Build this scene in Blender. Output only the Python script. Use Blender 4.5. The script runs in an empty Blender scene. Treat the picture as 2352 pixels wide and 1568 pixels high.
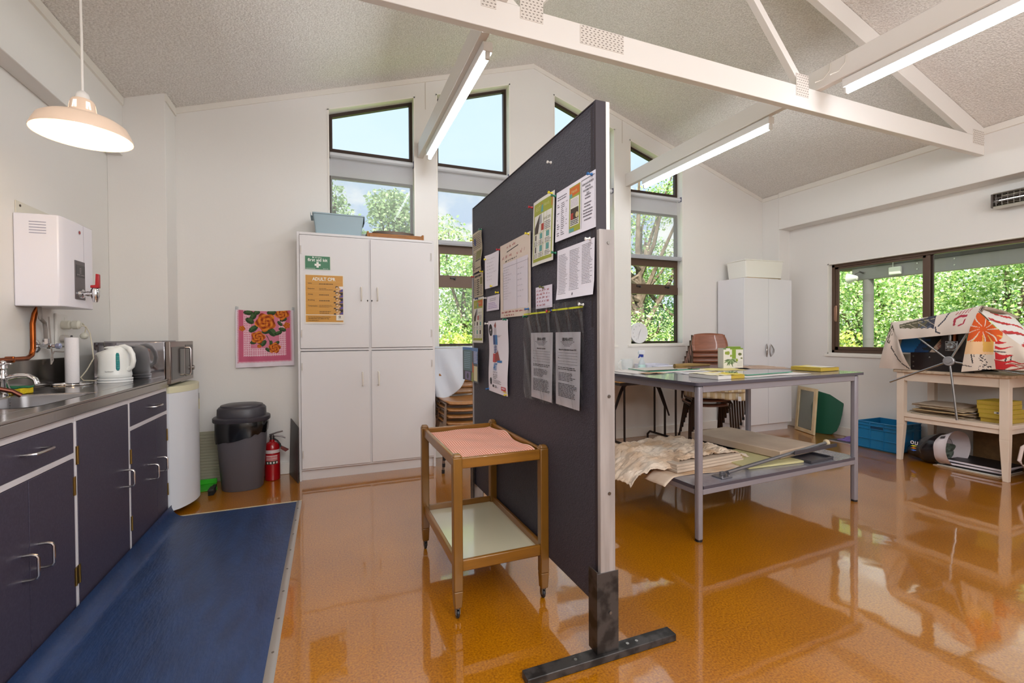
import bpy, math, random
from mathutils import Vector as V, Matrix
R = math.radians
PI = math.pi
random.seed(7)
C = bpy.context.scene.collection

# ------------------------------------------------------------------ materials
def lin(c):
    return c / 12.92 if c <= 0.04045 else ((c + 0.055) / 1.055) ** 2.4
def rgb(h):
    return tuple(lin(int(h[i:i + 2], 16) / 255) for i in (0, 2, 4)) + (1.0,)
MATS = {}
def M(name, hexc, rough=0.5, metal=0.0, spec=0.5, coat=0.0, trans=0.0, bump=0.0, bscale=80.0, vary=0.0, vscale=6.0,
      hex2=None, emit=0.0, stretch=None, alpha=1.0, sub=0.0, coat_rough=0.05, lo=0.35, hi=0.65, detail=3.0):
    if name in MATS:
        return MATS[name]
    m = bpy.data.materials.new(name)
    m.use_nodes = True
    nt = m.node_tree
    b = nt.nodes['Principled BSDF']
    b.inputs['Base Color'].default_value = rgb(hexc)
    b.inputs['Roughness'].default_value = rough
    b.inputs['Metallic'].default_value = metal
    b.inputs['Specular IOR Level'].default_value = spec
    b.inputs['Coat Weight'].default_value = coat
    b.inputs['Coat Roughness'].default_value = coat_rough
    b.inputs['Transmission Weight'].default_value = trans
    b.inputs['Alpha'].default_value = alpha
    if sub:
        b.inputs['Subsurface Weight'].default_value = sub
        b.inputs['Subsurface Radius'].default_value = (0.02, 0.01, 0.006)
    if emit:
        b.inputs['Emission Color'].default_value = rgb(hexc)
        b.inputs['Emission Strength'].default_value = emit
    if bump or hex2:
        tc = nt.nodes.new('ShaderNodeTexCoord')
        src = tc.outputs['Object']
        if stretch:
            mp = nt.nodes.new('ShaderNodeMapping')
            mp.inputs['Scale'].default_value = stretch
            nt.links.new(src, mp.inputs['Vector'])
            src = mp.outputs['Vector']
    if hex2:
        n = nt.nodes.new('ShaderNodeTexNoise')
        n.inputs['Scale'].default_value = vscale
        n.inputs['Detail'].default_value = detail
        nt.links.new(src, n.inputs['Vector'])
        r = nt.nodes.new('ShaderNodeValToRGB')
        r.color_ramp.elements[0].position = lo
        r.color_ramp.elements[0].color = rgb(hexc)
        r.color_ramp.elements[1].position = hi
        r.color_ramp.elements[1].color = rgb(hex2)
        nt.links.new(n.outputs['Fac'], r.inputs['Fac'])
        nt.links.new(r.outputs['Color'], b.inputs['Base Color'])
    if bump:
        n = nt.nodes.new('ShaderNodeTexNoise')
        n.inputs['Scale'].default_value = bscale
        n.inputs['Detail'].default_value = 3
        nt.links.new(src, n.inputs['Vector'])
        bp = nt.nodes.new('ShaderNodeBump')
        bp.inputs['Strength'].default_value = bump
        bp.inputs['Distance'].default_value = 0.01
        nt.links.new(n.outputs['Fac'], bp.inputs['Height'])
        nt.links.new(bp.outputs['Normal'], b.inputs['Normal'])
    MATS[name] = m
    return m

def glass_mat(name, tint='f4fbf8', refl=1.0, rough=0.0):
    if name in MATS:
        return MATS[name]
    m = bpy.data.materials.new(name)
    m.use_nodes = True
    nt = m.node_tree
    nt.nodes.clear()
    o = nt.nodes.new('ShaderNodeOutputMaterial')
    t = nt.nodes.new('ShaderNodeBsdfTransparent')
    t.inputs['Color'].default_value = rgb(tint)
    g = nt.nodes.new('ShaderNodeBsdfGlossy')
    g.inputs['Roughness'].default_value = rough
    f = nt.nodes.new('ShaderNodeFresnel')
    f.inputs['IOR'].default_value = 1.45
    mu = nt.nodes.new('ShaderNodeMath')
    mu.operation = 'MULTIPLY'
    mu.inputs[1].default_value = refl
    x = nt.nodes.new('ShaderNodeMixShader')
    nt.links.new(f.outputs[0], mu.inputs[0])
    nt.links.new(mu.outputs[0], x.inputs[0])
    nt.links.new(t.outputs[0], x.inputs[1])
    nt.links.new(g.outputs[0], x.inputs[2])
    nt.links.new(x.outputs[0], o.inputs[0])
    MATS[name] = m
    return m

def sheer_mat(name, hexc, through):
    m = bpy.data.materials.new(name)
    m.use_nodes = True
    nt = m.node_tree
    nt.nodes.clear()
    o = nt.nodes.new('ShaderNodeOutputMaterial')
    t = nt.nodes.new('ShaderNodeBsdfTransparent')
    d = nt.nodes.new('ShaderNodeBsdfDiffuse')
    d.inputs['Color'].default_value = rgb(hexc)
    l = nt.nodes.new('ShaderNodeBsdfTranslucent')
    l.inputs['Color'].default_value = rgb(hexc)
    a = nt.nodes.new('ShaderNodeMixShader')
    a.inputs[0].default_value = 0.25
    x = nt.nodes.new('ShaderNodeMixShader')
    x.inputs[0].default_value = through
    nt.links.new(d.outputs[0], a.inputs[1])
    nt.links.new(l.outputs[0], a.inputs[2])
    nt.links.new(a.outputs[0], x.inputs[1])
    nt.links.new(t.outputs[0], x.inputs[2])
    nt.links.new(x.outputs[0], o.inputs[0])
    MATS[name] = m
    return m

def leaf_mat(name, cols, transl=0.35):
    m = bpy.data.materials.new(name)
    m.use_nodes = True
    nt = m.node_tree
    nt.nodes.clear()
    o = nt.nodes.new('ShaderNodeOutputMaterial')
    g = nt.nodes.new('ShaderNodeNewGeometry')
    r = nt.nodes.new('ShaderNodeValToRGB')
    els = r.color_ramp.elements
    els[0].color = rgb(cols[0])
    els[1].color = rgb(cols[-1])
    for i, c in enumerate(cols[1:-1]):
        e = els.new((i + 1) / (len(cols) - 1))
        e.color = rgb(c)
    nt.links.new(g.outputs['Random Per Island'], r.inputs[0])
    d = nt.nodes.new('ShaderNodeBsdfDiffuse')
    l = nt.nodes.new('ShaderNodeBsdfTranslucent')
    x = nt.nodes.new('ShaderNodeMixShader')
    x.inputs[0].default_value = transl
    nt.links.new(r.outputs[0], d.inputs[0])
    nt.links.new(r.outputs[0], l.inputs[0])
    nt.links.new(d.outputs[0], x.inputs[1])
    nt.links.new(l.outputs[0], x.inputs[2])
    nt.links.new(x.outputs[0], o.inputs[0])
    MATS[name] = m
    return m

# ------------------------------------------------------------------ mesh building
class MB:
    """collects faces, links them as ONE mesh object"""
    def __init__(self):
        self.v = []; self.f = []; self.m = []; self.mats = []
    def mi(self, mat):
        if mat not in self.mats:
            self.mats.append(mat)
        return self.mats.index(mat)
    def add(self, vs, fs, mat):
        n = len(self.v); k = self.mi(mat)
        self.v.extend(tuple(p) for p in vs)
        for f in fs:
            self.f.append(tuple(i + n for i in f)); self.m.append(k)
        return self
    def box(self, a, b, mat, M4=None):
        x0, y0, z0 = a; x1, y1, z1 = b
        vs = [V(p) for p in ((x0, y0, z0), (x1, y0, z0), (x1, y1, z0), (x0, y1, z0), (x0, y0, z1), (x1, y0, z1), (x1, y1, z1), (x0, y1, z1))]
        if M4:
            vs = [M4 @ p for p in vs]
        return self.add(vs, [(3, 2, 1, 0), (4, 5, 6, 7), (0, 1, 5, 4), (1, 2, 6, 5), (2, 3, 7, 6), (3, 0, 4, 7)], mat)
    def hexa(self, bot, top, mat):
        return self.add(list(bot) + list(top), [(3, 2, 1, 0), (4, 5, 6, 7), (0, 1, 5, 4), (1, 2, 6, 5), (2, 3, 7, 6), (3, 0, 4, 7)], mat)
    def prism(self, poly, axis, c0, c1, mat):
        """poly in the two other axes (x,z for 'y'; y,z for 'x'; x,y for 'z')"""
        def P(p, c):
            return {'x': (c, p[0], p[1]), 'y': (p[0], c, p[1]), 'z': (p[0], p[1], c)}[axis]
        n = len(poly)
        area = sum(poly[i][0] * poly[(i + 1) % n][1] - poly[(i + 1) % n][0] * poly[i][1] for i in range(n))
        if (area > 0) == (axis == 'y'):
            poly = poly[::-1]
        vs = [P(p, c0) for p in poly] + [P(p, c1) for p in poly]
        fs = [tuple(range(n - 1, -1, -1)), tuple(range(n, 2 * n))]
        fs += [(i, (i + 1) % n, n + (i + 1) % n, n + i) for i in range(n)]
        return self.add(vs, fs, mat)
    def tube(self, pts, r, mat, n=10, caps=True, closed=False):
        pts = [V(p) for p in pts]
        k = len(pts)
        rr = r if isinstance(r, (list, tuple)) else [r] * k
        vs = []; up = None
        for i, p in enumerate(pts):
            if closed:
                t = pts[(i + 1) % k] - pts[i - 1]
            else:
                t = pts[min(i + 1, k - 1)] - pts[max(i - 1, 0)]
            t.normalize()
            if up is None:
                up = V((0, 0, 1)) if abs(t.z) < 0.9 else V((1, 0, 0))
            a = t.cross(up)
            if a.length < 1e-4:
                a = t.cross(V((0.3, 1, 0.2)))
            a.normalize(); b = a.cross(t); b.normalize(); up = b
            for j in range(n):
                w = 2 * PI * j / n
                vs.append(p + (a * math.cos(w) + b * math.sin(w)) * rr[i])
        fs = []
        for i in range(k if closed else k - 1):
            o = ((i + 1) % k) * n
            for j in range(n):
                fs.append((i * n + j, o + j, o + (j + 1) % n, i * n + (j + 1) % n)[::-1])
        if caps and not closed:
            fs.append(tuple(range(n - 1, -1, -1))[::-1]); fs.append(tuple(range((k - 1) * n, k * n))[::-1])
        return self.add(vs, fs, mat)
    def cyl(self, p0, p1, r, mat, n=16, r1=None):
        return self.tube([p0, p1], [r, r if r1 is None else r1], mat, n)
    def lathe(self, prof, c, mat, n=24, axis='z', sx=1.0, sy=1.0, closed=True):
        """prof: list of (radius, height)"""
        c = V(c); vs = []
        for r, h in prof:
            for j in range(n):
                w = 2 * PI * j / n
                x, y = r * math.cos(w) * sx, r * math.sin(w) * sy
                p = {'z': (x, y, h), 'x': (h, x, y), 'y': (y, h, x)}[axis]
                vs.append(c + V(p))
        fs = []
        for i in range(len(prof) - 1):
            for j in range(n):
                fs.append((i * n + j, i * n + (j + 1) % n, (i + 1) * n + (j + 1) % n, (i + 1) * n + j))
        if closed:
            if prof[0][0] > 1e-5: fs.append(tuple(range(n - 1, -1, -1)))
            if prof[-1][0] > 1e-5: fs.append(tuple(range((len(prof) - 1) * n, len(prof) * n)))
        return self.add(vs, fs, mat)
    def ball(self, c, r, mat, n=12, s=(1, 1, 1)):
        c = V(c); prof = []
        vs = []; fs = []
        m = n // 2
        for i in range(m + 1):
            a = PI * i / m
            for j in range(n):
                w = 2 * PI * j / n
                vs.append(c + V((r * s[0] * math.sin(a) * math.cos(w), r * s[1] * math.sin(a) * math.sin(w), r * s[2] * math.cos(a))))
        for i in range(m):
            for j in range(n):
                fs.append((i * n + j, (i + 1) * n + j, (i + 1) * n + (j + 1) % n, i * n + (j + 1) % n))
        return self.add(vs, fs, mat)
    def grid(self, S, nu, nv, mat, flip=False, two=0.0):
        """S(u,v) -> point, u,v in 0..1; mat is a material or fn(u,v) -> material"""
        vs = [V(S(i / nu, j / nv)) for j in range(nv + 1) for i in range(nu + 1)]
        n0 = len(self.v); self.v.extend(tuple(p) for p in vs)
        for j in range(nv):
            for i in range(nu):
                mm = mat((i + .5) / nu, (j + .5) / nv) if callable(mat) else mat
                a = j * (nu + 1) + i + n0
                f = (a, a + 1, a + nu + 2, a + nu + 1)
                self.f.append(f[::-1] if flip else f); self.m.append(self.mi(mm))
        return self
    def build(self, name, parent=None, bevel=0.0, smooth=35, world=False, solid=0.0, seg=2, kind=None, weld=False):
        me = bpy.data.meshes.new(name)
        vs = self.v
        if world and parent is not None:
            q = parent
            off = V((0, 0, 0))
            while q is not None:
                off = off + q.location; q = q.parent
            vs = [tuple(V(p) - off) for p in vs]
        me.from_pydata(vs, [], self.f)
        for m in self.mats:
            me.materials.append(m)
        me.polygons.foreach_set('material_index', self.m)
        if smooth:
            me.polygons.foreach_set('use_smooth', [True] * len(self.f))
            me.set_sharp_from_angle(angle=R(smooth))
        me.update()
        o = bpy.data.objects.new(name, me)
        C.objects.link(o)
        if parent is not None:
            o.parent = parent
        if solid:
            s = o.modifiers.new('thick', 'SOLIDIFY'); s.thickness = solid; s.offset = 0
        if bevel:
            b = o.modifiers.new('bevel', 'BEVEL'); b.width = bevel; b.segments = seg; b.limit_method = 'ANGLE'; b.angle_limit = R(40)
            b.harden_normals = False
        if kind:
            o['kind'] = kind
        return o

def thing(name, label, cat, loc=(0, 0, 0), rotz=0.0, group=None):
    o = bpy.data.objects.new(name, None)
    C.objects.link(o)
    o.location = loc; o.rotation_euler = (0, 0, rotz); o.empty_display_size = 0.1
    o['label'] = label; o['category'] = cat
    if group: o['group'] = group
    return o
def tag(o, label, cat, group=None, kind=None):
    o['label'] = label; o['category'] = cat
    if group: o['group'] = group
    if kind: o['kind'] = kind
    return o
def struct(mb, name, parent=None, **k):
    o = mb.build(name, parent, **k)
    if parent is None: o['kind'] = 'structure'
    return o
def sempty(name, loc=(0, 0, 0)):
    o = bpy.data.objects.new(name, None); C.objects.link(o); o.location = loc; o['kind'] = 'structure'
    return o
def dup(root, loc, rotz=None, label=None, group=None):
    r = root.copy(); C.objects.link(r); r.location = loc
    if rotz is not None: r.rotation_euler = (0, 0, rotz)
    if label: r['label'] = label
    if group: r['group'] = group
    for ch in list(root.children):
        c = ch.copy(); C.objects.link(c); c.parent = r
        for g in list(ch.children):
            d = g.copy(); C.objects.link(d); d.parent = c
    return r

_tc = {}
def text_geo(s, bold=0.0):
    if (s, bold) in _tc: return _tc[(s, bold)]
    cu = bpy.data.curves.new('t', 'FONT'); cu.body = s; cu.size = 1.0; cu.resolution_u = 2; cu.offset = bold
    ob = bpy.data.objects.new('t', cu); C.objects.link(ob)
    dg = bpy.context.evaluated_depsgraph_get(); dg.update()
    me = bpy.data.meshes.new_from_object(ob.evaluated_get(dg))
    vs = [tuple(v.co) for v in me.vertices]; fs = [tuple(p.vertices) for p in me.polygons]
    bpy.data.objects.remove(ob); bpy.data.curves.remove(cu); bpy.data.meshes.remove(me)
    x0 = min(v[0] for v in vs); x1 = max(v[0] for v in vs)
    vs = [(v[0] - x0, v[1], 0) for v in vs]
    _tc[(s, bold)] = (vs, fs, x1 - x0)
    return _tc[(s, bold)]

class Sheet:
    """a sheet of paper: origin at its lower left, U right, Vv up, N towards the reader; f(s,t) lifts it"""
    def __init__(self, O, U, W, w, h, f=None):
        self.O = V(O); self.U = V(U).normalized(); self.W = V(W).normalized(); self.N = self.U.cross(self.W)
        self.w = w; self.h = h; self.fn = f or (lambda s, t: 0.0); self.mb = MB(); self.k = 0
    def E(self):
        self.k += 1
        return .0004 + .00006 * self.k                   # each mark lies just above the one before
    def P(self, u, v, e=0.0):
        return self.O + self.U * u + self.W * v + self.N * (self.fn(u / self.w, v / self.h) + e)
    def base(self, mat, nu=8, nv=8):
        self.mb.grid(lambda a, b: self.P(a * self.w, b * self.h), nu, nv, mat); return self
    def rect(self, u0, v0, u1, v1, mat, e=0.0006, n=1):
        nu = max(n, int((u1 - u0) / self.w * 8)); nv = max(n, int((v1 - v0) / self.h * 8))
        e = self.E(); self.mb.grid(lambda a, b: self.P(u0 + (u1 - u0) * a, v0 + (v1 - v0) * b, e), nu, nv, mat); return self
    def poly(self, pts, mat, e=0.0008):
        e = self.E(); self.mb.add([self.P(u, v, e) for u, v in pts], [tuple(range(len(pts)))], mat); return self
    def disc(self, u, v, ru, rv, mat, e=0.0009, n=20):
        return self.poly([(u + ru * math.cos(2 * PI * i / n), v + rv * math.sin(2 * PI * i / n)) for i in range(n)], mat, e)
    def text(self, s, u, v, size, mat, align='l', sx=1.0, bold=0.0, e=0.0012, maxw=None):
        vs, fs, w = text_geo(s, bold); e = self.E()
        if maxw and w * size * sx > maxw: sx = maxw / (w * size)
        d = {'l': 0, 'c': -0.5, 'r': -1}[align] * w * size * sx
        self.mb.add([self.P(u + d + x * size * sx, v + y * size, e) for x, y, z in vs], fs, mat); return self
    def stroke(self, pts, wd, mat, e=None):
        e = e or self.E()
        for (a, b), (c, d) in zip(pts[:-1], pts[1:]):
            l = math.hypot(c - a, d - b) or 1e-6
            nx, ny = -(d - b) / l * wd / 2, (c - a) / l * wd / 2
            self.mb.add([self.P(a + nx, b + ny, e), self.P(a - nx, b - ny, e), self.P(c - nx, d - ny, e), self.P(c + nx, d + ny, e)], [(0, 1, 2, 3)], mat)
        return self
    def lines(self, u0, u1, v0, v1, n, mat, frac=0.45, ragged=0.25, rng=None):
        """n rows of small print, drawn as words"""
        rng = rng or random; e_ = self.E()
        st = (v1 - v0) / n
        for i in range(n):
            y = v1 - (i + 0.75) * st
            e = u1 - (u1 - u0) * ragged * rng.random()
            x = u0
            while x < e:
                l = min((u1 - u0) * rng.uniform(.06, .2), e - x)
                if l < 0.002: break
                self.mb.add([self.P(a, b, e_) for a, b in ((x, y), (x + l, y), (x + l, y + st * frac), (x, y + st * frac))], [(0, 1, 2, 3)], mat)
                x += l + (u1 - u0) * .025
        return self
    def scrawl(self, u0, u1, v, hgt, mat, wd=0.0016, rng=None, slope=0.0):
        """a line of handwriting"""
        rng = rng or random; e_ = self.E()
        x = u0
        while x < u1:
            wl = rng.uniform(.025, .05) * (1 if hgt > 0.012 else .6)
            pts = []; k = max(4, int(wl / hgt * 3.2))
            for i in range(k):
                pts.append((x + wl * i / k, v + slope * (x - u0) + hgt * (rng.uniform(.55, 1) if i % 2 else rng.uniform(0, .3))))
            pts = [p for p in pts if p[0] < u1]
            if len(pts) > 1: self.stroke(pts, wd, mat, e_)
            x += wl + hgt * .7
        return self
# ------------------------------------------------------------------ room
XL, XR, YB, YF = -1.445, 5.486, 4.37, -2.0
def ceil(x): return 3.985 - (0.3235 * (2.013 - x) if x < 2.013 else 0.321 * (x - 2.013))
m_wall = M('wall_paint', 'e8e5e1', 0.55, bump=0.04, bscale=60)
m_trim = M('trim_paint', 'efebe4', 0.4)
m_white = M('white_gloss', 'efedf0', 0.3)
m_ceil = M('stipple', 'dad5cf', 0.95, bump=1.0, bscale=75, hex2='ece8e3', vscale=90, lo=.4, hi=.6)
m_beam = M('beam_paint', 'eae5e0', 0.45)
m_brown = M('bronze_aluminium', '5a4436', 0.4, metal=0.25)
m_brownd = M('bronze_dark', '3a2a22', 0.45, metal=0.2)
m_black = M('black', '17161a', 0.45)
m_steel = M('stainless', 'b9b4b0', 0.2, metal=1.0)
m_chrome = M('chrome', 'd8d8dc', 0.08, metal=1.0)
m_pane = glass_mat('window_glass', 'f6fbf9', 0.8)

def floor_mat():
    m = bpy.data.materials.new('cork_floor'); m.use_nodes = True
    nt = m.node_tree; b = nt.nodes['Principled BSDF']; L = nt.links.new
    tc = nt.nodes.new('ShaderNodeTexCoord')
    n1 = nt.nodes.new('ShaderNodeTexNoise'); n1.inputs['Scale'].default_value = 130; n1.inputs['Detail'].default_value = 4
    n2 = nt.nodes.new('ShaderNodeTexNoise'); n2.inputs['Scale'].default_value = 2.2; n2.inputs['Detail'].default_value = 3
    n3 = nt.nodes.new('ShaderNodeTexVoronoi'); n3.inputs['Scale'].default_value = 75
    for n in (n1, n2, n3): L(tc.outputs['Object'], n.inputs['Vector'])
    r1 = nt.nodes.new('ShaderNodeValToRGB')
    e = r1.color_ramp.elements
    e[0].position = .3; e[0].color = rgb('884d02'); e[1].position = .7; e[1].color = rgb('bd7a06')
    L(n1.outputs['Fac'], r1.inputs['Fac'])
    r2 = nt.nodes.new('ShaderNodeValToRGB')
    e = r2.color_ramp.elements
    e[0].position = .3; e[0].color = (.78, .74, .7, 1); e[1].position = .75; e[1].color = (1, 1, 1, 1)
    L(n2.outputs['Fac'], r2.inputs['Fac'])
    mx = nt.nodes.new('ShaderNodeMix'); mx.data_type = 'RGBA'; mx.blend_type = 'MULTIPLY'; mx.inputs[0].default_value = 1
    L(r1.outputs[0], mx.inputs[6]); L(r2.outputs[0], mx.inputs[7])
    r3 = nt.nodes.new('ShaderNodeValToRGB')
    e = r3.color_ramp.elements
    e[0].position = .05; e[0].color = (.45, .4, .35, 1); e[1].position = .16; e[1].color = (1, 1, 1, 1)
    L(n3.outputs['Distance'], r3.inputs['Fac'])
    mx2 = nt.nodes.new('ShaderNodeMix'); mx2.data_type = 'RGBA'; mx2.blend_type = 'MULTIPLY'; mx2.inputs[0].default_value = .55
    L(mx.outputs[2], mx2.inputs[6]); L(r3.outputs[0], mx2.inputs[7])
    L(mx2.outputs[2], b.inputs['Base Color'])
    b.inputs['Roughness'].default_value = 0.3
    b.inputs['Specular IOR Level'].default_value = 0.35
    b.inputs['Coat Weight'].default_value = 1.0
    b.inputs['Coat IOR'].default_value = 1.85
    b.inputs['Coat Roughness'].default_value = 0.05
    n4 = nt.nodes.new('ShaderNodeTexNoise'); n4.inputs['Scale'].default_value = 5
    L(tc.outputs['Object'], n4.inputs['Vector'])
    bp = nt.nodes.new('ShaderNodeBump'); bp.inputs['Strength'].default_value = .05; bp.inputs['Distance'].default_value = .02
    L(n4.outputs['Fac'], bp.inputs['Height']); L(bp.outputs['Normal'], b.inputs['Coat Normal'])
    return m
m_floor = floor_mat()
struct(MB().box((XL - .12, YF - .12, -.15), (XR + .12, YB + .12, 0), m_floor), 'floor', smooth=0)

c = MB()
for xa, xb in ((XL - .12, 2.013), (2.013, XR + .12)):
    c.prism([(xa, ceil(xa)), (xb, ceil(xb)), (xb, ceil(xb) + .15), (xa, ceil(xa) + .15)], 'y', YF - .12, YB + .12, m_ceil)
struct(c, 'ceiling', smooth=0)

# back wall with its four tall openings
WIN = [(.02, .785, .166), (.985, 1.75, .168), (2.245, 3.01, .19), (3.21, 3.978, .208)]
SILL = 1.07
w = MB(); y0, y1 = YB, YB + .12
def col(xa, xb, za, zb=None, drop=0.0):
    pts = [(xa, za), (xb, za)]
    if zb is None:
        mids = [2.013] if xa < 2.013 < xb else []
        pts += [(xb, ceil(xb) + .02)] + [(q, ceil(q) + .02) for q in mids] + [(xa, ceil(xa) + .02)]
    else:
        pts += [(xb, zb), (xa, zb)]
    w.prism(pts, 'y', y0, y1, m_wall)
e = XL - .12
for xa, xb, d in WIN:
    col(e, xa, 0); col(xa, xb, 0, SILL)
    w.prism([(xa, ceil(xa) - d), (xb, ceil(xb) - d), (xb, ceil(xb) + .02), (xa, ceil(xa) + .02)], 'y', y0, y1, m_wall)
    e = xb
col(e, XR + .12, 0)
struct(w, 'wall_back', smooth=0)
struct(MB().box((XL - .12, YF - .12, 0), (XL, YB, ceil(XL) + .02), m_wall), 'wall_left', smooth=0)
WY0, WY1, WZ0, WZ1 = 0.7, 3.65, .935, 1.99
w = MB()
w.box((XR, YF, 0), (XR + .12, WY0, ceil(XR) + .02), m_wall).box((XR, WY1, 0), (XR + .12, YB, ceil(XR) + .02), m_wall)
w.box((XR, WY0, 0), (XR + .12, WY1, WZ0), m_wall).box((XR, WY0, WZ1), (XR + .12, WY1, ceil(XR) + .02), m_wall)
struct(w, 'wall_right', smooth=0)
w = MB()
w.prism([(XL - .12, 0), (XR + .12, 0), (XR + .12, ceil(XR + .12) + .02), (2.013, 4.0), (XL - .12, ceil(XL - .12) + .02)], 'y', YF - .12, YF, m_wall)
struct(w, 'wall_front', smooth=0)

# boxed bulkheads, corner columns, cornices
struct(MB().box((XL, YF, 2.48), (-1.352, 4.125, ceil(-1.352)), m_wall), 'trim_1', bevel=.004)
struct(MB().box((5.284, YF, 2.482), (XR, 4.13, ceil(5.284)), m_wall), 'trim_2', bevel=.004)
struct(MB().box((XL, 4.125, 0), (-1.098, YB, ceil(-1.098) - .003), m_wall), 'trim_3', bevel=.003)
struct(MB().box((5.292, 4.13, 0), (XR, YB, ceil(5.292) - .003), m_wall), 'trim_4', bevel=.003)
m_corn = M('cornice_paint', 'e9e4dc', .45)
def cornice(name, xa, sgn):
    z = ceil(xa)
    struct(MB().prism([(xa, z), (xa + sgn * .012, z), (xa + sgn * .012, z - .055), (xa, z - .06)], 'y', YF, 4.12, m_corn), name, smooth=0)
cornice('trim_5', -1.352, 1); cornice('trim_6', 5.284, -1)
c = MB()
for xa, xb in ((-1.098, 2.013), (2.013, 5.292)):
    c.prism([(xa, ceil(xa)), (xb, ceil(xb)), (xb, ceil(xb) - .045), (xa, ceil(xa) - .045)], 'y', YB - .01, YB, m_corn)
struct(c, 'trim_7', smooth=0)
c = MB()
c.prism([(4.13, ceil(5.292) - .003), (YB, ceil(5.292) - .003), (YB, ceil(5.292) - .05), (4.13, ceil(5.292) - .05)], 'x', 5.28, 5.292, m_corn)
struct(c, 'trim_8', smooth=0)
c = MB()
c.box((-1.098, 4.125, ceil(-1.098) - .06), (-1.086, YB, ceil(-1.098) - .004), m_corn)
struct(c, 'trim_9', smooth=0)
m_joint = M('panel_joint', 'cfc8bf', .6)
c = MB()
for x in (.885, 3.11): c.box((x - .004, YB - .002, ceil(x) - .30), (x + .004, YB, ceil(x) - .045), m_joint)
struct(c, 'trim_10', smooth=0)
struct(MB().box((-1.098, YB - .018, 0), (5.292, YB, .1), m_trim), 'baseboard_back', bevel=.004)
struct(MB().box((XR - .018, YF, 0), (XR, 4.13, .1), m_trim), 'baseboard_right', bevel=.004)
struct(MB().box((5.274, 4.13, 0), (5.292, YB - .018, .1), m_trim), 'baseboard_corner', bevel=.004)

# back windows
m_trans = M('transom_panel', 'c9c8cb', .5)
def ring(mb, pts, wd, ya, yb, mat):
    """a frame following a convex polygon in x,z"""
    n = len(pts); cx = sum(p[0] for p in pts) / n; cz = sum(p[1] for p in pts) / n
    inn = []
    for i in range(n):
        p0, p, p1 = V(pts[i - 1]).to_2d(), V(pts[i]).to_2d(), V(pts[(i + 1) % n]).to_2d()
        a = (p - p0).normalized(); b = (p1 - p).normalized()
        na = V((-a.y, a.x)); nb = V((-b.y, b.x))
        if na.dot(V((cx, cz)) - p) < 0: na = -na
        if nb.dot(V((cx, cz)) - p) < 0: nb = -nb
        bis = (na + nb); bis = bis / bis.dot(na)
        q = p + bis * wd; inn.append((q.x, q.y))
    for i in range(n):
        j = (i + 1) % n
        mb.prism([pts[i], pts[j], inn[j], inn[i]], 'y', ya, yb, mat)
    return inn
def pane(name, x0, x1, z0, z1, y, par, z1b=None):
    mb = MB().add([(x0, y, z0), (x1, y, z0), (x1, y, z1 if z1b is None else z1b), (x0, y, z1)], [(0, 1, 2, 3)], m_pane)
    mb.build(name, par, smooth=0, world=True)
m_catch = M('catch', '2b2626', .4)
for k, (xa, xb, d) in enumerate(WIN):
    wn = sempty('window_%d' % (k + 1), ((xa + xb) / 2, YB, SILL))
    ta, tb = ceil(xa) - d, ceil(xb) - d
    r = MB(); t = .012                                  # painted reveal lining
    r.box((xa, YB - .004, SILL - .02), (xb, YB + .13, SILL), m_trim)
    r.box((xa, YB - .004, SILL), (xa + t, YB + .13, ta), m_trim).box((xb - t, YB - .004, SILL), (xb, YB + .13, tb), m_trim)
    r.prism([(xa, ta), (xb, tb), (xb, tb - t), (xa, ta - t)], 'y', YB - .004, YB + .13, m_trim)
    r.box((xa - .03, YB - .012, SILL - .035), (xb + .03, YB, SILL - .012), m_trim)
    r.build('reveal', wn, smooth=0, world=True)
    x0, x1 = xa + t, xb - t; fa, fb = YB + .085, YB + .125
    za = ta - t - .001; zb = tb - t - .001
    f = MB(); ring(f, [(x0, 2.835), (x1, 2.835), (x1, zb), (x0, za)], .028, fa, fb, m_brownd)
    f.build('top_frame', wn, smooth=0, world=True)
    g = .03; sl = (zb - za) / (x1 - x0)
    pane('top_pane', x0 + g, x1 - g, 2.865, za - g + sl * g, YB + .105, wn, zb - g - sl * g)
    MB().box((x0, YB + .09, 2.62), (x1, YB + .12, 2.835), m_trans).build('transom', wn, smooth=0, world=True)
    f = MB(); ring(f, [(x0, SILL + .002), (x1, SILL + .002), (x1, 2.62), (x0, 2.62)], .022, fa, fb, m_brownd)
    f.box((x0, fa - .008, 1.652), (x1, fb, 1.738), m_brown).box((x0, fa - .004, 2.012), (x1, fb, 2.085), m_brown)
    f.build('frame', wn, smooth=0, world=True)
    s = MB(); ring(s, [(x0 + .004, 1.738), (x1 - .004, 1.738), (x1 - .004, 2.012), (x0 + .004, 2.012)], .03, fa - .006, fb - .01, m_brown)
    s.build('opening_sash', wn, smooth=0, world=True)
    ct = MB()
    for q in (.22, .78):
        x = x0 + (x1 - x0) * q
        ct.box((x - .028, fa - .022, 1.735), (x + .028, fa - .006, 1.75), m_catch).box((x + .01, fa - .03, 1.725), (x + .024, fa - .012, 1.742), m_catch)
    ct.build('catch', wn, bevel=.003, world=True)
    for nm, a, b in (('lower_pane', SILL + .026, 1.652), ('sash_pane', 1.77, 1.985), ('upper_pane', 2.085, 2.598)):
        pane(nm, x0 + .022, x1 - .022, a, b, YB + .105, wn)

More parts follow.
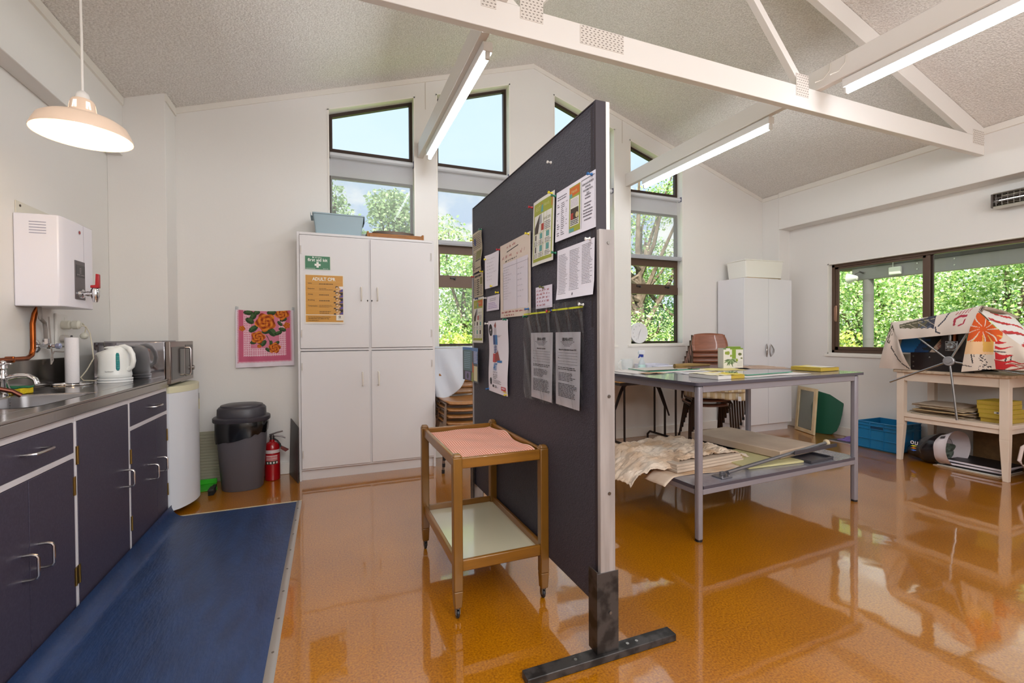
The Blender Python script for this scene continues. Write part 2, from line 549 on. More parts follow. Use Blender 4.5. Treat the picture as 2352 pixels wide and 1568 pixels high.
# roller blinds
m_sheer = sheer_mat('sheer_blind', 'd8dade', .68)
m_bar = M('blind_bar', 'a9abb1', .4)
wh = ['left end window above the tall cupboard', 'window between tall cupboard and display board', 'window mostly hidden by the display board', 'right end window above the clock']
for k, (xa, xb, d) in enumerate(WIN):
    t = thing('roller_blind', 'sheer grey roller blind in the ' + wh[k], 'blind', ((xa + xb) / 2, YB + .01, 2.8), group='sheer roller blinds in the back wall windows')
    h = (xb - xa) / 2 - .012
    MB().lathe([(0, -h), (.022, -h), (.022, h), (0, h)], (0, .028, -.008), m_bar if 0 else M('blind_roll', 'cfd0d4', .7), 16, 'x').build('roll', t)
    MB().add([(-h + .008, .008, -.008), (h - .008, .008, -.008), (h - .008, .008, -.70), (-h + .008, .008, -.70)], [(0, 1, 2, 3)], m_sheer).build('fabric', t, smooth=0)
    MB().box((-h + .006, 0, -.735), (h - .006, .014, -.70), m_bar).box((-h + .004, -.002, -.747), (h - .004, .016, -.735), m_bar).build('bottom_bar', t, bevel=.003)
    MB().box((-h - .008, 0, -.035), (-h + .004, .05, .02), m_brown).build('bracket', t); MB().box((h - .004, 0, -.035), (h + .008, .05, .02), M('blind_bracket', '4b4d6a', .5)).build('bracket', t)

# sliding window in the right wall
wn = sempty('window_5', (XR, (WY0 + WY1) / 2, WZ0))
r = MB(); t = .012
r.box((XR - .004, WY0, WZ0 - .004), (XR + .12, WY1, WZ0 + t), m_trim).box((XR - .004, WY0, WZ1 - t), (XR + .12, WY1, WZ1), m_trim)
r.box((XR - .004, WY1 - t, WZ0), (XR + .12, WY1, WZ1), m_trim).box((XR - .004, WY0, WZ0), (XR + .12, WY0 + t, WZ1), m_trim)
r.box((XR - .014, WY0 - .03, WZ0 - .03), (XR, WY1 + .03, WZ0 - .004), m_trim)
r.build('reveal', wn, smooth=0, world=True)
a, b = WY0 + t, WY1 - t; za, zb = WZ0 + t, WZ1 - t
f = MB(); xa, xb = XR + .055, XR + .115; d = .032
f.box((xa, a, za), (xb, b, za + d), m_brown).box((xa, a, zb - d), (xb, b, zb), m_brown).box((xa, b - d, za), (xb, b, zb), m_brown).box((xa, a, za), (xb, a + d, zb), m_brown)
f.build('frame', wn, bevel=.003, world=True)
ML = 2.72
f = MB(); d2 = .04
f.box((xa + .008, ML - .03, za + d), (xb - .03, ML + .03, zb - d), m_brown).box((xa + .008, b - d - d2, za + d), (xb - .03, b - d, zb - d), m_brown)
f.box((xa + .008, ML, za + d), (xb - .03, b - d, za + d + d2), m_brown).box((xa + .008, ML, zb - d - .025), (xb - .03, b - d, zb - d), m_brown)
f.build('sliding_sash', wn, bevel=.003, world=True)
f = MB().box((xa + .035, ML - .045, za + d), (xb - .004, ML - .005, zb - d), m_brownd)
f.build('meeting_stile', wn, bevel=.003, world=True)
MB().prism([(b - .062, 1.31), (b - .042, 1.31), (b - .03, 1.34), (b - .03, 1.47), (b - .042, 1.5), (b - .062, 1.5)], 'x', xa - .012, xa + .01, M('latch_copper', 'a07a64', .3, metal=.8)).build('latch', wn, bevel=.004, world=True)
for nm, p, q, x in (('sash_pane', ML + .03, b - d - d2, xa + .02), ('fixed_pane', a + d, ML - .02, xa + .05)):
    MB().add([(x, q, za + d), (x, p, za + d), (x, p, zb - d), (x, q, zb - d)], [(0, 1, 2, 3)], m_pane).build(nm, wn, smooth=0, world=True)

# ------------------------------------------------------------------ roof timbers
t = thing('roof_truss', 'white painted timber roof truss spanning the room with zigzag webs and nail plates', 'truss', (2.0, 2.2, 2.7))
ya, yb = 2.177, 2.222
MB().box((-1.352, ya, 2.702), (5.284, yb, 2.85), m_beam).build('bottom_chord', t, bevel=.003, world=True)
for xa, xb in ((-1.352, 2.013), (2.013, 5.284)):
    o_ = .135
    MB().prism([(xa, ceil(xa) - .003), (xb, ceil(xb) - .003), (xb, ceil(xb) - o_), (xa, max(2.851, ceil(xa) - o_))] if xa < 2 else
               [(xa, ceil(xa) - .003), (xb, ceil(xb) - .003), (xb, 2.851), (xb - .26, 2.851), (xa, ceil(xa) - o_)], 'y', ya, yb, m_beam).build('top_chord', t, bevel=.002, world=True)
def web(x0, x1):
    dx, dz = x1 - x0, 3.84 - 2.85; l = math.hypot(dx, dz); n = (-dz / l * .045, dx / l * .045)
    MB().prism([(x0 - n[0], 2.851), (x0 + n[0], 2.851), (x1 + n[0], 3.84), (x1 - n[0], 3.84)], 'y', ya + .001, yb - .001, m_beam).build('web', t, bevel=.002, world=True)
web(3.03, 2.10); web(.98, 1.92)
def web2(x0, x1):
    z1 = ceil(x1) - .138
    MB().prism([(x0 - .045, 2.851), (x0 + .045, 2.851), (x1 + .045, z1 + .006 * (1 if x1 < 2 else -1)), (x1 - .045, z1 - .006)], 'y', ya + .001, yb - .001, m_beam).build('web', t, bevel=.002, world=True)
web2(.88, .30)
m_plate = M('nail_plate', 'ddd5cd', .5); m_hole = M('plate_slot', '7d736a', .8)
def plate(x0, x1, z0, z1, cols, rows):
    p = MB().box((x0, ya - .0025, z0), (x1, ya, z1), m_plate)
    for i in range(cols):
        for j in range(rows):
            x = x0 + (x1 - x0) * (i + .5 + (.25 if j % 2 else -.05)) / cols; z = z0 + (z1 - z0) * (j + .5) / rows
            p.box((x - .005, ya - .003, z - .002), (x + .005, ya - .0024, z + .002), m_hole)
    p.build('nail_plate', t, smooth=0, world=True)
plate(1.28, 1.56, 2.745, 2.845, 11, 8); plate(.93, 1.06, 2.79, 2.96, 6, 11); plate(.72, .80, 2.80, 2.93, 4, 8); plate(2.95, 3.07, 2.78, 2.93, 6, 9); plate(5.1, 5.27, 2.78, 2.9, 7, 7)
def joist(xa, xb, label):
    j = thing('ceiling_joist', label, 'joist', ((xa + xb) / 2, 2.2, 2.85))
    MB().box((xa, YF, 2.851), (xb, YB, 2.99), m_beam).build('timber', j, bevel=.004, world=True)
joist(.808, .86, 'white timber joist above the trolley, landing between the two left windows')
joist(3.152, 3.204, 'white timber joist over the work table, landing beside the right end window')
m_wire = M('wire', 'd8d2c8', .4)
for y, l in ((1.98, 'nearer the camera'), (2.08, 'closer to the truss')): tag(MB().tube([(3.147, y, 2.98), (3.14, y, 2.93), (3.12, y + .03, 2.885), (3.08, y + .06, 2.87)], .004, m_wire, 6).build('bent_wire'), 'bent white wire on the right joist above the truss crossing, ' + l, 'wire')

# fluorescent battens
m_tube = M('lit_tube', 'f4f9ff', .4, emit=44.0)
m_batten = M('batten_white', 'f2f1f0', .35)
def batten(x, ya, yb, label):
    b = thing('fluorescent_light', label, 'light', (x, (ya + yb) / 2, 2.849), group='fluorescent battens under the joists')
    h = (yb - ya) / 2
    MB().box((-.03, -h, -.055), (.03, h, 0), m_batten).build('batten', b, bevel=.004)
    for s in (-1, 1):
        MB().box((-.014, s * h - (.02 if s > 0 else 0), -.098), (.014, s * h + (0 if s > 0 else .02), -.055), M('lampholder', 'dedbd6', .4)).build('lampholder', b, bevel=.005)
    MB().cyl((0, -h + .02, -.083), (0, h - .02, -.083), .0135, m_tube, 12).build('tube', b)
batten(.868, 2.50, 4.13, 'lit fluorescent batten under the left joist')
batten(3.20, 2.56, 4.10, 'lit fluorescent batten between the work table joist and the right end window')
batten(3.20, .42, 2.02, 'lit fluorescent batten nearest the camera at the upper right')

# ------------------------------------------------------------------ outside
m_grass = M('ground_grass', '6f8a3c', .95, hex2='8f9a58', vscale=3)
struct(MB().box((-16, YB + .14, -.55), (26, 34, -.35), m_grass).box((XR + .14, -12, -.55), (26, YB + .14, -.35), m_grass), 'ground', smooth=0)
m_deck = M('concrete', 'b9b2a8', .8)
struct(MB().box((XR + .13, -3, -.35), (8.2, YB + .1, -.05), m_deck), 'patio', smooth=0)
m_bark = M('bark', '4f4034', .9, bump=.6, bscale=25, hex2='78685a', vscale=9)
LG = leaf_mat('leaves_mixed', ['5f9040', '93b960', 'c9dd8c', '9cc690', 'eef2c0', 'f6f8e4'])  # the near-white tones are painted highlights on the leaves
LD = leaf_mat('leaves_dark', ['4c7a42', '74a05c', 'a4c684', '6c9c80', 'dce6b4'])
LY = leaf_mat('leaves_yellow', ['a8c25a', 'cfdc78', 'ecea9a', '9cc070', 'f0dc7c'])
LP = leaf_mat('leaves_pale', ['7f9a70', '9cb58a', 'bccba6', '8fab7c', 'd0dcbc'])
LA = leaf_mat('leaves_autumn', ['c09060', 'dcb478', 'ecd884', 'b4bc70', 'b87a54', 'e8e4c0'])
def foliage(mb, blobs, n, size, mat, rng):
    tot = sum(b[3] * b[3] for b in blobs)
    for (x, y, z, r) in blobs:
        for i in range(int(n * r * r / tot)):
            a = rng.uniform(0, 2 * PI); u = rng.uniform(-1, 1); q = r * rng.random() ** .33
            s = math.sqrt(1 - u * u)
            p = V((x + q * s * math.cos(a), y + q * s * math.sin(a), z + q * u * .85))
            d = V((rng.gauss(0, 1), rng.gauss(0, 1), rng.gauss(0, .7))).normalized()
            e = d.cross(V((rng.gauss(0, 1), rng.gauss(0, 1), rng.gauss(0, 1)))).normalized()
            l = size * rng.uniform(.6, 1.4); wv = e * l * .32
            k = len(mb.v)
            mb.v.extend((tuple(p), tuple(p + d * l * .45 + wv), tuple(p + d * l), tuple(p + d * l * .45 - wv)))
            mb.f.append((k, k + 1, k + 2, k + 3)); mb.m.append(mb.mi(mat))
def tree(name, label, x, y, blobs, n, size, mat, seed, trunk=.12, cat='tree', branches=5):
    rng = random.Random(seed)
    t = thing(name, label, cat, (x, y, -.35), group='trees outside the windows')
    fb = MB(); foliage(fb, [(a, b, c + .35, r) for a, b, c, r in blobs], n, size, mat, rng)
    fb.build('foliage', t, smooth=0)
    if trunk:
        tb = MB(); top = max(c for a, b, c, r in blobs)
        tb.tube([(0, 0, 0), (.05, .03, top * .35), (-.06, 0, top * .7), (.02, .04, top + .2)], [trunk, trunk * .85, trunk * .6, trunk * .2], m_bark, 8)
        for i in range(branches):
            a, b, c, r = blobs[i % len(blobs)]
            z = top * rng.uniform(.25, .6)
            tb.tube([(0, 0, z), (a * .4 + rng.uniform(-.2, .2), b * .4, z + (c + .35 - z) * .35), (a * .8, b * .8 + rng.uniform(-.2, .2), z + (c + .35 - z) * .8), (a + rng.uniform(-r, r) * .6, b, c + .35 + r * .4)],
                    [trunk * .6, trunk * .45, trunk * .3, trunk * .1], m_bark, 6)
        tb.build('trunk', t)
def bl(seed, k, sx, sy, z0, z1, r0, r1):
    g = random.Random(seed)
    return [(g.uniform(-sx, sx), g.uniform(-sy, sy), g.uniform(z0, z1), g.uniform(r0, r1)) for i in range(k)]
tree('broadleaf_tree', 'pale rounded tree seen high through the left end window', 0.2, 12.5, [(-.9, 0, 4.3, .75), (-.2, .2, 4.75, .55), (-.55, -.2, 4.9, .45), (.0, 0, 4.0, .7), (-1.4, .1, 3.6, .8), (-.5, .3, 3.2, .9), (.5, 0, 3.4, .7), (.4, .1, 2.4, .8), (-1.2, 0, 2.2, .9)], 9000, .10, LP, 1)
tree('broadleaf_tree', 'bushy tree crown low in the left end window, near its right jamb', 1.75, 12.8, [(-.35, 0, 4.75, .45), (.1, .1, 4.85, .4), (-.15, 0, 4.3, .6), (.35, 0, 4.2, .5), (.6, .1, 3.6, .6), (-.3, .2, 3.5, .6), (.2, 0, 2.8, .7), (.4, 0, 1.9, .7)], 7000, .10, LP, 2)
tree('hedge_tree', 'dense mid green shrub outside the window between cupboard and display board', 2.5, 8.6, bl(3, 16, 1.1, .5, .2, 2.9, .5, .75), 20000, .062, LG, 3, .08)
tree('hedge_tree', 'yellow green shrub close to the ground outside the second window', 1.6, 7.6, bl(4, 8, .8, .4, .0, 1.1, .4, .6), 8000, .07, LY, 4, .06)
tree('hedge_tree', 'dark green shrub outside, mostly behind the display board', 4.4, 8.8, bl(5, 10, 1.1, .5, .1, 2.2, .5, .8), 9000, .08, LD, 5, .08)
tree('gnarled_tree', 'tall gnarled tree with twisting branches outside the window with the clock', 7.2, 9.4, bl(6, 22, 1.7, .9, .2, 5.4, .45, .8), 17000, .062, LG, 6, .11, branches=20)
tree('hedge_tree', 'yellow tinged shrub below the gnarled tree outside the clock window', 6.4, 8.2, bl(7, 8, 1.0, .4, .0, 1.0, .35, .6), 8000, .07, LY, 7, .06)
tree('gnarled_tree', 'leafy tree with pale branches behind the gnarled one, right of the clock window', 8.8, 11.2, bl(8, 14, 1.6, .9, .6, 4.2, .6, .9), 10000, .09, LD, 8, .14, branches=12)
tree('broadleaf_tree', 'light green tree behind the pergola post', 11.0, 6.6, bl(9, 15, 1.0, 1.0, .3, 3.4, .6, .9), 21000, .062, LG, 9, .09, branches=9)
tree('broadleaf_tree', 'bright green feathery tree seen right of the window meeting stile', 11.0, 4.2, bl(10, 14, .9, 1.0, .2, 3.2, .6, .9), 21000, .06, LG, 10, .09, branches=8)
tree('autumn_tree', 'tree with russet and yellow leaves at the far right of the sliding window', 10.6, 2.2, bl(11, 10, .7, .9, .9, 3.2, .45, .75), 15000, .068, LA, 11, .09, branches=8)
tree('hedge_tree', 'yellow leaved shrub below the russet tree outside the sliding window', 10.2, 2.4, bl(12, 9, .8, 1.2, .2, 1.4, .5, .75), 9000, .08, LY, 12, .07)
tree('hedge_tree', 'shrub at the foot of the pergola post outside', 9.4, 6.0, bl(13, 8, .6, 1.0, .0, .9, .45, .65), 8000, .075, LY, 13, .06)
tree('broadleaf_tree', 'large dark tree far behind the pergola', 14.5, 7.0, bl(14, 14, 2.0, 3.0, .8, 4.5, 1.2, 1.7), 9000, .16, LD, 14, .2)
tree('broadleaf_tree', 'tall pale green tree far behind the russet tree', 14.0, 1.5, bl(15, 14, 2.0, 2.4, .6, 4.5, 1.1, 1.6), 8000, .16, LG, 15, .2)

m_perg = M('pergola_stain', 'a19a9d', .7)
m_post = M('post_grey', '8d8783', .8, hex2='6f6a68', vscale=3, stretch=(1, 1, .2))
t = thing('pergola', 'grey stained timber pergola over the patio outside the sliding window', 'pergola', (7.5, 3, -.05))
MB().box((7.45, -2.5, 1.975), (7.55, 4.59, 2.15), m_perg).build('beam', t, bevel=.004, world=True)
MB().box((7.43, -2.5, 2.15), (7.66, 4.8, 2.2), M('pergola_dark', '55504f', .7)).build('plate', t, bevel=.004, world=True)
MB().box((7.3, -2.5, 2.2005), (7.66, 4.8, 2.235), M('fascia_glow', 'f4f3f0', .5, emit=.35)).build('fascia', t, bevel=.004, world=True)  # white strip with its own glow, standing in for daylight on the roof underside
for y in (4.39, .6): MB().cyl((7.5, y, -.05), (7.5, y, 1.975), .067, m_post, 16).build('post', t, world=True)
for y in (4.7, 2.75, .8): MB().hexa([(5.62, y - .03, 2.42), (7.4, y - .03, 2.235), (7.4, y + .03, 2.235), (5.62, y + .03, 2.42)], [(5.62, y - .03, 2.52), (7.4, y - .03, 2.34), (7.4, y + .03, 2.34), (5.62, y + .03, 2.52)], m_perg).build('rafter', t, world=True)
m_poly = sheer_mat('roof_sheet', 'f6f6f4', .35)
MB().grid(lambda u, v: V((5.62 + 2.3 * u, -2.5 + 7.4 * v, 2.53 - .235 * u + .012 * math.sin(u * 60))), 24, 2, m_poly).build('roof_sheet', t, world=True)
m_bolt = M('bolt', 'd9d7d2', .3, metal=.6)
bb = MB()
for y in (3.75, 3.35, 2.55, 2.2):
    for z in (2.04, 2.12): bb.cyl((7.45, y, z), (7.44, y, z), .009, m_bolt, 8)
bb.build('bolts', t, world=True)
t = thing('floodlight', 'white floodlight on a bracket at the end of the pergola beam', 'light', (7.45, 4.42, 2.07))
MB().tube([(-.013, 0, 0), (-.07, .02, .02), (-.1, .06, .0), (-.11, .09, -.05)], .012, M('lamp_bracket', '55504e', .5), 8).build('bracket', t)
MB().lathe([(.0, -.1), (.03, -.09), (.075, .02), (.078, .03), (.07, .032), (0, .0)], (-.112, .12, -.07), M('lamp_white', 'eceae6', .4), 16, 'y').build('lamp_head', t)
t = thing('sensor_box', 'small white box fixed to the pergola beam outside', 'box', (7.45, 4.0, 2.05))
MB().box((-.05, -.075, -.055), (-.0015, .075, .055), M('box_white', 'f3f1ea', .5)).build('cover', t, bevel=.012)
MB().cyl((-.02, .03, .055), (-.02, .03, .138), .006, m_bolt, 8).build('conduit', t)

# ------------------------------------------------------------------ kitchen bench, left wall
XF = -.967; BZ = .909; YE = 3.571
m_navy = M('navy_laminate', '3a3445', .5, hex2='453f50', vscale=120, lo=.4, hi=.7)
m_carc = M('cabinet_white', 'dcd8dc', .4)
m_hand = M('handle_steel', 'bdb6b4', .25, metal=1.0)
m_brass = M('hinge_brass', '8f7440', .35, metal=1.0)
m_gap = M('dark_gap', '1b1820', .8)
def bow(mb, y, z, axis, l, out=.042, r=.0052):
    """bow handle sticking out along +x"""
    pts = []
    for s, o in ((-1, 0), (-1, .6), (-.9, .9), (-.7, 1), (.7, 1), (.9, .9), (1, .6), (1, 0)):
        q = s * l / 2
        pts.append((o * out, y + (q if axis == 'y' else 0), z + (q if axis == 'z' else 0)))
    mb.tube(pts, r, m_hand, 8)
def hinge(par, y, z, h=.075):
    MB().box((.004, y - .012, z - h / 2), (.0065, y + .012, z + h / 2), m_brass).cyl((.007, y, z - h / 2), (.006, y, z + h / 2), .004, m_brass, 8).build('hinge', par)
def leafdoor(t, y0, y1, z0, z1, hy, hz, kind='door', hl=.085, ax='z'):
    d = MB().box((-.014, y0, z0), (.0055, y1, z1), m_navy).build(kind, t, bevel=.001)
    mb = MB(); bow(mb, hy, hz, ax, hl); o = mb.build('handle', d); o.location = (.0055, 0, 0)
    return d
def base_unit(name, label, y0, y1):
    t = thing(name, label, 'cabinet', (XF, y0, 0))
    W = y1 - y0
    b = MB()
    for a, c_ in (((-.44, .001, .0), (-.02, .016, .853)), ((-.44, W - .016, .0), (-.02, W - .001, .853)), ((-.44, .016, .0), (-.43, W - .016, .853)), ((-.43, .016, .085), (-.02, W - .016, .1))): b.box(a, c_, m_carc)
    b.build('carcass', t)
    return t, W
FT = -.016
def frame(t, W, stile0, stile1, mid=None):
    f = MB(); x0, x1 = -.02, FT
    f.box((x0, .001, .83), (.003, W - .001, .8535), m_carc)
    f.box((x0, .001, .0), (.004, stile0, .83), m_carc); f.box((x0, W - stile1, .0), (.004, W - .001, .83), m_carc)
    f.box((x0, stile0, .0), (0.0, W - stile1, .09), m_carc)
    if mid: f.box((x0, stile0, mid[0]), (.004, W - stile1, mid[1]), m_carc)
    f.build('face_frame', t, bevel=.001)
t, W = base_unit('base_cabinet', 'navy base cabinet under the sink with two doors below a wide drawer, nearest the camera', 1.76, 2.405)
frame(t, W, .012, .012, (.684, .7055))
leafdoor(t, .014, W - .014, .707, .828, .345, .777, 'drawer', .12, 'y')
d = leafdoor(t, .014, .322, .05, .682, .282, .396); d = leafdoor(t, .327, W - .014, .05, .682, .377, .398)
hinge(d, W - .013, .57); hinge(d, W - .013, .2)
t, W = base_unit('base_cabinet', 'navy base cabinet with one tall door, in the middle of the bench', 2.407, 2.955)
frame(t, W, .012, .012)
d = leafdoor(t, .014, W - .014, .05, .828, W - .075, .46); hinge(d, .013, .69); hinge(d, .013, .2)
t, W = base_unit('base_cabinet', 'navy base cabinet with a small drawer above two doors, next to the fridge', 2.957, 3.566)
frame(t, W, .012, .012, (.684, .7055))
leafdoor(t, .014, W - .014, .707, .828, .33, .772, 'drawer', .12, 'y')
d = leafdoor(t, .014, .40, .05, .682, .285, .395); hinge(d, .013, .55); hinge(d, .013, .2)
d = leafdoor(t, .404, W - .014, .05, .682, .44, .40); hinge(d, W - .013, .55); hinge(d, W - .013, .2)
t, W = base_unit('base_cabinet', 'navy base cabinet at the near end of the bench, outside the photo', 1.1, 1.758)
frame(t, W, .012, .012); leafdoor(t, .014, W - .014, .05, .828, .08, .46)

# stainless sink bench
m_bench = M('bench_steel', 'a8a29e', .16, metal=1.0, bump=.02, bscale=40)
t = thing('sink_bench', 'stainless steel sink bench top with upstand along the left wall', 'bench', (-1.2, 2.4, .855))
XB = XL + .002; XE = -.953; sx0, sx1, sy0, sy1 = -1.34, -1.045, 2.30, 2.83
b = MB(); z0, z1 = .856, BZ
b.box((XB, 1.08, z1 - .012), (sx0, YE, z1), m_bench).box((sx1, 1.08, z1 - .012), (XE, YE, z1), m_bench)
b.box((sx0, 1.08, z1 - .012), (sx1, sy0, z1), m_bench).box((sx0, sy1, z1 - .012), (sx1, YE, z1), m_bench)
b.box((XE - .009, 1.08, z0), (XE, YE, z1 - .012), m_bench).box((XB, YE - .014, z0), (XE - .009, YE, z1 - .012), m_bench)
b.build('bench_top', t, bevel=.003, world=True)
MB().box((XB, 1.08, BZ), (XB + .014, YE, 1.06), M('splash_steel', '8f8982', .2, metal=1.0)).build('upstand', t, bevel=.002, world=True)
def rbox(u, v, x0, x1, y0, y1, rr):
    pass
s = MB(); n = 28; rings = []
def rr_ring(x0, x1, y0, y1, r, z):
    o = []
    for cx, cy, a0 in ((x1 - r, y1 - r, 0), (x0 + r, y1 - r, 90), (x0 + r, y0 + r, 180), (x1 - r, y0 + r, 270)):
        for i in range(7):
            a = R(a0 + 15 * i); o.append((cx + r * math.cos(a), cy + r * math.sin(a), z))
    return o
m_bowl = M('sink_steel', 'b4b2b4', .28, metal=1.0)
def loft(mb, rs, mat, cap=True):
    n = len(rs[0]); vs = [p for r in rs for p in r]; fs = []
    for i in range(len(rs) - 1):
        for j in range(n): fs.append((i * n + j, i * n + (j + 1) % n, (i + 1) * n + (j + 1) % n, (i + 1) * n + j))
    if cap: fs.append(tuple(range((len(rs) - 1) * n, len(rs) * n)))
    mb.add(vs, fs, mat)
loft(s, [rr_ring(sx0 - .006, sx1 + .006, sy0 - .006, sy1 + .006, .06, BZ + .001), rr_ring(sx0 + .004, sx1 - .004, sy0 + .004, sy1 - .004, .055, BZ - .006), rr_ring(sx0 + .012, sx1 - .012, sy0 + .012, sy1 - .012, .05, .76), rr_ring(sx0 + .03, sx1 - .03, sy0 + .03, sy1 - .03, .04, .738)], m_bowl)
s.lathe([(.0, 0), (.03, 0), (.032, .004), (.0, .004)], (-1.19, 2.6, .738), m_chrome)
s.build('sink_bowl', t, world=True)
s = MB()
for i in range(26):
    a = i / 25; s.ball((-1.365 + .05 * a, 2.80 - .03 * a, 1.0 - .09 * a - .05 * a * (1 - a)) if a < .55 else (-1.3375 + .03 * (a - .55), 2.783 - .1 * (a - .55), .945 - .3 * (a - .55)), .003, m_chrome, 6)
s.build('plug_chain', t, world=True)

t = thing('sink_tap', 'chrome pillar tap with curved spout over the sink', 'tap', (-1.385, 2.83, BZ + .0005))
MB().lathe([(.022, 0), (.022, .008), (.014, .014), (.013, .06), (.018, .07), (.018, .09), (.012, .1), (.012, .12), (.016, .125), (.014, .14), (0, .142)], (0, 0, 0), m_chrome, 16).build('body', t)
MB().tube([(0, 0, .078), (.05, 0, .09), (.09, -.005, .088), (.115, -.008, .07), (.122, -.01, .048)], [.013, .012, .011, .011, .012], m_chrome, 12).build('spout', t)
MB().box((-.03, -.006, .14), (.03, .006, .15), m_chrome).box((-.006, -.03, .14), (.006, .03, .15), m_chrome).ball((0, 0, .15), .012, m_chrome).build('cross_handle', t, bevel=.003)
m_bronze = M('bronze_spout', '5b3226', .3, metal=.8)
t = thing('swivel_spout', 'brown swivel spout reaching over the sink below the chrome tap', 'spout', (-1.39, 2.62, BZ + .0005))
MB().lathe([(.02, 0), (.02, .03), (.014, .04), (0, .042)], (0, 0, 0), m_bronze, 14).build('collar', t)
MB().tube([(0, 0, .03), (.02, .03, .05), (.06, .06, .045), (.10, .075, .03), (.125, .085, .008)], [.012, .011, .010, .010, .010], m_bronze, 10).build('spout', t)

t = thing('sponge', 'yellow sponge with green scourer beside the sink', 'sponge', (-1.375, 2.885, BZ), R(-12))
MB().box((-.055, -.035, .001), (.055, .035, .03), M('sponge_yellow', 'e8c81c', .9, bump=.5, bscale=150)).build('foam', t, bevel=.004)
MB().grid(lambda u, v: (-.056 + .112 * u, -.036 + .072 * v, .033 + .003 * math.sin(u * 14) * math.cos(v * 5)), 16, 8, M('scourer_green', '2f7d55', .95, bump=.8, bscale=200)).build('scourer', t, solid=.006)

t = thing('paper_towel_holder', 'wire ring stand holding the paper towel roll', 'holder', (-1.335, 3.32, BZ))
MB().tube([(.085 * math.cos(2 * PI * i / 28), .085 * math.sin(2 * PI * i / 28), .006) for i in range(28)], .004, m_chrome, 8, closed=True).tube([(-.085, 0, .006), (.085, 0, .006)], .0035, m_chrome, 8).build('ring_base', t)
MB().cyl((0, 0, .005), (0, 0, .272), .004, m_chrome, 8).ball((0, 0, .274), .006, M('knob_dark', '33343a', .4), 8).build('rod', t)
t = thing('paper_towel_roll', 'white paper towel roll standing next to the kettle', 'paper roll', (-1.335, 3.32, BZ + .011))
m_roll = M('paper_roll', 'f1ecef', .9, bump=.15, bscale=140)
MB().lathe([(.012, 0), (.030, 0), (.031, .003), (.0300, .252), (.0295, .255), (.012, .255), (.012, 0)], (0, 0, 0), m_roll, 28, closed=False).build('roll', t)

# kettle
m_ket = M('kettle_plastic', 'eef0ee', .28)
t = thing('kettle', 'white cordless electric kettle with teal water gauge', 'kettle', (-1.176, 3.42, BZ + .0005), R(0))
m_base = M('kettle_base', 'f0f1f2', .3); t.scale = (.93, .93, .97)
MB().lathe([(.088, .0), (.09, .006), (.088, .011), (.078, .012), (.078, .014), (.09, .016), (.091, .024), (.075, .03), (0, .03)], (0, 0, 0), m_base, 32).build('power_base', t)
prof = [(.0, .031), (.083, .031), (.086, .04), (.086, .05), (.084, .06), (.082, .12), (.076, .17), (.068, .19), (.05, .205), (.02, .213), (0, .214)]
k = MB(); n = 32; vs = []; fs = []
for i, (r, h) in enumerate(prof):
    for j in range(n):
        a = 2 * PI * j / n
        rr = r
        if h > .12:                                    # spout lip, towards the viewer's left
            d = math.cos(a - PI); q = max(0, d) ** 7
            rr = r + q * .036 * min(1, (h - .12) / .05) * (1 if h < .195 else .3)
        vs.append((0.2 * 0 + rr * math.cos(a), rr * math.sin(a), h + (.012 if h > .19 else 0) * math.cos(a) * -1 * 0 + (.01 * math.cos(a) if h > .18 else 0)))
for i in range(len(prof) - 1):
    for j in range(n): fs.append((i * n + j, i * n + (j + 1) % n, (i + 1) * n + (j + 1) % n, (i + 1) * n + j))
k.add(vs, fs, m_ket); kb = k.build('body', t)
kb.rotation_euler = (0, 0, R(-20))
a = R(-20); ca, sa = math.cos(a), math.sin(a)
def kp(r, z, w=0.0): return (r * ca - w * sa, r * sa + w * ca, z)
MB().tube([kp(.03, .215), kp(.06, .218), kp(.09, .205), kp(.11, .17), kp(.116, .13), kp(.108, .095), kp(.083, .075)], [.012, .014, .0145, .014, .0135, .013, .013], m_ket, 12).build('handle', t)
m_teal = M('teal_gauge', '12898a', .15, coat=.5)
g = R(-62)
G = MB()
for i in range(10):
    z0_, z1_ = .075 + .0105 * i, .075 + .0105 * (i + 1)
    def rad(z): return (.0845 if z < .12 else .0845 - .008 * (z - .12) / .05) + .0015
    wv = lambda z: .11 * (1 if .085 < z < .172 else .6)
    G.add([(rad(z) * math.cos(g + s * wv(z)), rad(z) * math.sin(g + s * wv(z)), z) for z, s in ((z0_, -1), (z0_, 1), (z1_, 1), (z1_, -1))], [(0, 1, 2, 3)], m_teal)
G.build('water_gauge', t, solid=.003)
sh = MB()
vs, fs, wd = text_geo('Sunbeam')
for zz in (0,):
    sh.add([(.0875 * math.cos(g - .75 + x * .14), .0875 * math.sin(g - .75 + x * .14), .066 + y * .011) for x, y, q in vs], fs, M('print_grey', '50545c', .5))
sh.build('lettering', t, smooth=0)
MB().lathe([(.045, .0), (.045, .006), (.03, .012), (0, .014)], (-.008, 0, .207), m_ket, 24).build('lid', t)

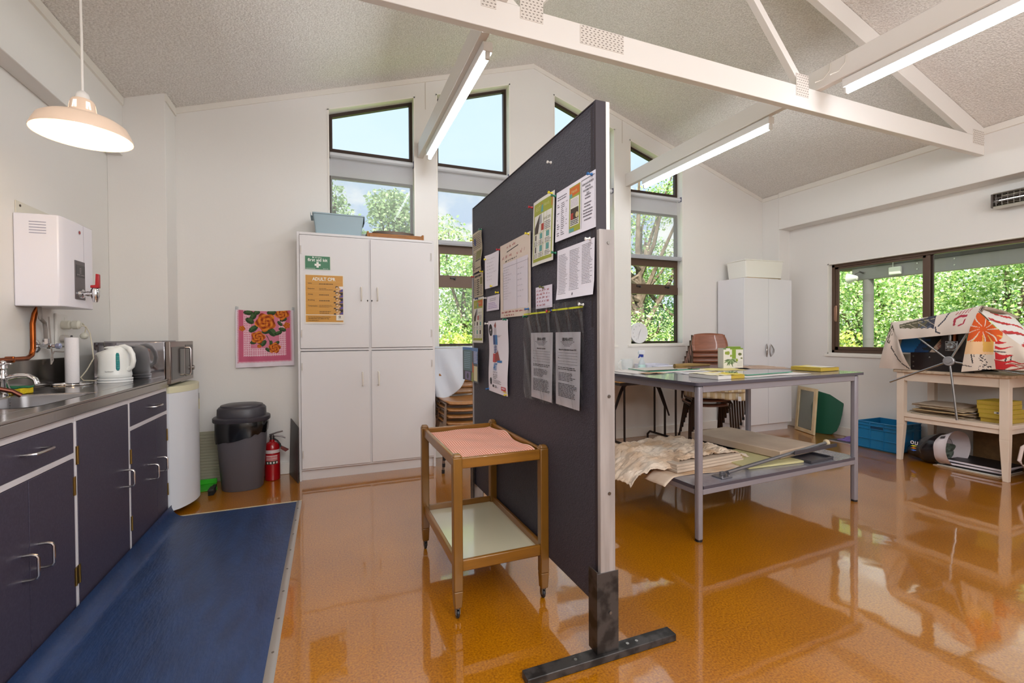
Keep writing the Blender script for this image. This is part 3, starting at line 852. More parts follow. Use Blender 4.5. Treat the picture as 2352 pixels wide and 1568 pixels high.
# sockets, plugs, pipes on the left wall
m_plug = M('plug_cream', 'd9d5c6', .4); m_sock = M('socket_white', 'e4e0da', .4)
t = thing('wall_socket', 'double white power socket below the water heater', 'socket', (XL, 3.46, 1.215))
MB().box((.0005, -.06, -.09), (.014, .06, .10), m_sock).build('plate', t, bevel=.004)
MB().box((.014, .02, .06), (.018, .035, .08), m_sock).box((.014, .02, -.03), (.018, .035, -.01), m_sock).build('switch', t, bevel=.001)
cord = M('cord_cream', 'd8cfba', .5)
t = thing('power_plug', 'cream piggyback plug in the upper socket outlet with kettle cord hanging from it', 'plug', (XL + .0145, 3.455, 1.25))
MB().lathe([(.024, 0), (.026, .01), (.026, .035), (.02, .04), (.02, .045), (.026, .05), (.026, .075), (.015, .085), (0, .086)], (0, 0, 0), m_plug, 18, 'x').build('body', t)
MB().tube([(.075, 0, 0), (.105, .01, -.01), (.115, .03, -.05), (.12, .04, -.12), (.13, .03, -.2), (.10, .02, -.27), (.08, .0, -.31), (.10, -.02, -.327), (.17, -.035, -.329)], .0035, cord, 8).build('cord', t)
t = thing('power_plug', 'grey cream plug in the lower socket outlet with heater cord looping up', 'plug', (XL + .0145, 3.44, 1.17))
MB().lathe([(.02, 0), (.022, .01), (.02, .03), (.012, .045), (0, .046)], (0, 0, 0), M('plug_grey', 'b5aca4', .4), 16, 'x').build('body', t)
MB().tube([(.04, 0, 0), (.055, .0, -.02), (.05, .0, -.06), (.035, -.06, -.075), (.02, -.12, -.07), (.018, -.15, -.1), (.018, -.15, -.14), (.018, -.13, -.12), (.018, -.15, -.03), (.018, -.165, .12)], .0035, M('cord_grey', 'b0a49c', .5), 8).build('cord', t)
t = thing('power_plug', 'loose cream plug hanging beside the piggyback plug', 'plug', (XL + .085, 3.53, 1.185))
MB().ball((0, 0, 0), .022, m_plug, 12, (1, .75, .9)).build('body', t)
MB().tube([(0, .01, .018), (.005, .01, .05), (.0, -.02, .075)], .0035, cord, 8).build('cord', t)
m_cop = M('copper', 'a85a2a', .3, metal=1.0, hex2='7d3d1c', vscale=14)
t = thing('copper_pipe', 'bare copper pipe from the water heater bending along the bench upstand', 'pipe', (XL, 3.1, 1.1))
MB().tube([(.05, 3.15 - 3.1, .245), (.03, .05, .2), (.024, .045, .15), (.024, .045, .02), (.024, .03, -.015), (.024, -.01, -.03), (.024, -.8, -.03)], .0115, m_cop, 12).build('pipe', t)
MB().box((.0005, -.14, -.045), (.036, -.125, -.015), m_cop).build('clip', t, bevel=.004)
t = thing('stop_tap', 'chrome stop tap with braided hose feeding the water heater', 'tap', (XL, 3.225, 1.13))
MB().lathe([(.034, .0005), (.034, .004), (.026, .01), (.012, .012), (.012, .035), (.015, .04), (.015, .062), (.009, .066), (.009, .08), (0, .081)], (0, 0, 0), m_chrome, 18, 'x').cyl((.04, 0, .01), (.04, 0, .04), .013, m_chrome, 6).build('valve', t)
MB().lathe([(.006, .08), (.014, .083), (.016, .1), (.01, .104), (0, .104)], (0, 0, 0), M('tap_blue', 'a9b4d6', .2, metal=.6), 8, 'x').build('knob', t)
MB().tube([(.04, 0, .04), (.04, -.002, .09), (.045, -.02, .125), (.05, -.05, .135), (.055, -.08, .145), (.06, -.095, .18), (.06, -.097, .205)], .0085, M('braid', 'a29a94', .35, metal=.8, bump=.6, bscale=400), 10).build('hose', t)

# water heater
m_heat = M('heater_white', 'e9e7f0', .25)
XH = -1.259
t = thing('water_heater', 'white wall mounted boiling water heater with red lever tap', 'water heater', (XL, 3.045, 1.335))
h = MB(); D = XH - XL; L_ = .338; Hh = .465
h.prism([(0.001, 0), (D - .012, 0), (D, .03), (D, L_), (0.001, L_)], 'z', 0, Hh, m_heat)
h.build('casing', t, bevel=.005)
lv = MB()
for i in range(5): lv.box((.062, -.0015, .367 + .014 * i), (.128, .003, .370 + .014 * i), M('louvre', '8d8da4', .5))
lv.build('louvre', t)
MB().box((D - .0005, .231, .12), (D + .001, .2335, Hh - .003), M('seam', 'b9b6c2', .5)).build('panel_seam', t)
m_cp = M('control_grey', '5d575b', .4)
p = MB().box((D - .0005, .128, .048), (D + .004, .236, .258), m_cp).build('control_panel', t, bevel=.002)
d = MB().box((D + .004, .134, .17), (D + .0052, .231, .235), M('display_dark', '2b282c', .3)); d.build('display', p)
d = MB()
for y, z, a, b in ((.165, .195, .185, .22), ): 
    for q in range(4): d.box((D + .0052, .17, .192 + q * .008), (D + .0056, .19, .195 + q * .008), M('display_text', '9a8f94', .5))
d.box((D + .0052, .142, .181), (D + .0056, .18, .184), M('display_text', '9a8f94', .5)).box((D + .0052, .186, .181), (D + .0056, .222, .184), M('display_text', '9a8f94', .5))
d.build('display_print', p)
MB().lathe([(.0, .0), (.011, .0), (.011, .003), (0, .0035)], (D, .185, .415), m_chrome, 18, 'x', sx=1, sy=1).lathe([(.0, .0), (.0085, .0), (.0085, .0042), (0, .0044)], (D, .185, .415), M('badge_red', 'a83a44', .3), 16, 'x').build('badge', t)
tp = MB().lathe([(.026, 0), (.024, .012), (.012, .016), (.012, .028), (.014, .03), (.014, .044), (.011, .046), (.011, .055)], (D + .004, .18, .08), m_chrome, 16, 'x').lathe([(.010, -.045), (.013, -.035), (.019, -.01), (.02, .02), (.014, .032), (0, .033)], (D + .068, .18, .08), m_chrome, 16).build('tap', t)
MB().prism([(.0, .033), (.026, .033), (.026, .11), (.012, .112), (.009, .05), (-.012, .048), (-.012, .033)], 'y', .168, .192, M('lever_red', 'a81420', .3)).build('lever', tp, bevel=.003).location = (D + .062, 0, .08)
MB().box((.001, .02, Hh + .0005), (.006, .33, Hh + .065), M('bracket_cream', 'd8d3c6', .5)).cyl((.006, .05, Hh + .045), (.009, .05, Hh + .045), .006, M('screw_dark', '4a3f38', .5), 8).build('wall_bracket', t)

# fridge
m_fr = M('fridge_white', 'dfe2e8', .3); m_frs = M('fridge_side', 'c9c0c4', .4)
t = thing('bar_fridge', 'white bar fridge with bowed door standing past the end of the bench', 'fridge', (-1.2, 3.84, 0))
yf0, yf1 = 3.605, 4.085
MB().box((-1.40, yf0, .03), (-.985, yf1, .835), m_fr).build('body', t, bevel=.004, world=True)
MB().box((-1.39, yf0 + .02, .835), (-1.0, yf1 - .02, .846), M('fridge_top', '5b5c62', .5)).build('top_panel', t, bevel=.004, world=True)
def bowed(z0, z1, mb, mat, off=0.0):
    pts = [(-.982, yf0 - .03)] + [(-.945 + off + .09 * math.sin(PI * (i / 12)) ** .8 if 0 < i < 12 else -.955 + off, yf0 - .03 + (yf1 - yf0 + .03) * i / 12) for i in range(13)] + [(-.982, yf1)]
    mb.prism(pts, 'z', z0, z1, mat); return mb
d = bowed(.045, .81, MB(), m_fr).build('door', t, world=True, smooth=30)
bowed(.811, .852, MB(), M('fridge_cream', 'dcd8b8', .4), .001).build('door_cap', t, world=True, smooth=30)
MB().box((-.984, yf0 - .028, .05), (-.976, yf1 - .004, .80), M('seal', 'a79f9f', .6)).build('door_seal', t, world=True)
s = MB()
def fx(y): 
    i = (y - (yf0 - .03)) / (yf1 - yf0 + .03); return -.945 + .09 * math.sin(PI * i) ** .8 + .001
def patch(y0, y1, z0, z1, mat):
    s.add([(fx(y0), y0, z0), (fx(y1), y1, z0), (fx(y1), y1, z1), (fx(y0), y0, z1)], [(0, 1, 2, 3)], mat)
patch(3.87, 3.91, .735, .775, M('label_dark', '3d3a3c', .5)); patch(3.87, 3.91, .66, .735, M('label_yellow', 'e3d53a', .5)); patch(3.88, 3.90, .69, .71, M('label_orange', 'd98a3a', .5))
s.build('energy_label', t, smooth=0, world=True)
for y in (yf0 + .03, yf1 - .03):
    for x in (-1.36, -1.02): MB().cyl((x, y, 0), (x, y, .031), .018, M('foot_white', 'd8d4cf', .5), 12).build('foot', t, world=True)

# microwave on the fridge
m_ms = M('mirror_steel', 'a9a7ad', .06, metal=1.0); m_mf = M('micro_front', '8f8580', .25, metal=1.0)
t = thing('microwave_oven', 'stainless steel microwave oven with mirror finish side, on top of the bar fridge', 'microwave', (-1.1, 3.83, .846))
ym0, ym1, xm = 3.575, 4.115, -.972
MB().box((-1.335, ym0, .868), (xm, ym1, 1.146), m_ms).build('casing', t, bevel=.004, world=True)
dd = MB().box((xm + .002, ym0, .868), (xm + .03, ym1, 1.146), m_mf).build('door', t, bevel=.004, world=True)
MB().box((xm + .0295, ym0 + .02, .895), (xm + .0315, ym0 + .30, 1.11), M('micro_glass', '2a2526', .12)).build('door_window', dd, world=True)
MB().box((xm + .0295, ym0 + .335, .895), (xm + .0315, ym1 - .02, 1.12), M('micro_panel', '4b4443', .25, metal=.4)).build('control_strip', dd, world=True)
MB().tube([(xm + .03, ym0 + .315, .91), (xm + .062, ym0 + .315, .91), (xm + .066, ym0 + .315, .93), (xm + .066, ym0 + .315, 1.09), (xm + .062, ym0 + .315, 1.10), (xm + .03, ym0 + .315, 1.10)], .0065, m_hand, 8).build('handle', dd, world=True)
MB().lathe([(.018, 0), (.018, .014), (.014, .018), (0, .018)], (xm + .0315, ym1 - .055, .95), m_hand, 18, 'x').build('knob', t, world=True)
MB().box((-1.3, ym0 + .05, 1.146), (-1.0, ym1 - .2, 1.151), M('micro_top', '8d8789', .4)).build('top_plate', t, world=True)
for y in (ym0 + .06, ym1 - .06):
    for x in (-1.3, -1.02): MB().cyl((x, y, .8462), (x, y, .869), .012, m_black, 10).build('foot', t, world=True)

# blue vinyl in front of the bench
m_vinyl = M('blue_vinyl', '162a4c', .42, coat=.2, coat_rough=.25, bump=.25, bscale=30, hex2='1e3a66', vscale=5, stretch=(3, .8, 1), lo=.3, hi=.7, detail=8)
t = thing('vinyl_floor_mat', 'blue vinyl flooring strip coved up against the bench cabinets', 'floor covering', (-.6, 2.4, 0))
my0, my1, mx = -1.6, 3.585, -.212
v = MB()
pf = [(XF + .0165, .087)] + [(XF + .0165 + .07 - .07 * math.cos(R(a)), .085 - .082 * math.sin(R(a))) for a in range(10, 91, 10)] + [(mx, .003)]
def SV(u, w_):
    k = u * (len(pf) - 1); i = min(int(k), len(pf) - 2); q = k - i
    return (pf[i][0] + (pf[i + 1][0] - pf[i][0]) * q, my0 + (my1 - my0) * w_, pf[i][1] + (pf[i + 1][1] - pf[i][1]) * q)
v.grid(SV, len(pf) - 1, 1, m_vinyl)
v.build('vinyl', t, world=True, smooth=60)
m_alu = M('alu_strip', 'b9b4ae', .35, metal=.9)
e = MB().prism([(mx - .004, .0035), (mx + .006, .006), (mx + .018, .006), (mx + .03, .0005), (mx - .004, .0005)], 'y', my0, my1 + .012, m_alu)
for i in range(22): e.cyl((mx + .012, my1 - .15 - .22 * i, .006), (mx + .012, my1 - .15 - .22 * i, .0075), .005, M('screw', '7d756d', .4, metal=.8), 8)
e.build('edge_strip', t, world=True)
MB().box((XF + .02, my1, .0005), (mx + .03, my1 + .014, .005), M('edge_cream', 'c9b89a', .5)).build('end_strip', t, world=True)

# pendant lamp
t = thing('pendant_lamp', 'peach coloured enamel pendant lamp glowing above the sink bench', 'lamp', (-.935, 2.45, 2.01))
zc = ceil(-.935) - 2.01
m_shade = M('shade_peach', 'e8cdb6', .4, emit=.06); m_shin = M('shade_inside', 'fbe6c0', .5, emit=.62)
sp = [(.163, 0), (.163, .006), (.157, .022), (.143, .052), (.12, .068), (.08, .082), (.047, .09), (.045, .10), (.039, .142), (.034, .15), (.022, .152)]
MB().lathe(sp, (0, 0, 0), m_shade, 40, closed=False).build('shade', t)
MB().lathe([(.162, .0005), (.152, .022), (.138, .048), (.115, .062), (.08, .075), (.04, .085), (.038, .12), (0, .122)], (0, 0, 0), m_shin, 40, closed=False).build('shade_lining', t)
MB().lathe([(.024, .152), (.024, .165), (.019, .178), (.008, .188), (.004, .19), (0, .19)], (0, 0, 0), M('cap_white', 'e6e1dc', .3), 20).build('cap', t)
MB().tube([(0, 0, .19), (0, 0, .4), (-.003, 0, .7), (-.003, 0, zc)], .0045, M('flex_white', 'e3ded8', .4), 8).build('flex', t)
MB().lathe([(.01, .10), (.014, .085), (.028, .055), (.03, .04), (.02, .02), (0, .014)], (0, 0, 0), M('bulb_lit', 'fff0cf', .4, emit=9.0), 16).build('bulb', t)
for i in range(6):
    a = 2 * PI * i / 6 + .25
    r0, r1 = .0452, .0405
    MB().add([(r * math.cos(a + s), r * math.sin(a + s), z) for r, z, s in ((r0, .104, -.2), (r0, .104, .2), (r1, .136, .17), (r1, .136, -.17))], [(0, 1, 2, 3)], M('vent_glow', 'fff0d8', .5, emit=.9)).build('vent_slot', t, smooth=0)
# ------------------------------------------------------------------ bin, extinguisher, bits by the back wall
m_bin = M('bin_grey', '57545a', .45, bump=.1, bscale=300); m_lid = M('bin_lid', '36333a', .4)
t = thing('rubbish_bin', 'tall dark grey rubbish bin with domed black lid and bin liner, beside the fridge', 'bin', (-.625, 4.11, 0))
def el(a, b, z, n=36, p=2.4):
    o = []
    for i in range(n):
        w = 2 * PI * i / n; c_, s_ = math.cos(w), math.sin(w)
        o.append((a * math.copysign(abs(c_) ** (2 / p), c_), b * math.copysign(abs(s_) ** (2 / p), s_), z))
    return o
b = MB(); loft(b, [el(.135, .115, 0), el(.142, .12, .01), el(.178, .15, .52)], m_bin)
b.add(el(.135, .115, 0), [tuple(range(36))], m_bin); b.build('body', t)
b = MB(); rg = random.Random(3); rings = []
for k, (z, s) in enumerate(((.52, 1.0), (.535, 1.035), (.51, 1.06), (.47, 1.075), (.43, 1.055), (.405, 1.03), (.40, .965))):
    rings.append([(x * s * (1 + rg.uniform(-.012, .012)), y * s * (1 + rg.uniform(-.012, .012)), q + (rg.uniform(-.012, .012) if 1 < k < 6 else 0) + (.035 * x / .18 if k > 2 else 0)) for x, y, q in el(.172, .145, z)])
loft(b, rings, M('bin_liner', '0c0b0d', .18, spec=.7), cap=False); b.build('liner', t, smooth=20)
b = MB(); loft(b, [el(.192, .165, .525), el(.196, .168, .53), el(.196, .168, .555), el(.19, .162, .56), el(.168, .142, .563), el(.166, .14, .62), el(.155, .13, .634), el(.148, .124, .636)], m_lid)
b.build('lid', t, smooth=50)
b = MB(); loft(b, [el(.147, .12, .637), el(.143, .116, .648), el(.11, .09, .656), el(.05, .04, .659)], m_lid); b.build('swing_flap', t, smooth=50)

m_red = M('extinguisher_red', 'a01018', .25, coat=.4)
t = thing('fire_extinguisher', 'red fire extinguisher standing behind the rubbish bin', 'extinguisher', (-.432, 4.24, 0))
MB().lathe([(.052, 0), (.058, .006), (.058, .255), (.054, .285), (.04, .305), (.02, .315), (.02, .33), (0, .33)], (0, 0, 0), m_red, 28).build('cylinder', t)
def band(z0, z1, mat, r=.0588, a0=-2.6, a1=-.3):
    mb = MB(); k = 14
    for i in range(k):
        p, q = a0 + (a1 - a0) * i / k, a0 + (a1 - a0) * (i + 1) / k
        mb.add([(r * math.cos(p), r * math.sin(p), z0), (r * math.cos(q), r * math.sin(q), z0), (r * math.cos(q), r * math.sin(q), z1), (r * math.cos(p), r * math.sin(p), z1)], [(0, 1, 2, 3)], mat)
    return mb
band(.225, .252, M('band_white', 'd9c9c8', .4)).build('white_band', t, smooth=60)
l = band(.135, .215, M('label_red', 'b5232b', .4))
lt = M('label_print', 'e9d9d6', .5); lg = M('label_green', '16382a', .5)
for z0, z1 in ((.20, .207), (.19, .194), (.178, .184), (.168, .171)):
    q = band(z0, z1, lt, .0592, -2.3, -.8); l.add(q.v, q.f, lt)
q = band(.137, .162, lg, .0592, -2.4, -.7); l.add(q.v, q.f, lg)
for a in (-2.2, -1.8, -1.4, -1.0):
    q = band(.142, .157, lt, .0595, a, a + .22); l.add(q.v, q.f, lt)
l.build('label', t, smooth=60)
m_exm = M('extinguisher_metal', '6a6261', .35, metal=.8)
MB().lathe([(.016, .33), (.018, .36), (.01, .37), (0, .37)], (0, 0, 0), m_exm, 14).tube([(-.02, 0, .355), (.03, 0, .358), (.07, 0, .35), (.10, 0, .335)], .006, m_exm, 8).tube([(-.02, 0, .368), (.04, 0, .385), (.08, 0, .392)], .006, m_exm, 8).build('valve_handle', t)
MB().tube([(.0, 0, .345), (.04, -.02, .32), (.06, -.02, .29), (.065, -.02, .265)], .007, m_black, 8).build('hose', t)
MB().hexa([(.06, -.032, .255), (.10, -.032, .225), (.10, -.005, .225), (.06, -.005, .255)], [(.07, -.032, .275), (.125, -.032, .24), (.125, -.005, .24), (.07, -.005, .275)], M('nozzle_red', '6d2a26', .5)).build('nozzle', t, bevel=.003)

t = thing('dark_board', 'thin dark brown board leaning against the side of the tall cupboard', 'board', (-.27, 4.2, 0))
MB().hexa([(-.315, 4.345, .001), (-.232, 4.035, .001), (-.226, 4.036, .001), (-.309, 4.346, .001)], [(-.30, 4.345, .475), (-.2235, 4.035, .445), (-.2195, 4.036, .445), (-.294, 4.346, .475)], M('dark_board', '2c2524', .45, hex2='3a302d', vscale=20)).build('panel', t, world=True, smooth=0)
m_rib = M('ribbed_beige', 'aaa58f', .6)
t = thing('ribbed_panel', 'beige ribbed panel standing against the wall between the fridge and the bin', 'panel', (-.86, 4.34, 0))
b = MB().box((-.16, -.006, .001), (.20, .004, .415), m_rib)
for i in range(17): b.box((-.158, -.011, .012 + .0235 * i), (.198, -.006, .028 + .0235 * i), m_rib)
b.build('panel', t, bevel=.0015)
t = thing('dustpan', 'bright green plastic dustpan lying behind the bin', 'dustpan', (-.90, 4.21, 0), R(6))
m_grn = M('dustpan_green', '3fbf2a', .35)
MB().prism([(-.09, -.11), (.09, -.11), (.07, .08), (-.07, .08)], 'z', .001, .006, m_grn).box((-.075, .07, .006), (.075, .08, .045), m_grn).box((-.018, .08, .015), (.018, .17, .03), m_grn).build('pan', t, bevel=.003)
t = thing('hand_brush', 'dark hand brush lying against the green dustpan', 'brush', (-.815, 4.075, 0), R(0))
MB().box((-.02, -.10, .03), (.02, .0, .045), M('brush_back', '20241f', .5)).box((-.012, .0, .03), (.012, .05, .044), M('brush_back', '20241f', .5)).build('back', t, bevel=.004)
MB().box((-.017, -.097, .001), (.017, -.003, .03), M('bristle', '141512', .95, bump=1, bscale=300)).build('bristles', t)

# tea towel with roses
TP = {k: M('towel_' + k, h, .9, bump=.25, bscale=350) for k, h in dict(pink='d77f99', white='eadfe8', lace='efc9d6', leaf='2c4526', leaf2='48643a', rose='c4621c', rose2='e08a2c', rosed='8f3413', deep='c9607f').items()}
ROSES = [(.51, .80, .17), (.80, .95, .12), (.38, .53, .115), (.66, .33, .10), (.11, .68, .05), (.88, .73, .06), (.40, .37, .035)]
LEAVES = [(.30, .68, .09, .05, .6), (.24, .82, .08, .05, -.4), (.30, .90, .07, .05, .9), (.22, .96, .09, .04, 0), (.62, .62, .09, .06, -.9), (.52, .64, .08, .05, .2), (.73, .60, .07, .035, .4), (.80, .66, .07, .035, -.3), (.82, .84, .07, .035, .2), (.62, .97, .09, .04, 0), (.30, .44, .06, .035, .2), (.47, .42, .07, .04, .9), (.42, .43, .06, .03, -.3), (.60, .42, .03, .05, 0), (.70, .42, .05, .03, .5), (.55, .30, .06, .03, -.6), (.76, .77, .06, .03, -.8), (.36, .97, .06, .04, .3)]
def towel_col(u, v):
    if u < .03 or u > .965 or v < .075: return TP['white']
    for x, y, r in ROSES:
        d = math.hypot(u - x, (v - y) * 1.08); an = math.atan2(v - y, u - x)
        if d < r * (1 + .12 * math.sin(an * 5 + x * 20)):
            q = math.sin(d / r * 13 + an * 2.0) + .5 * math.sin(an * 6 + d / r * 5)
            return TP['rose2'] if q > .55 else TP['rosed'] if q < -.75 else TP['rose']
    for x, y, a, b, w in LEAVES:
        du, dv = u - x, v - y; p = du * math.cos(w) + dv * math.sin(w); q = -du * math.sin(w) + dv * math.cos(w)
        if (p / a) ** 2 + (q / b) ** 2 < 1: return TP['leaf2'] if abs(q) < b * .12 or (q > 0 and abs(p) < a * .5) else TP['leaf']
    if .56 < v < .72 or .34 < v < .56:
        if abs(u - (.53 + (.55 - v) * .5)) < .006 and v < .56: return TP['leaf']
    e = min(u - .03, .965 - u, v - .075)
    if e < .018 and (int((u + v) * 90) % 2): return TP['white']
    inner = .13 < u < .86 and v > .19
    core = .25 < u < .74 and v > .33
    if inner and not core:
        a, b = (u * 26) % 1 - .5, (v * 26) % 1 - .5
        if abs(math.hypot(a, b) - .33) < .1 or (abs(a) < .08 or abs(b) < .08): return TP['lace']
        return TP['deep'] if (a * a + b * b) < .02 else TP['pink']
    return TP['deep'] if not inner and e > .03 else TP['pink']
t = thing('tea_towel', 'pink tea towel printed with orange roses hanging on the wall from two hooks', 'towel', (-.483, 4.345, .93))
tw = MB()
def TS(u, v):
    x = -.215 + .428 * u + (.010 * (u - .5)) * (1 - v) ; y = .008 + .008 * math.sin(u * 9 + 1) * (1 - v * .6) - .006 * math.sin(u * 23) * (1 - v)
    z = .47 * v + .0 - .02 * (1 - v) * (1 - u) * .5 - .012 * math.sin(PI * u) * v
    return (x, y - .012, z)
tw.grid(TS, 150, 160, towel_col); tw.build('cloth', t, smooth=180)
for x, l in ((-.692, 'clear wall hook at the left corner of the rose tea towel'), (-.272, 'clear wall hook at the right corner of the rose tea towel')):
    o = MB().box((x - .012, YB - .004, 1.385), (x + .012, YB - .0005, 1.425), M('hook_clear', 'ccd0d2', .2)).tube([(x, YB - .004, 1.41), (x, YB - .022, 1.405), (x, YB - .028, 1.415), (x, YB - .027, 1.425)], .004, M('hook_clear', 'ccd0d2', .2), 8).build('wall_hook', bevel=.002)
    tag(o, l, 'hook', 'wall hooks holding the tea towel')

# ------------------------------------------------------------------ tall white cupboard
m_cup = M('cupboard_white', 'dddadb', .35)
t = thing('tall_cupboard', 'tall white four door cupboard against the back wall', 'cupboard', (.335, 4.075, 0))
x0, x1 = -.222, .892; yc = 4.078; yb = YB - .02
MB().box((x0, yc, 0), (x0 + .018, yb, 2.02), m_cup).box((x1 - .018, yc, 0), (x1, yb, 2.02), m_cup).box((x0 + .018, yc, 2.0), (x1 - .018, yb, 2.02), m_cup).box((x0 + .018, yc + .002, .085), (x1 - .018, yb, .1), m_cup).box((x0 + .018, yc + .002, 1.055), (x1 - .018, yb, 1.075), m_cup).box((x0 + .018, yb - .01, .1), (x1 - .018, yb, 2.0), m_cup).box((.325, yc + .003, .1), (.35, yb - .01, 2.0), m_cup).build('carcass', t, bevel=.0015, world=True)
MB().box((x0 + .018, yc + .03, 0), (x1 - .018, yc + .045, .085), m_cup).build('plinth', t, world=True)
m_kh = M('key_dark', '1c1a1a', .5)
def cdoor(xa, xb, za, zb, hx, hz, hs):
    d = MB().box((xa, yc - .012, za), (xb, yc + .001, zb), m_cup).build('door', t, bevel=.0015, world=True)
    h = MB().tube([(hx, yc - .012, hz - .055), (hx, yc - .04, hz - .052), (hx, yc - .043, hz - .04), (hx, yc - .043, hz + .04), (hx, yc - .04, hz + .052), (hx, yc - .012, hz + .055)], .006, M('handle_cream', 'e4ddd2', .35), 8)
    h.build('handle', d, world=True)
    g = MB()
    for z in (za + .12, zb - .12): g.box((hs - .008, yc - .018, z - .035), (hs + .008, yc - .012, z + .035), m_cup).cyl((hs, yc - .02, z - .03), (hs, yc - .02, z + .03), .004, M('hinge_cream', 'cfc8c0', .4), 8)
    g.build('hinge', d, world=True)
    return d
for xa, xb, hx, hs in ((x0 + .02, .329, .268, x0 + .03), (.346, x1 - .02, .398, x1 - .03)):
    d = cdoor(xa, xb, 1.078, 1.995, hx, 1.53, hs)
    k = hx + (.05 if hx < .3 else -.045)
    MB().lathe([(.006, 0), (.006, .001)], (k, yc - .0135, 1.475), m_kh, 10, 'y').box((k - .002, yc - .0136, 1.463), (k + .002, yc - .0125, 1.473), m_kh).build('keyhole', d, world=True)
    cdoor(xa, xb, .102, 1.05, hx + .004, .815, hs)

# signs on the cupboard door
m_fg = M('sign_green', '0c6b3c', .35); m_pw = M('print_white', 'eef0ea', .5); m_edge = M('sign_edge', 'dfe3da', .5)
s = Sheet((-.164, yc - .0145, 1.714), (1, 0, 0), (0, 0, 1), .195, .114)
s.base(m_edge, 1, 1).rect(.003, .005, .19, .112, m_fg)
s.text('first aid kit', .0965, .070, .034, m_pw, 'c', bold=.02, maxw=.152).text('NZ Safety', .075, .097, .013, m_pw, maxw=.062)
s.poly([(.055, .096), (.064, .096), (.069, .101), (.064, .107), (.055, .107), (.060, .1015)], m_pw)
s.rect(.087, .020, .104, .064, m_pw).rect(.073, .034, .118, .050, m_pw).disc(.0955, .042, .007, .007, M('sign_pink', 'ecd9d0', .5), .0012)
s.lines(.008, .085, .010, .015, 1, m_pw).text('0800 367 789', .137, .010, .007, m_pw, maxw=.048)
tag(s.mb.build('first_aid_sign', smooth=0), 'green first aid kit sign on the tall cupboard door', 'sign')
m_po = M('poster_ochre', 'c78a10', .4); m_pp = M('poster_paper', 'e8e1d6', .5); m_pb = M('poster_print', '4a3008', .6); m_pl = M('poster_rule', 'dba94a', .5)
m_sk = M('poster_skin', 'd9b48a', .6); m_hr = M('poster_hair', '2a1c1a', .6); m_pu = M('poster_purple', '57498c', .6); m_sh = M('poster_shirt', 'e9e4e6', .6)
W_, H_ = .297, .402
s = Sheet((-.167, yc - .0145, 1.277), (1, 0, 0), (0, 0, 1), W_, H_, lambda a, b: .006 * a * (1 - b) + .002 * (1 - b))
s.base(m_pp, 6, 6).rect(.007, .075, .290, .395, m_po).rect(.007, .014, .290, .070, m_po, n=2)
s.text('ADULT CPR', .145, .352, .037, m_pw, 'c', bold=.018, maxw=.176)
rows = [.345, .310, .262, .215, .167, .120, .075]
for r in rows[:-1]: s.rect(.007, r, .290, r + .0012, m_pl, .0008)
for nm, r, k in (('Safety', .325, 1), ('Response', .282, 2), ('Airway', .236, 1), ('Breathing', .189, 1), ('Compression', .142, 3)):
    s.text(nm, .024, r, .013, m_pb, bold=.02, maxw=.075); s.lines(.108, .215, r - .008, r + .012, k, m_pb, .3, .5)
s.lines(.108, .215, .082, .108, 2, m_pb, .3, .4)
for i, z in enumerate((.262, .215, .167, .120, .075)):
    h = rows[1] - .262 if i == 0 else .046
    s.poly([(.252, z + .002), (.290, z + .002), (.290, z + h * .62)], m_pu, .0013)
    s.poly([(.222, z + .002), (.238, z + .014), (.256, z + .014), (.262, z + .002)], m_sk, .0014).poly([(.216, z + .002), (.222, z + .012), (.234, z + .010), (.236, z + .002)], m_hr, .0016)
    s.disc(.243, z + h * .80, .012, .010, m_hr, .0015).disc(.245, z + h * .70, .009, .008, m_sk, .0016)
    s.poly([(.258, z + h * .95), (.290, z + h * .98), (.290, z + h * .5), (.268, z + h * .45)], m_sh if i == 0 else m_hr, .0014)
    s.poly([(.266, z + h * .75), (.272, z + h * .6), (.252, z + h * .2), (.246, z + h * .3)], m_sk, .0018)
s.rect(.236, .028, .290, .0745, m_pp, .0012, 2).disc(.263, .058, .0085, .0085, M('poster_dark', '1e1c20', .5), .0018).disc(.263, .058, .004, .004, m_pp, .0022)
s.text('St John', .263, .040, .009, M('poster_dark', '1e1c20', .5), 'c', maxw=.034, e=.0018)
for i, l in enumerate(('For First Aid Training and First Aid Kits', 'Call 0800 FIRST AID (0800 347 782)', 'www.stjohn.org.nz')): s.text(l, .025, .052 - .013 * i, .0105, m_pb, maxw=.19, bold=.015, e=.0014)
tag(s.mb.build('cpr_poster', smooth=60), 'ochre adult CPR poster below the green first aid sign', 'poster')

# things on top of the cupboard
t = thing('plastic_tub', 'pale blue grey plastic storage tub on top of the tall cupboard', 'tub', (.098, 4.21, 2.0205))
b = MB(); m_tb = M('tub_blue', '9db4bf', .45)
rc = lambda a, c, z: rr_ring(-a, a, -c, c, .012, z)
loft(b, [rc(.178, .095, 0), rc(.198, .112, .16), rc(.203, .118, .163), rc(.203, .118, .172), rc(.19, .108, .172), rc(.186, .104, .16), rc(.17, .09, .006)], m_tb)
b.add(rc(.178, .095, 0), [tuple(range(28))], m_tb); b.build('tub', t, smooth=45)
MB().box((-.218, -.09, .145), (-.198, .09, .150), m_tb).box((-.218, -.09, .15), (-.214, .09, .172), m_tb).build('handle', t, bevel=.002); MB().box((.2, -.09, .12), (.208, .09, .172), M('tub_edge', '5f6f7a', .5)).build('handle', t, bevel=.002)
t = thing('wooden_tray', 'shallow wooden tray on top of the tall cupboard', 'tray', (.562, 4.20, 2.0205))
m_tw = M('tray_wood', '8a5418', .45, hex2='a5691f', vscale=12, stretch=(1, 8, 8))
b = MB().box((-.225, -.10, .0), (.225, .10, .008), m_tw)
for y in (-.115, .10): b.box((-.225, y, 0), (.225, y + .015, .034), m_tw)
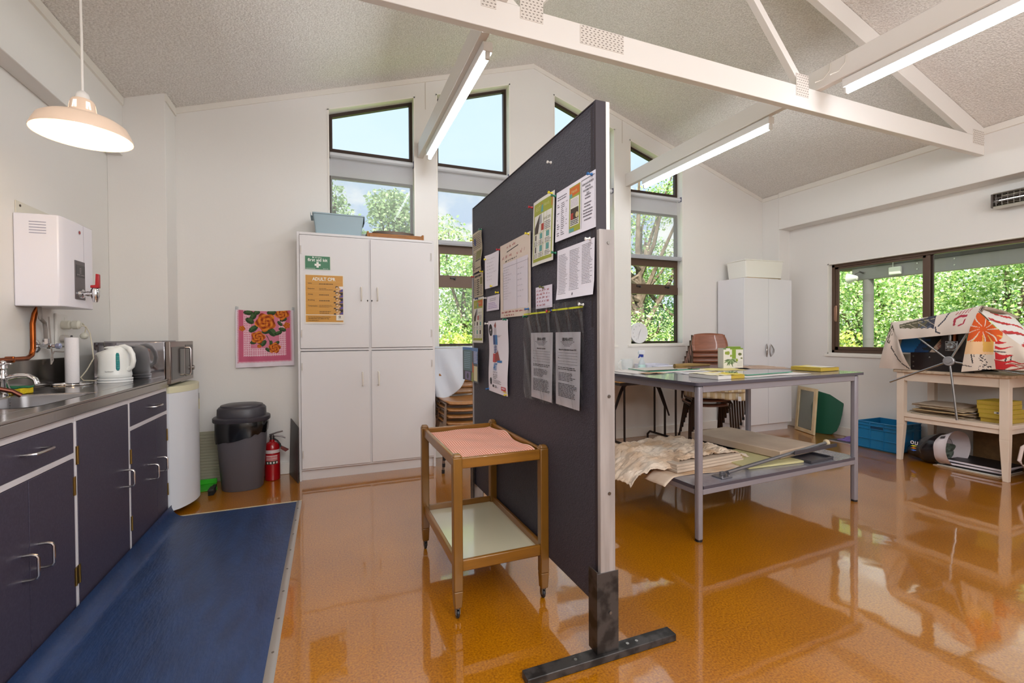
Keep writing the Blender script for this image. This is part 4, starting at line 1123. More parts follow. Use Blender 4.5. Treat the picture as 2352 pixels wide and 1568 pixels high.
for x in (-.242, .225): b.box((x, -.115, 0), (x + .017, .115, .045), m_tw)
b.build('tray', t, bevel=.003)
t = thing('metal_platter', 'round polished metal platter lying in the wooden tray', 'platter', (.555, 4.205, 2.03))
MB().lathe([(0, .014), (.05, .02), (.09, .032), (.098, .05), (.105, .055), (.1, .048), (.094, .03), (.05, .0), (0, .0)], (0, 0, 0), M('platter', 'a8a4a0', .3, metal=.6), 40, sx=1.75, sy=.95).build('platter', t)

# ------------------------------------------------------------------ tea trolley
m_wd = M('trolley_wood', '6c4711', .35, coat=.3, hex2='7c5317', vscale=10, stretch=(1.5, 1.5, .3))
m_wdh = M('trolley_rail', '784d13', .35, coat=.3, hex2='8a5b1a', vscale=10, stretch=(.4, .4, 3))
m_lam = M('tray_laminate', 'c9c2a8', .15, coat=.6)
t = thing('tea_trolley', 'two tier wooden tea trolley on castors in front of the display board', 'trolley', (.68, 2.18, 0))
tx0, tx1, ty0, ty1 = .489, .882, 1.838, 2.512
for x in (tx0, tx1):
    for y in (ty0, ty1):
        lg = MB(); w = .0195
        lg.hexa([(x - .016, y - .016, .05), (x + .016, y - .016, .05), (x + .016, y + .016, .05), (x - .016, y + .016, .05)], [(x - w, y - w, .12), (x + w, y - w, .12), (x + w, y + w, .12), (x - w, y + w, .12)], m_wd)
        lg.box((x - w, y - w, .12), (x + w, y + w, .672), m_wd).hexa([(x - w, y - w, .672), (x + w, y - w, .672), (x + w, y + w, .672), (x - w, y + w, .672)], [(x - .012, y - .012, .686), (x + .012, y - .012, .686), (x + .012, y + .012, .686), (x - .012, y + .012, .686)], m_wd)
        l = lg.build('leg', t, bevel=.004, world=True)
        cs = MB().cyl((x, y, .062), (x, y, .045), .012, M('castor_metal', '6f675f', .35, metal=.9), 12).box((x - .010, y - .003, .018), (x - .006, y + .016, .047), M('castor_metal', '6f675f', .35, metal=.9)).box((x + .006, y - .003, .018), (x + .010, y + .016, .047), M('castor_metal', '6f675f', .35, metal=.9))
        cs.build('castor', l, world=True)
        MB().lathe([(.0, -.006), (.016, -.006), (.0185, -.003), (.0185, .003), (.016, .006), (0, .006)], (x, y + .008, .0185), m_black, 18, 'x').build('wheel', l, world=True)
for nm, za, zb, zp in (('top', .622, .667, .629), ('lower', .196, .243, .206)):
    i = .0125
    for x in (tx0, tx1): MB().box((x - .009, ty0 + .017, za), (x + .009, ty1 - .017, zb), m_wdh).build('side_rail', t, bevel=.004, world=True)
    for y in (ty0, ty1): MB().box((tx0 + .017, y - .009, za), (tx1 - .017, y + .009, zb), m_wdh).build('end_rail', t, bevel=.004, world=True)
    MB().box((tx0 + .009, ty0 + .009, zp), (tx1 - .009, ty1 - .009, zp + .008), m_lam).build(nm + '_tray', t, world=True)
m_ck = [M('check_%d' % i, h, .95, bump=.4, bscale=400) for i, h in enumerate(('efd8cf', 'dd8a66', 'a8442a', 'd9762e'))]
def ck(u, v):
    a = (u * 34) % 1 < .42; b = (v * 58) % 1 < .42
    return m_ck[2] if a and b else m_ck[1] if a or b else m_ck[0]
t = thing('checked_cloth', 'orange and white checked tea cloth spread in the top tray of the trolley', 'cloth', (.685, 2.18, .638))
cx0, cx1, cy0, cy1 = .512, .870, 1.862, 2.49
def CS(u, v):
    x = cx0 + (cx1 - cx0) * u; y = cy0 + (cy1 - cy0) * v
    z = .0415 * 0 + .6425 + .003 * math.sin(u * 11 + v * 3) * math.sin(v * 9) + .0022 * math.sin(v * 23 + u * 6) + .004
    z += .02 * max(0, (u - .86) / .14) ** 1.5 * (.5 + .5 * math.sin(v * 12)) 
    return (x - .012 * max(0, (u - .9) / .1) * (.6 + .4 * math.sin(v * 8)), y, z)
b = MB(); b.grid(CS, 170, 232, ck); b.build('cloth', t, smooth=180, world=True)

# ------------------------------------------------------------------ display board
m_fab = M('board_fabric', '322e39', .6, bump=.5, bscale=180, hex2='393641', vscale=60)
m_bfr = M('board_frame', '2b2229', .6)
m_post = M('post_wood', '9f9794', .5, hex2='8d8582', vscale=6, stretch=(6, 6, .5))
m_sti = M('angle_steel', '4a4645', .45, metal=.6, hex2='2b2827', vscale=18, lo=.45, hi=.6)
t = thing('display_board', 'tall dark blue grey fabric covered display board on steel feet dividing the room', 'board', (.93, 2.17, 0))
bx0, bx1, by0, by1 = .9, .944, 1.424, 2.93
MB().box((bx0, by0 + .012, .185), (bx1, by1 - .006, 2.008), m_fab).build('panel', t, bevel=.004, world=True)
f = MB(); f.box((bx0 - .001, by0 - .002, .183), (bx1 + .001, by0 + .012, 2.013), m_bfr).box((bx0 - .001, by0 + .012, 2.008), (bx1 + .001, by1, 2.013), m_bfr).box((bx0 - .001, by1 - .006, .183), (bx1 + .001, by1 + .004, 2.008), M('edge_light', 'a5a3a8', .5)).box((bx0 - .001, by0 + .018, 1.2), (bx0 + .0, by0 + .032, 2.0), m_bfr)
f.build('edging', t, bevel=.002, world=True)
MB().box((bx1 - .003, by0 - .004, .2), (bx1 + .012, by0 + .03, 2.012), M('edge_strip_white', 'd7cfca', .5)).build('white_edge', t, world=True)
for y0_, y1_, sg in ((by0 - .024, by0 - .003, -1), (by1 + .005, by1 + .026, 1)):
    p = MB().box((.899, y0_, .04), (.962, y1_, 1.548), m_post)
    p.build('post', t, bevel=.003, world=True)
    k = MB(); yy = y0_ - .003 if sg < 0 else y1_ + .003
    k.box((.884, min(yy, y0_ if sg < 0 else y1_), .028), (.972, max(yy, y0_ if sg < 0 else y1_), .318), m_sti).box((.881, min(y0_ - .003, y1_), .028), (.885, max(y0_ + .055, y1_), .325), m_sti) if sg < 0 else k.box((.884, y1_, .028), (.972, y1_ + .003, .318), m_sti).box((.881, y0_ - .04, .028), (.885, y1_ + .003, .325), m_sti)
    k.build('angle_bracket', t, bevel=.001, world=True)
    fy = (y0_ + y1_) / 2
    MB().box((.605, fy - .026, .0), (1.225, fy + .026, .027), m_sti).build('foot', t, bevel=.003, world=True)
    s = MB()
    for z in (1.50, .95, .60, .17):
        s.lathe([(.006, 0), (.006, .002), (.003, .0025), (0, .001)], (.936, (y0_ - (.0065 if z < .3 else .003)) if sg < 0 else y1_ + .003, z), M('screw_grey', '6d6762', .35, metal=.9), 10, 'y')
    for x in (.80, 1.02, 1.06): s.lathe([(.006, 0), (.006, .0015), (0, .0016)], (x, fy, .027), M('rivet', 'b3b0ac', .35, metal=.9), 8)
    s.build('screws', t, world=True)
# ------------------------------------------------------------------ papers pinned to the board
XP = .8965
m_pap = M('paper_white', 'e6e2ec', .7); m_cream = M('paper_cream', 'd9cbbf', .7); m_news = M('newsprint', 'b9ad97', .8); m_lil = M('paper_lilac', 'ddd6e4', .7)
m_ink = M('ink', '5a545f', .8); m_inkd = M('ink_dark', '26242b', .8); m_inkl = M('ink_light', '9a95a0', .8); m_redi = M('ink_red', 'b43a44', .8)
m_oli = M('flyer_olive', '9aa03a', .6); m_orange = M('flyer_orange', 'c8672c', .6); m_teal2 = M('flyer_teal', '5f9a94', .6); m_phd = M('photo_dark', '43362f', .6); m_phr = M('photo_red', 'a83a30', .6)
m_phg = M('photo_grey', '9fa0a2', .6); m_flp = M('flyer_paper', 'dcdad2', .6); m_bk = M('marker_black', '211f22', .7)
def bsheet(y0, y1, z0, z1, f=None, lift=0.0):
    """sheet on the board face, reading direction towards the camera (-y)"""
    return Sheet((XP - lift, max(y0, y1), z0), (0, -1, 0), (0, 0, 1), abs(y1 - y0), z1 - z0, f)
def done(s, name, label, cat, group=None): return tag(s.mb.build(name, smooth=60), label, cat, group)
rg = random.Random(11)
# newspaper cutting
s = bsheet(2.905, 2.705, 1.578, 1.835, lambda a, b: .004 + .008 * (1 - b) * a + .004 * math.sin(b * 9))
s.base(m_news, 8, 10).lines(.01, .19, .145, .245, 9, m_ink, .35, .1, rg).disc(.06, .195, .024, .024, M('cutting_blue', '4a5a8c', .7), .0014)
s.rect(.075, .018, .185, .075, m_phd, .0012).rect(.075, .078, .185, .132, M('photo_olive', '7d7a4a', .7), .0012).lines(.01, .068, .012, .13, 10, m_ink, .35, .1, rg)
done(s, 'newspaper_cutting', 'yellowed newspaper cutting with photos at the far top corner of the display board', 'newspaper cutting')
s = bsheet(2.885, 2.685, 1.418, 1.566, lambda a, b: .003 + .003 * a)
s.base(m_news, 5, 5)
s.lines(.02, .16, .122, .14, 1, m_inkd, .7, .05, rg).rect(.135, .075, .18, .118, M('photo_olive', '7d7a4a', .7), .0012)
s.lines(.01, .06, .01, .115, 10, m_ink, .35, .2, rg).lines(.065, .125, .01, .115, 8, m_inkd, .5, .2, rg).lines(.135, .185, .01, .07, 6, m_ink, .35, .2, rg)
done(s, 'newspaper_cutting', 'small newspaper cutting pinned below the yellowed one with photos', 'newspaper cutting')
def flyer(y0, y1, z0, z1, lab, f):
    s = bsheet(y0, y1, z0, z1, f); w, h = s.w, s.h
    s.base(m_flp, 6, 8).rect(w * .06, h * .05, w * .94, h * .95, m_oli).rect(w * .1, h * .1, w * .9, h * .76, m_flp, .0012)
    s.poly([(w * .5, h * .8), (w * .92, h * .8), (w * .92, h * .94), (w * .45, h * .92)], m_orange, .0014).poly([(w * .42, h * .78), (w * .54, h * .78), (w * .52, h * .9), (w * .45, h * .88)], m_teal2, .0016)
    s.text('ART', w * .14, h * .82, h * .11, M('flyer_pale', 'c3c48a', .6), sx=.9, maxw=w * .3, e=.0016).text('Hands', w * .56, h * .85, h * .07, M('flyer_pale', 'c3c48a', .6), maxw=w * .33, e=.0018)
    s.poly([(w * .12, h * .48), (w * .3, h * .48), (w * .42, h * .74), (w * .36, h * .75), (w * .12, h * .58)], m_phd, .0014).poly([(w * .34, h * .6), (w * .48, h * .62), (w * .47, h * .75), (w * .38, h * .75)], m_phg, .0016)
    s.rect(w * .46, h * .5, w * .58, h * .6, m_phr, .0015).text('SAVE 25%', w * .55, h * .64, h * .055, M('flyer_text', '6e7030', .6), maxw=w * .33, e=.0015).lines(w * .6, w * .88, h * .49, h * .62, 5, m_ink, .35, .2, rg)
    for a, b in ((.1, .3), (.34, .6), (.64, .9)):
        for c, d in ((.3, .46), (.11, .28)):
            s.lines(w * a, w * b, h * c, h * (c + .07), 3, m_ink, .3, .3, rg).rect(w * (a + .06), h * (c + .08), w * (b - .08), h * d, rg.choice([m_phg, m_phd, m_teal2]), .0013)
    for q in (.29, .47): s.rect(w * .1, h * q, w * .9, h * q + .001, m_oli, .0016)
    done(s, 'olive_flyer', lab, 'flyer')
flyer(2.905, 2.69, 1.127, 1.414, 'narrow olive bordered flyer at the far edge of the display board, below the cuttings', lambda a, b: .003 + .006 * (1 - b))
flyer(1.945, 1.73, 1.488, 1.782, 'olive bordered flyer reading SAVE 25% high on the display board', lambda a, b: .003 + .01 * (1 - b) + .004 * math.sin(a * 3))
s = bsheet(2.625, 2.41, 1.45, 1.648, lambda a, b: .004 + .02 * max(0, .4 - a) ** 1.0 * (.4 + b) + .008 * (1 - b))
s.base(m_pap, 10, 8)
for i in range(7): s.scrawl(.03, .03 + rg.uniform(.08, .16), .165 - .02 * i, .009, m_inkl, .0008, rg)
done(s, 'curled_note', 'white torn edged handwritten sheet curling at its left side', 'note')
s = bsheet(2.625, 2.41, 1.317, 1.404, lambda a, b: .002 + .004 * (1 - b))
s.base(m_lil, 4, 4).lines(.05, .17, .055, .075, 2, m_inkl, .4, .2, rg).lines(.03, .19, .012, .05, 4, M('ink_mauve', 'a58cc0', .8), .4, .3, rg)
done(s, 'small_slip', 'small pale lilac printed slip below the curled handwritten sheet', 'note')
s = bsheet(2.39, 1.98, 1.268, 1.663, lambda a, b: .004)
w, h = s.w, s.h
s.base(m_cream, 4, 4).rect(.045, .04, w - .03, h - .105, M('list_paper', 'd8d2dc', .7), .001, 2)
s.stroke([(.1, h - .048), (.26, h - .036)], .004, m_bk).scrawl(.10, .24, h - .033, .018, m_redi, .0022, rg, .03).scrawl(.235, .345, h - .085, .024, m_redi, .0022, rg, .02).scrawl(.03, .17, h - .085, .02, m_redi, .0022, rg, .06).scrawl(.08, .24, h - .101, .011, m_bk, .002, rg, .03)
s.scrawl(.02, .36, .022, .013, m_redi, .0022, rg).scrawl(.06, .2, .006, .011, m_redi, .002, rg)
s.rect(.24, .04, .243, h - .105, m_inkl, .0014).rect(.045, h - .128, w - .03, h - .1265, m_inkl, .0014).rect(.043, .04, .045, h - .15, m_bk, .0014).rect(w - .031, .06, w - .0285, h - .12, m_bk, .0014)
for i in range(12):
    s.scrawl(.055, rg.uniform(.1, .17), h - .146 - .014 * i, .008, m_inkl, .0008, rg)
    if i % 2: s.scrawl(.25, rg.uniform(.29, .33), h - .146 - .014 * i, .008, m_inkl, .0008, rg)
done(s, 'roster_sheet', 'large cream roster sheet with red handwritten heading and ruled list', 'notice')
s = bsheet(1.93, 1.762, 1.292, 1.39, lambda a, b: .002)
s.base(m_lil, 3, 3)
for i, (a, b) in enumerate(((.01, .15), (.01, .145), (.01, .14), (.012, .14), (.012, .11))): s.scrawl(a, b, .076 - .0165 * i, .011, m_redi, .0017, rg)
done(s, 'handwritten_note', 'small white note in red handwriting below the olive flyer', 'note')
# three column programme
s = bsheet(1.715, 1.414, 1.557, 1.762, lambda a, b: .003 + .008 * (1 - b) * (1 - a))
w, h = s.w, s.h
s.base(m_pap, 8, 6).lines(.012, .10, .165, .185, 2, m_ink, .35, .2, rg).lines(.012, .035, .02, .155, 15, m_ink, .35, .2, rg).lines(.045, .075, .02, .155, 17, m_ink, .35, .3, rg).lines(.083, .102, .04, .155, 14, m_inkl, .35, .3, rg)
s.rect(.112, .015, .195, .192, m_oli, .001).poly([(.114, .152), (.19, .158), (.19, .188), (.116, .188)], m_orange, .0015).rect(.114, .15, .135, .165, m_teal2, .0018).rect(.113, .016, .15, .03, m_teal2, .0016)
s.text('Hands', .13, .166, .017, M('flyer_pale', 'c3c48a', .6), maxw=.055, e=.002)
s.rect(.12, .038, .187, .147, m_flp, .0014).lines(.124, .183, .112, .143, 6, M('ink_mauve', 'a58cc0', .8), .35, .1, rg).rect(.124, .062, .183, .106, m_phd, .0018).rect(.126, .064, .145, .088, m_phr, .002).disc(.172, .076, .011, .011, M('photo_tan', 'c9b98a', .6), .0022)
s.lines(.124, .183, .04, .06, 3, m_inkd, .6, .1, rg)
s.rect(.204, .012, .2052, .192, m_bk, .0014).rect(.204, .1905, .296, .192, m_bk, .0014).rect(.295, .03, .296, .192, m_inkl, .0014)
for tx, z in (('KEIRUNGA ARTISTS', .170), ('ANNUAL', .158), ('INFORMATION', .146), ('2015', .134)): s.text(tx, .25, z, .0095, m_inkd, 'c', bold=.015, maxw=.078)
for z, k, q in ((.115, 2, .5), (.085, 2, .35), (.05, 3, .1), (.036, 1, .3)): s.lines(.215 + q * .03, .285 - q * .03, z, z + .011 * k, k, m_ink, .3, .1, rg)
done(s, 'artists_programme', 'three column programme with a green and orange strip near the top of the board', 'notice')
s = bsheet(1.712, 1.424, 1.317, 1.522, lambda a, b: .002 + .01 * max(0, .25 - b) * 2 + .004 * (1 - b))
s.base(m_pap, 6, 8)
for k, (a, b, c, d) in enumerate(((.012, .09, .02, .185), (.105, .185, .03, .19), (.2, .278, .045, .195))): s.lines(a, b, c, d, 26, m_ink, .26, .3, rg)
s.disc(.135, .015, .004, .006, m_ink)
done(s, 'printed_rules', 'white sheet closely printed in three columns beside the board post', 'notice')
# art exhibition poster
m_pblue = M('poster_blue', '1f6fae', .5); m_pbd = M('poster_blue_dark', '25407c', .5); m_pred = M('poster_red', 'c23a3e', .5); m_prust = M('poster_rust', '8a3226', .5)
s = bsheet(2.597, 2.275, .845, 1.257, lambda a, b: .003 + .007 * math.sin(a * 2.2) * (1 - b) + .003 * math.sin(b * 8))
w, h = s.w, s.h
def fp(pts): return [(x * w, y * h) for x, y in pts]
s.base(m_pap, 8, 12).disc(.13 * w, .87 * h, .10 * w, .085 * h, m_bk, n=24).text('ART', .13 * w, .855 * h, .045 * h, m_pap, 'c', .8, .02, .002, .14 * w).lines(.07 * w, .19 * w, .82 * h, .845 * h, 2, m_inkl, .4, .1, rg)
s.poly(fp([(.32, .93), (.40, .985), (.43, .93), (.41, .9), (.36, .9)]), m_prust).stroke(fp([(.34, .9), (.34, .8)]), .006, m_bk).stroke(fp([(.41, .9), (.41, .8)]), .006, m_bk)
s.poly(fp([(.25, .665), (.47, .665), (.47, .80), (.25, .80)]), m_pblue).poly(fp([(.25, .665), (.36, .665), (.36, .80), (.25, .79)]), m_pbd, .001).poly(fp([(.30, .70), (.33, .70), (.33, .765), (.30, .765)]), m_bk, .0014)
s.stroke(fp([(.36, .665), (.36, .55)]), .006, m_pbd)
for i in range(5): s.stroke(fp([(.28, .645 - .022 * i), (.44, .645 - .022 * i)]), .005, m_pbd)
s.poly(fp([(.24, .42), (.38, .42), (.38, .54), (.24, .54)]), m_pred).poly(fp([(.36, .42), (.62, .45), (.5, .57), (.47, .60), (.46, .565), (.36, .545)]), m_prust)
s.text('ART', .28 * w, .315 * h, .135 * h, m_pblue, 'l', .62, .03, .0015, .43 * w).stroke(fp([(.48, .435), (.72, .44)]), .012, m_pblue).text('EXHIBITION', .27 * w, .272 * h, .036 * h, m_inkl, maxw=.46 * w)
for tx, z in (('2 May - 17 June 2015', .243), ('Creative Arts Centre', .220), ('Keirunga Artists', .197)): s.text(tx, .28 * w, z * h, .022 * h, m_inkd, maxw=.5 * w, bold=.02)
s.lines(.3 * w, .74 * w, .13 * h, .185 * h, 4, m_ink, .35, .3, rg).disc(.16 * w, .15 * h, .055 * w, .05 * h, m_bk).lines(.125 * w, .195 * w, .135 * h, .165 * h, 2, m_inkl, .4, .1, rg)
s.disc(.3 * w, .09 * h, .045 * w, .02 * h, m_bk).lines(.38 * w, .5 * w, .07 * h, .105 * h, 2, m_inkd, .5, .1, rg).text('etc', .53 * w, .075 * h, .03 * h, M('poster_lilac', '7d7cc0', .5)).rect(.72 * w, .06 * h, .93 * w, .11 * h, m_pred, .0012).lines(.75 * w, .9 * w, .075 * h, .095 * h, 1, m_pap, .8, .05, rg).poly(fp([(.8, .045), (.95, .04), (.97, .055), (.85, .062)]), M('poster_yellow', 'e0c040', .5), .0016)
s.lines(.48 * w, .72 * w, .77 * h, .80 * h, 3, m_inkl, .35, .4, rg)
done(s, 'exhibition_poster', 'tall white art exhibition poster with a blue and red figure of objects', 'poster')
# brochure hanging over the far edge
s = Sheet((XP - .004, 3.085, .872), (0, -1, 0), (0, 0, 1), .345, .222, lambda a, b: .012 + .02 * abs(a - .52))
m_bro = M('brochure_dark', '1f2430', .4); m_brb = M('brochure_blue', '2f6fb0', .4)
s.base(m_bro, 10, 4).rect(.0, .20, .345, .222, m_brb, .001).rect(.015, .065, .19, .205, M('brochure_teal', '59797f', .5), .0014).lines(.03, .18, .08, .195, 9, M('brochure_line', '8fb0c8', .5), .4, .2, rg).rect(.23, .12, .335, .205, m_brb, .0014).lines(.235, .33, .125, .2, 8, m_lil, .4, .2, rg)
s.rect(.235, .01, .325, .105, M('brochure_cream', 'd9d3a8', .5), .0014).rect(.05, .005, .155, .06, M('brochure_mauve', '7d749a', .5), .0014).disc(.1, .03, .02, .02, m_bro, .002).poly([(.19, .0), (.23, .02), (.235, .1), (.2, .13)], m_orange, .0013).poly([(.17, .0), (.225, .0), (.225, .06), (.18, .06)], M('brochure_olive', '8a9440', .5), .0016)
done(s, 'brochure', 'glossy dark blue folded brochure pinned at the far vertical edge of the board', 'brochure')
# zip bags with forms
m_bag = glass_mat('clear_bag', 'f6f7f7', .75, .1); m_zip = M('zip_yellow', 'c9cf1e', .4)
def bag(y0, y1, z0, z1, label, fy0, fy1, title, fl):
    t = thing('zip_bag', label, 'plastic bag', (XP - .004, y0, z0))
    s = Sheet((-.009, 0, 0), (0, -1, 0), (0, 0, 1), abs(y1 - y0), z1 - z0, lambda a, b: .004 + .01 * (1 - b) * abs(math.sin(a * 5 + b * 3)) + .004 * math.sin(a * 17 + b * 11))
    s.base(m_bag, 14, 18); s.mb.build('bag', t, smooth=60)
    z = Sheet((-.016, 0, z1 - z0 - .03), (0, -1, 0), (0, 0, 1), abs(y1 - y0), .007); z.base(m_zip, 4, 1); z.mb.build('zip_strip', t, smooth=0)
    f = bsheet(fy0, fy1, .882, 1.183, lambda a, b: .001 + .007 * (1 - b) * a, .0015); w, h = f.w, f.h
    f.base(m_pap, 4, 8).text('KEIRUNGA ARTISTS', w / 2, h * .885, h * .055, m_inkd, 'c', .6, .05, maxw=w * .62)
    for i in range(4): f.lines(w * (.22 + .05 * i), w * (.78 - .05 * i), h * (.862 - .018 * i), h * (.878 - .018 * i), 1, m_ink, .4, .05, rg)
    f.text(title, w / 2, h * .755, h * .03, m_inkd, 'c', 1, .03, maxw=w * (.78 if len(title) > 25 else .45))
    for i in range(5): f.rect(w * .12, h * (.72 - .038 * i), w * .9, h * (.72 - .038 * i) + .0008, m_ink, .0011).lines(w * .12, w * .2, h * (.722 - .038 * i), h * (.738 - .038 * i), 1, m_inkd, .5, .1, rg)
    f.lines(w * .12, w * .9, h * .49, h * .535, 2, m_inkd, .4, .1, rg).lines(w * .14, w * .85, h * .34, h * .46, 6, m_ink, .4, .4, rg).lines(w * .12, w * .92, h * .12, h * .31, 10, m_inkd, .42, .2, rg)
    done(f, 'membership_form', fl, 'form')
bag(2.03, 1.752, .876, 1.298, 'clear zip bag with yellow seal holding the membership application forms', 1.985, 1.757, 'Membership Application', 'membership application forms in the left clear zip bag')
bag(1.747, 1.478, .884, 1.302, 'clear zip bag with yellow seal holding the subscription renewal forms', 1.732, 1.525, 'Membership Subscription Renewal 2015', 'subscription renewal forms in the right clear zip bag')

# push pins
PINC = dict(red='b01a28', yellow='e2cf1a', green='12704e', blue='1f5f9a', navy='1c2f5c', white='e6e2dc', olive='5a5a1c')
protos = {}
def pin(col, y, z, label):
    if col not in protos:
        m = M('pin_' + col, PINC[col], .25, coat=.4)
        mb = MB().lathe([(.0, -.021), (.0055, -.021), (.0062, -.019), (.0055, -.017), (.0034, -.013), (.0034, -.006), (.006, -.003), (.006, -.001), (.0, -.001)], (0, 0, 0), m, 12, 'x').cyl((-.001, 0, 0), (.006, 0, 0), .0006, m_chrome, 5)
        o = mb.build('push_pin'); protos[col] = o
    else:
        o = protos[col].copy(); C.objects.link(o)
    o.location = (XP - .0045, y, z); o.rotation_euler = (0, R(rg.uniform(-8, 8)), R(rg.uniform(-10, 10)))
    tag(o, label, 'push pin', 'push pins on the display board')
for col, y, z, l in (('green', 2.712, 1.828, 'green push pin at the near top corner of the yellowed newspaper cutting'), ('yellow', 2.89, 1.795, 'yellow push pin at the far side of the yellowed newspaper cutting'),
    ('yellow', 2.695, 1.565, 'yellow push pin at the near top corner of the small newspaper cutting'), ('red', 2.88, 1.555, 'red push pin at the far top corner of the small newspaper cutting'),
    ('navy', 2.80, 1.408, 'navy push pin at the top of the narrow olive flyer at the far edge'), ('yellow', 2.61, 1.628, 'yellow push pin on the curled white sheet, top left'),
    ('yellow', 2.505, 1.457, 'yellow push pin at the bottom of the curled white sheet'), ('yellow', 2.418, 1.412, 'brassy yellow push pin at the top right of the lilac slip'),
    ('white', 2.63, 1.398, 'white push pin at the top left of the lilac slip'), ('red', 2.398, 1.648, 'red push pin at the top left corner of the cream roster'),
    ('yellow', 1.998, 1.652, 'yellow push pin at the top right corner of the cream roster'), ('blue', 2.005, 1.298, 'blue push pin at the bottom right of the cream roster'),
    ('olive', 1.845, 1.383, 'dark olive push pin at the top of the red handwritten note'), ('red', 1.955, 1.765, 'red push pin at the top left corner of the SAVE 25% flyer'),
    ('yellow', 1.752, 1.772, 'yellow push pin at the top right corner of the SAVE 25% flyer'), ('green', 1.722, 1.752, 'green push pin at the top left corner of the three column programme'),
    ('blue', 1.436, 1.75, 'blue push pin at the top right corner of the three column programme'), ('green', 1.722, 1.515, 'green push pin at the top left of the closely printed rules sheet'),
    ('white', 1.45, 1.522, 'pale push pin at the top right of the closely printed rules sheet'), ('white', 2.608, 1.243, 'white push pin at the top left of the exhibition poster'),
    ('blue', 2.598, .855, 'blue push pin at the bottom left of the exhibition poster'), ('green', 2.30, 1.256, 'green push pin at the top right of the exhibition poster'),
    ('yellow', 2.29, .853, 'yellow push pin at the bottom right of the exhibition poster'), ('green', 2.028, 1.262, 'green push pin at the left end of the left zip bag'),
    ('red', 1.775, 1.272, 'red push pin where the two zip bags meet'), ('navy', 1.735, 1.274, 'navy push pin at the left end of the right zip bag seal'),
    ('white', 1.50, 1.284, 'white push pin at the near end of the right zip bag seal'), ('white', 1.76, 1.905, 'lone white push pin high on the bare part of the board')):
    pin(col, y, z, l)
from mathutils import noise as NZ
# ------------------------------------------------------------------ work table
TH = R(2.66); WT = V((1.941, 2.012, 0))
def wt(x, y, z): return V((WT.x + x * math.cos(TH) - y * math.sin(TH), WT.y + x * math.sin(TH) + y * math.cos(TH), z))
m_ttop = M('table_laminate', '74727c', .22, coat=.4, hex2='7d7b85', vscale=40); m_tedge = M('table_edge', '4c4853', .4); m_tfr = M('table_frame', '8f8b93', .35, metal=.2)
t = thing('work_table', 'grey steel framed work table with a lower shelf, behind the display board', 'table', WT, TH)
def slab(mb, x0, x1, y0, y1, z0, z1, r, top, edge):
    rg_ = rr_ring(x0, x1, y0, y1, r, 0); a = [(p[0], p[1], z0) for p in rg_]; b = [(p[0], p[1], z1) for p in rg_]; n = len(a)
    mb.add(a + b, [(i, (i + 1) % n, n + (i + 1) % n, n + i) for i in range(n)], edge); mb.add(b, [tuple(range(n))], top); mb.add(a, [tuple(range(n))[::-1]], edge)
b = MB(); slab(b, -.035, 1.545, -.03, .985, .882, .90, .035, m_ttop, m_tedge); b.build('table_top', t, smooth=30)
for x in (0, 1.467):
    for y in (0, .84):
        l = MB().box((x - .019, y - .019, .006), (x + .019, y + .019, .881), m_tfr).build('leg', t, bevel=.012, seg=3)
        MB().lathe([(.02, 0), (.02, .008), (0, .008)], (x, y, 0), m_black, 12).build('foot_cap', l)
b = MB(); 
for z0, z1 in ((.842, .8815), (.262, .2935)):
    b.box((.02, -.014, z0), (1.447, .014, z1), m_tfr).box((.02, .826, z0), (1.447, .854, z1), m_tfr).box((-.014, .02, z0), (.014, .82, z1), m_tfr).box((1.453, .02, z0), (1.481, .82, z1), m_tfr)
b.build('frame', t, bevel=.003)
b = MB().box((.0205, -.016, .294), (1.4465, .856, .312), m_tedge).box((-.016, .0205, .294), (.0205, .8195, .312), m_tedge).box((1.4465, .0205, .294), (1.483, .8195, .312), m_tedge).box((.0205, -.0155, .312), (1.4465, .8555, .3124), m_ttop).box((-.0155, .0205, .312), (.0205, .8195, .3124), m_ttop).box((1.4465, .0205, .312), (1.4825, .8195, .3124), m_ttop)
b.build('shelf', t)

def crumple(u, v, seed, amp, sc):
    return amp * (NZ.noise(V((u * sc + seed, v * sc, seed * .7))) + .5 * abs(NZ.noise(V((u * sc * 2.3 + seed, v * sc * 2.1, seed)))))
def flat(name, label, cat, pts, z, th, mat, group=None, seed=1, amp=.0, nu=16, nv=12, sc=3.0, edge=None):
    """a thin sheet through four local table corners, lightly rumpled"""
    p = [wt(a, b, z) for a, b in pts]
    mb = MB()
    def S(u, v):
        q = (p[0] * (1 - u) + p[1] * u) * (1 - v) + (p[3] * (1 - u) + p[2] * u) * v
        return q + V((0, 0, th / 2 + max(0, crumple(u, v, seed, amp, sc))))
    mb.grid(S, nu, nv, mat); o = mb.build(name, solid=th, smooth=60)
    return tag(o, label, cat, group)
m_gl = M('sheet_glass', 'bfe0d2', .02, trans=1.0); m_gl.node_tree.nodes['Principled BSDF'].inputs['IOR'].default_value = 1.5
m_gle = M('glass_edge', '2f8a6c', .15)
def glass(pts, z, label):
    p = [wt(a, b, z) for a, b in pts]; q = [x + V((0, 0, .005)) for x in p]
    g = glass_mat('glass_sheet', 'dcefe6', 1.6)
    mb = MB().add(q, [(0, 1, 2, 3)], g)
    for i in range(4): mb.add([p[i], p[(i + 1) % 4], q[(i + 1) % 4], q[i]], [(0, 1, 2, 3)], m_gle)
    tag(mb.build('glass_sheet', smooth=0), label, 'glass sheet', 'glass sheets on the work table')
Z = .9008
flat('paper_sheet', 'rumpled newspaper sheet under the left glass sheet on the work table', 'paper', [(.06, .60), (.76, .56), (.80, .95), (.06, .97)], Z, .001, M('paper_rumpled', 'd8d0cc', .8), None, 2, .006)
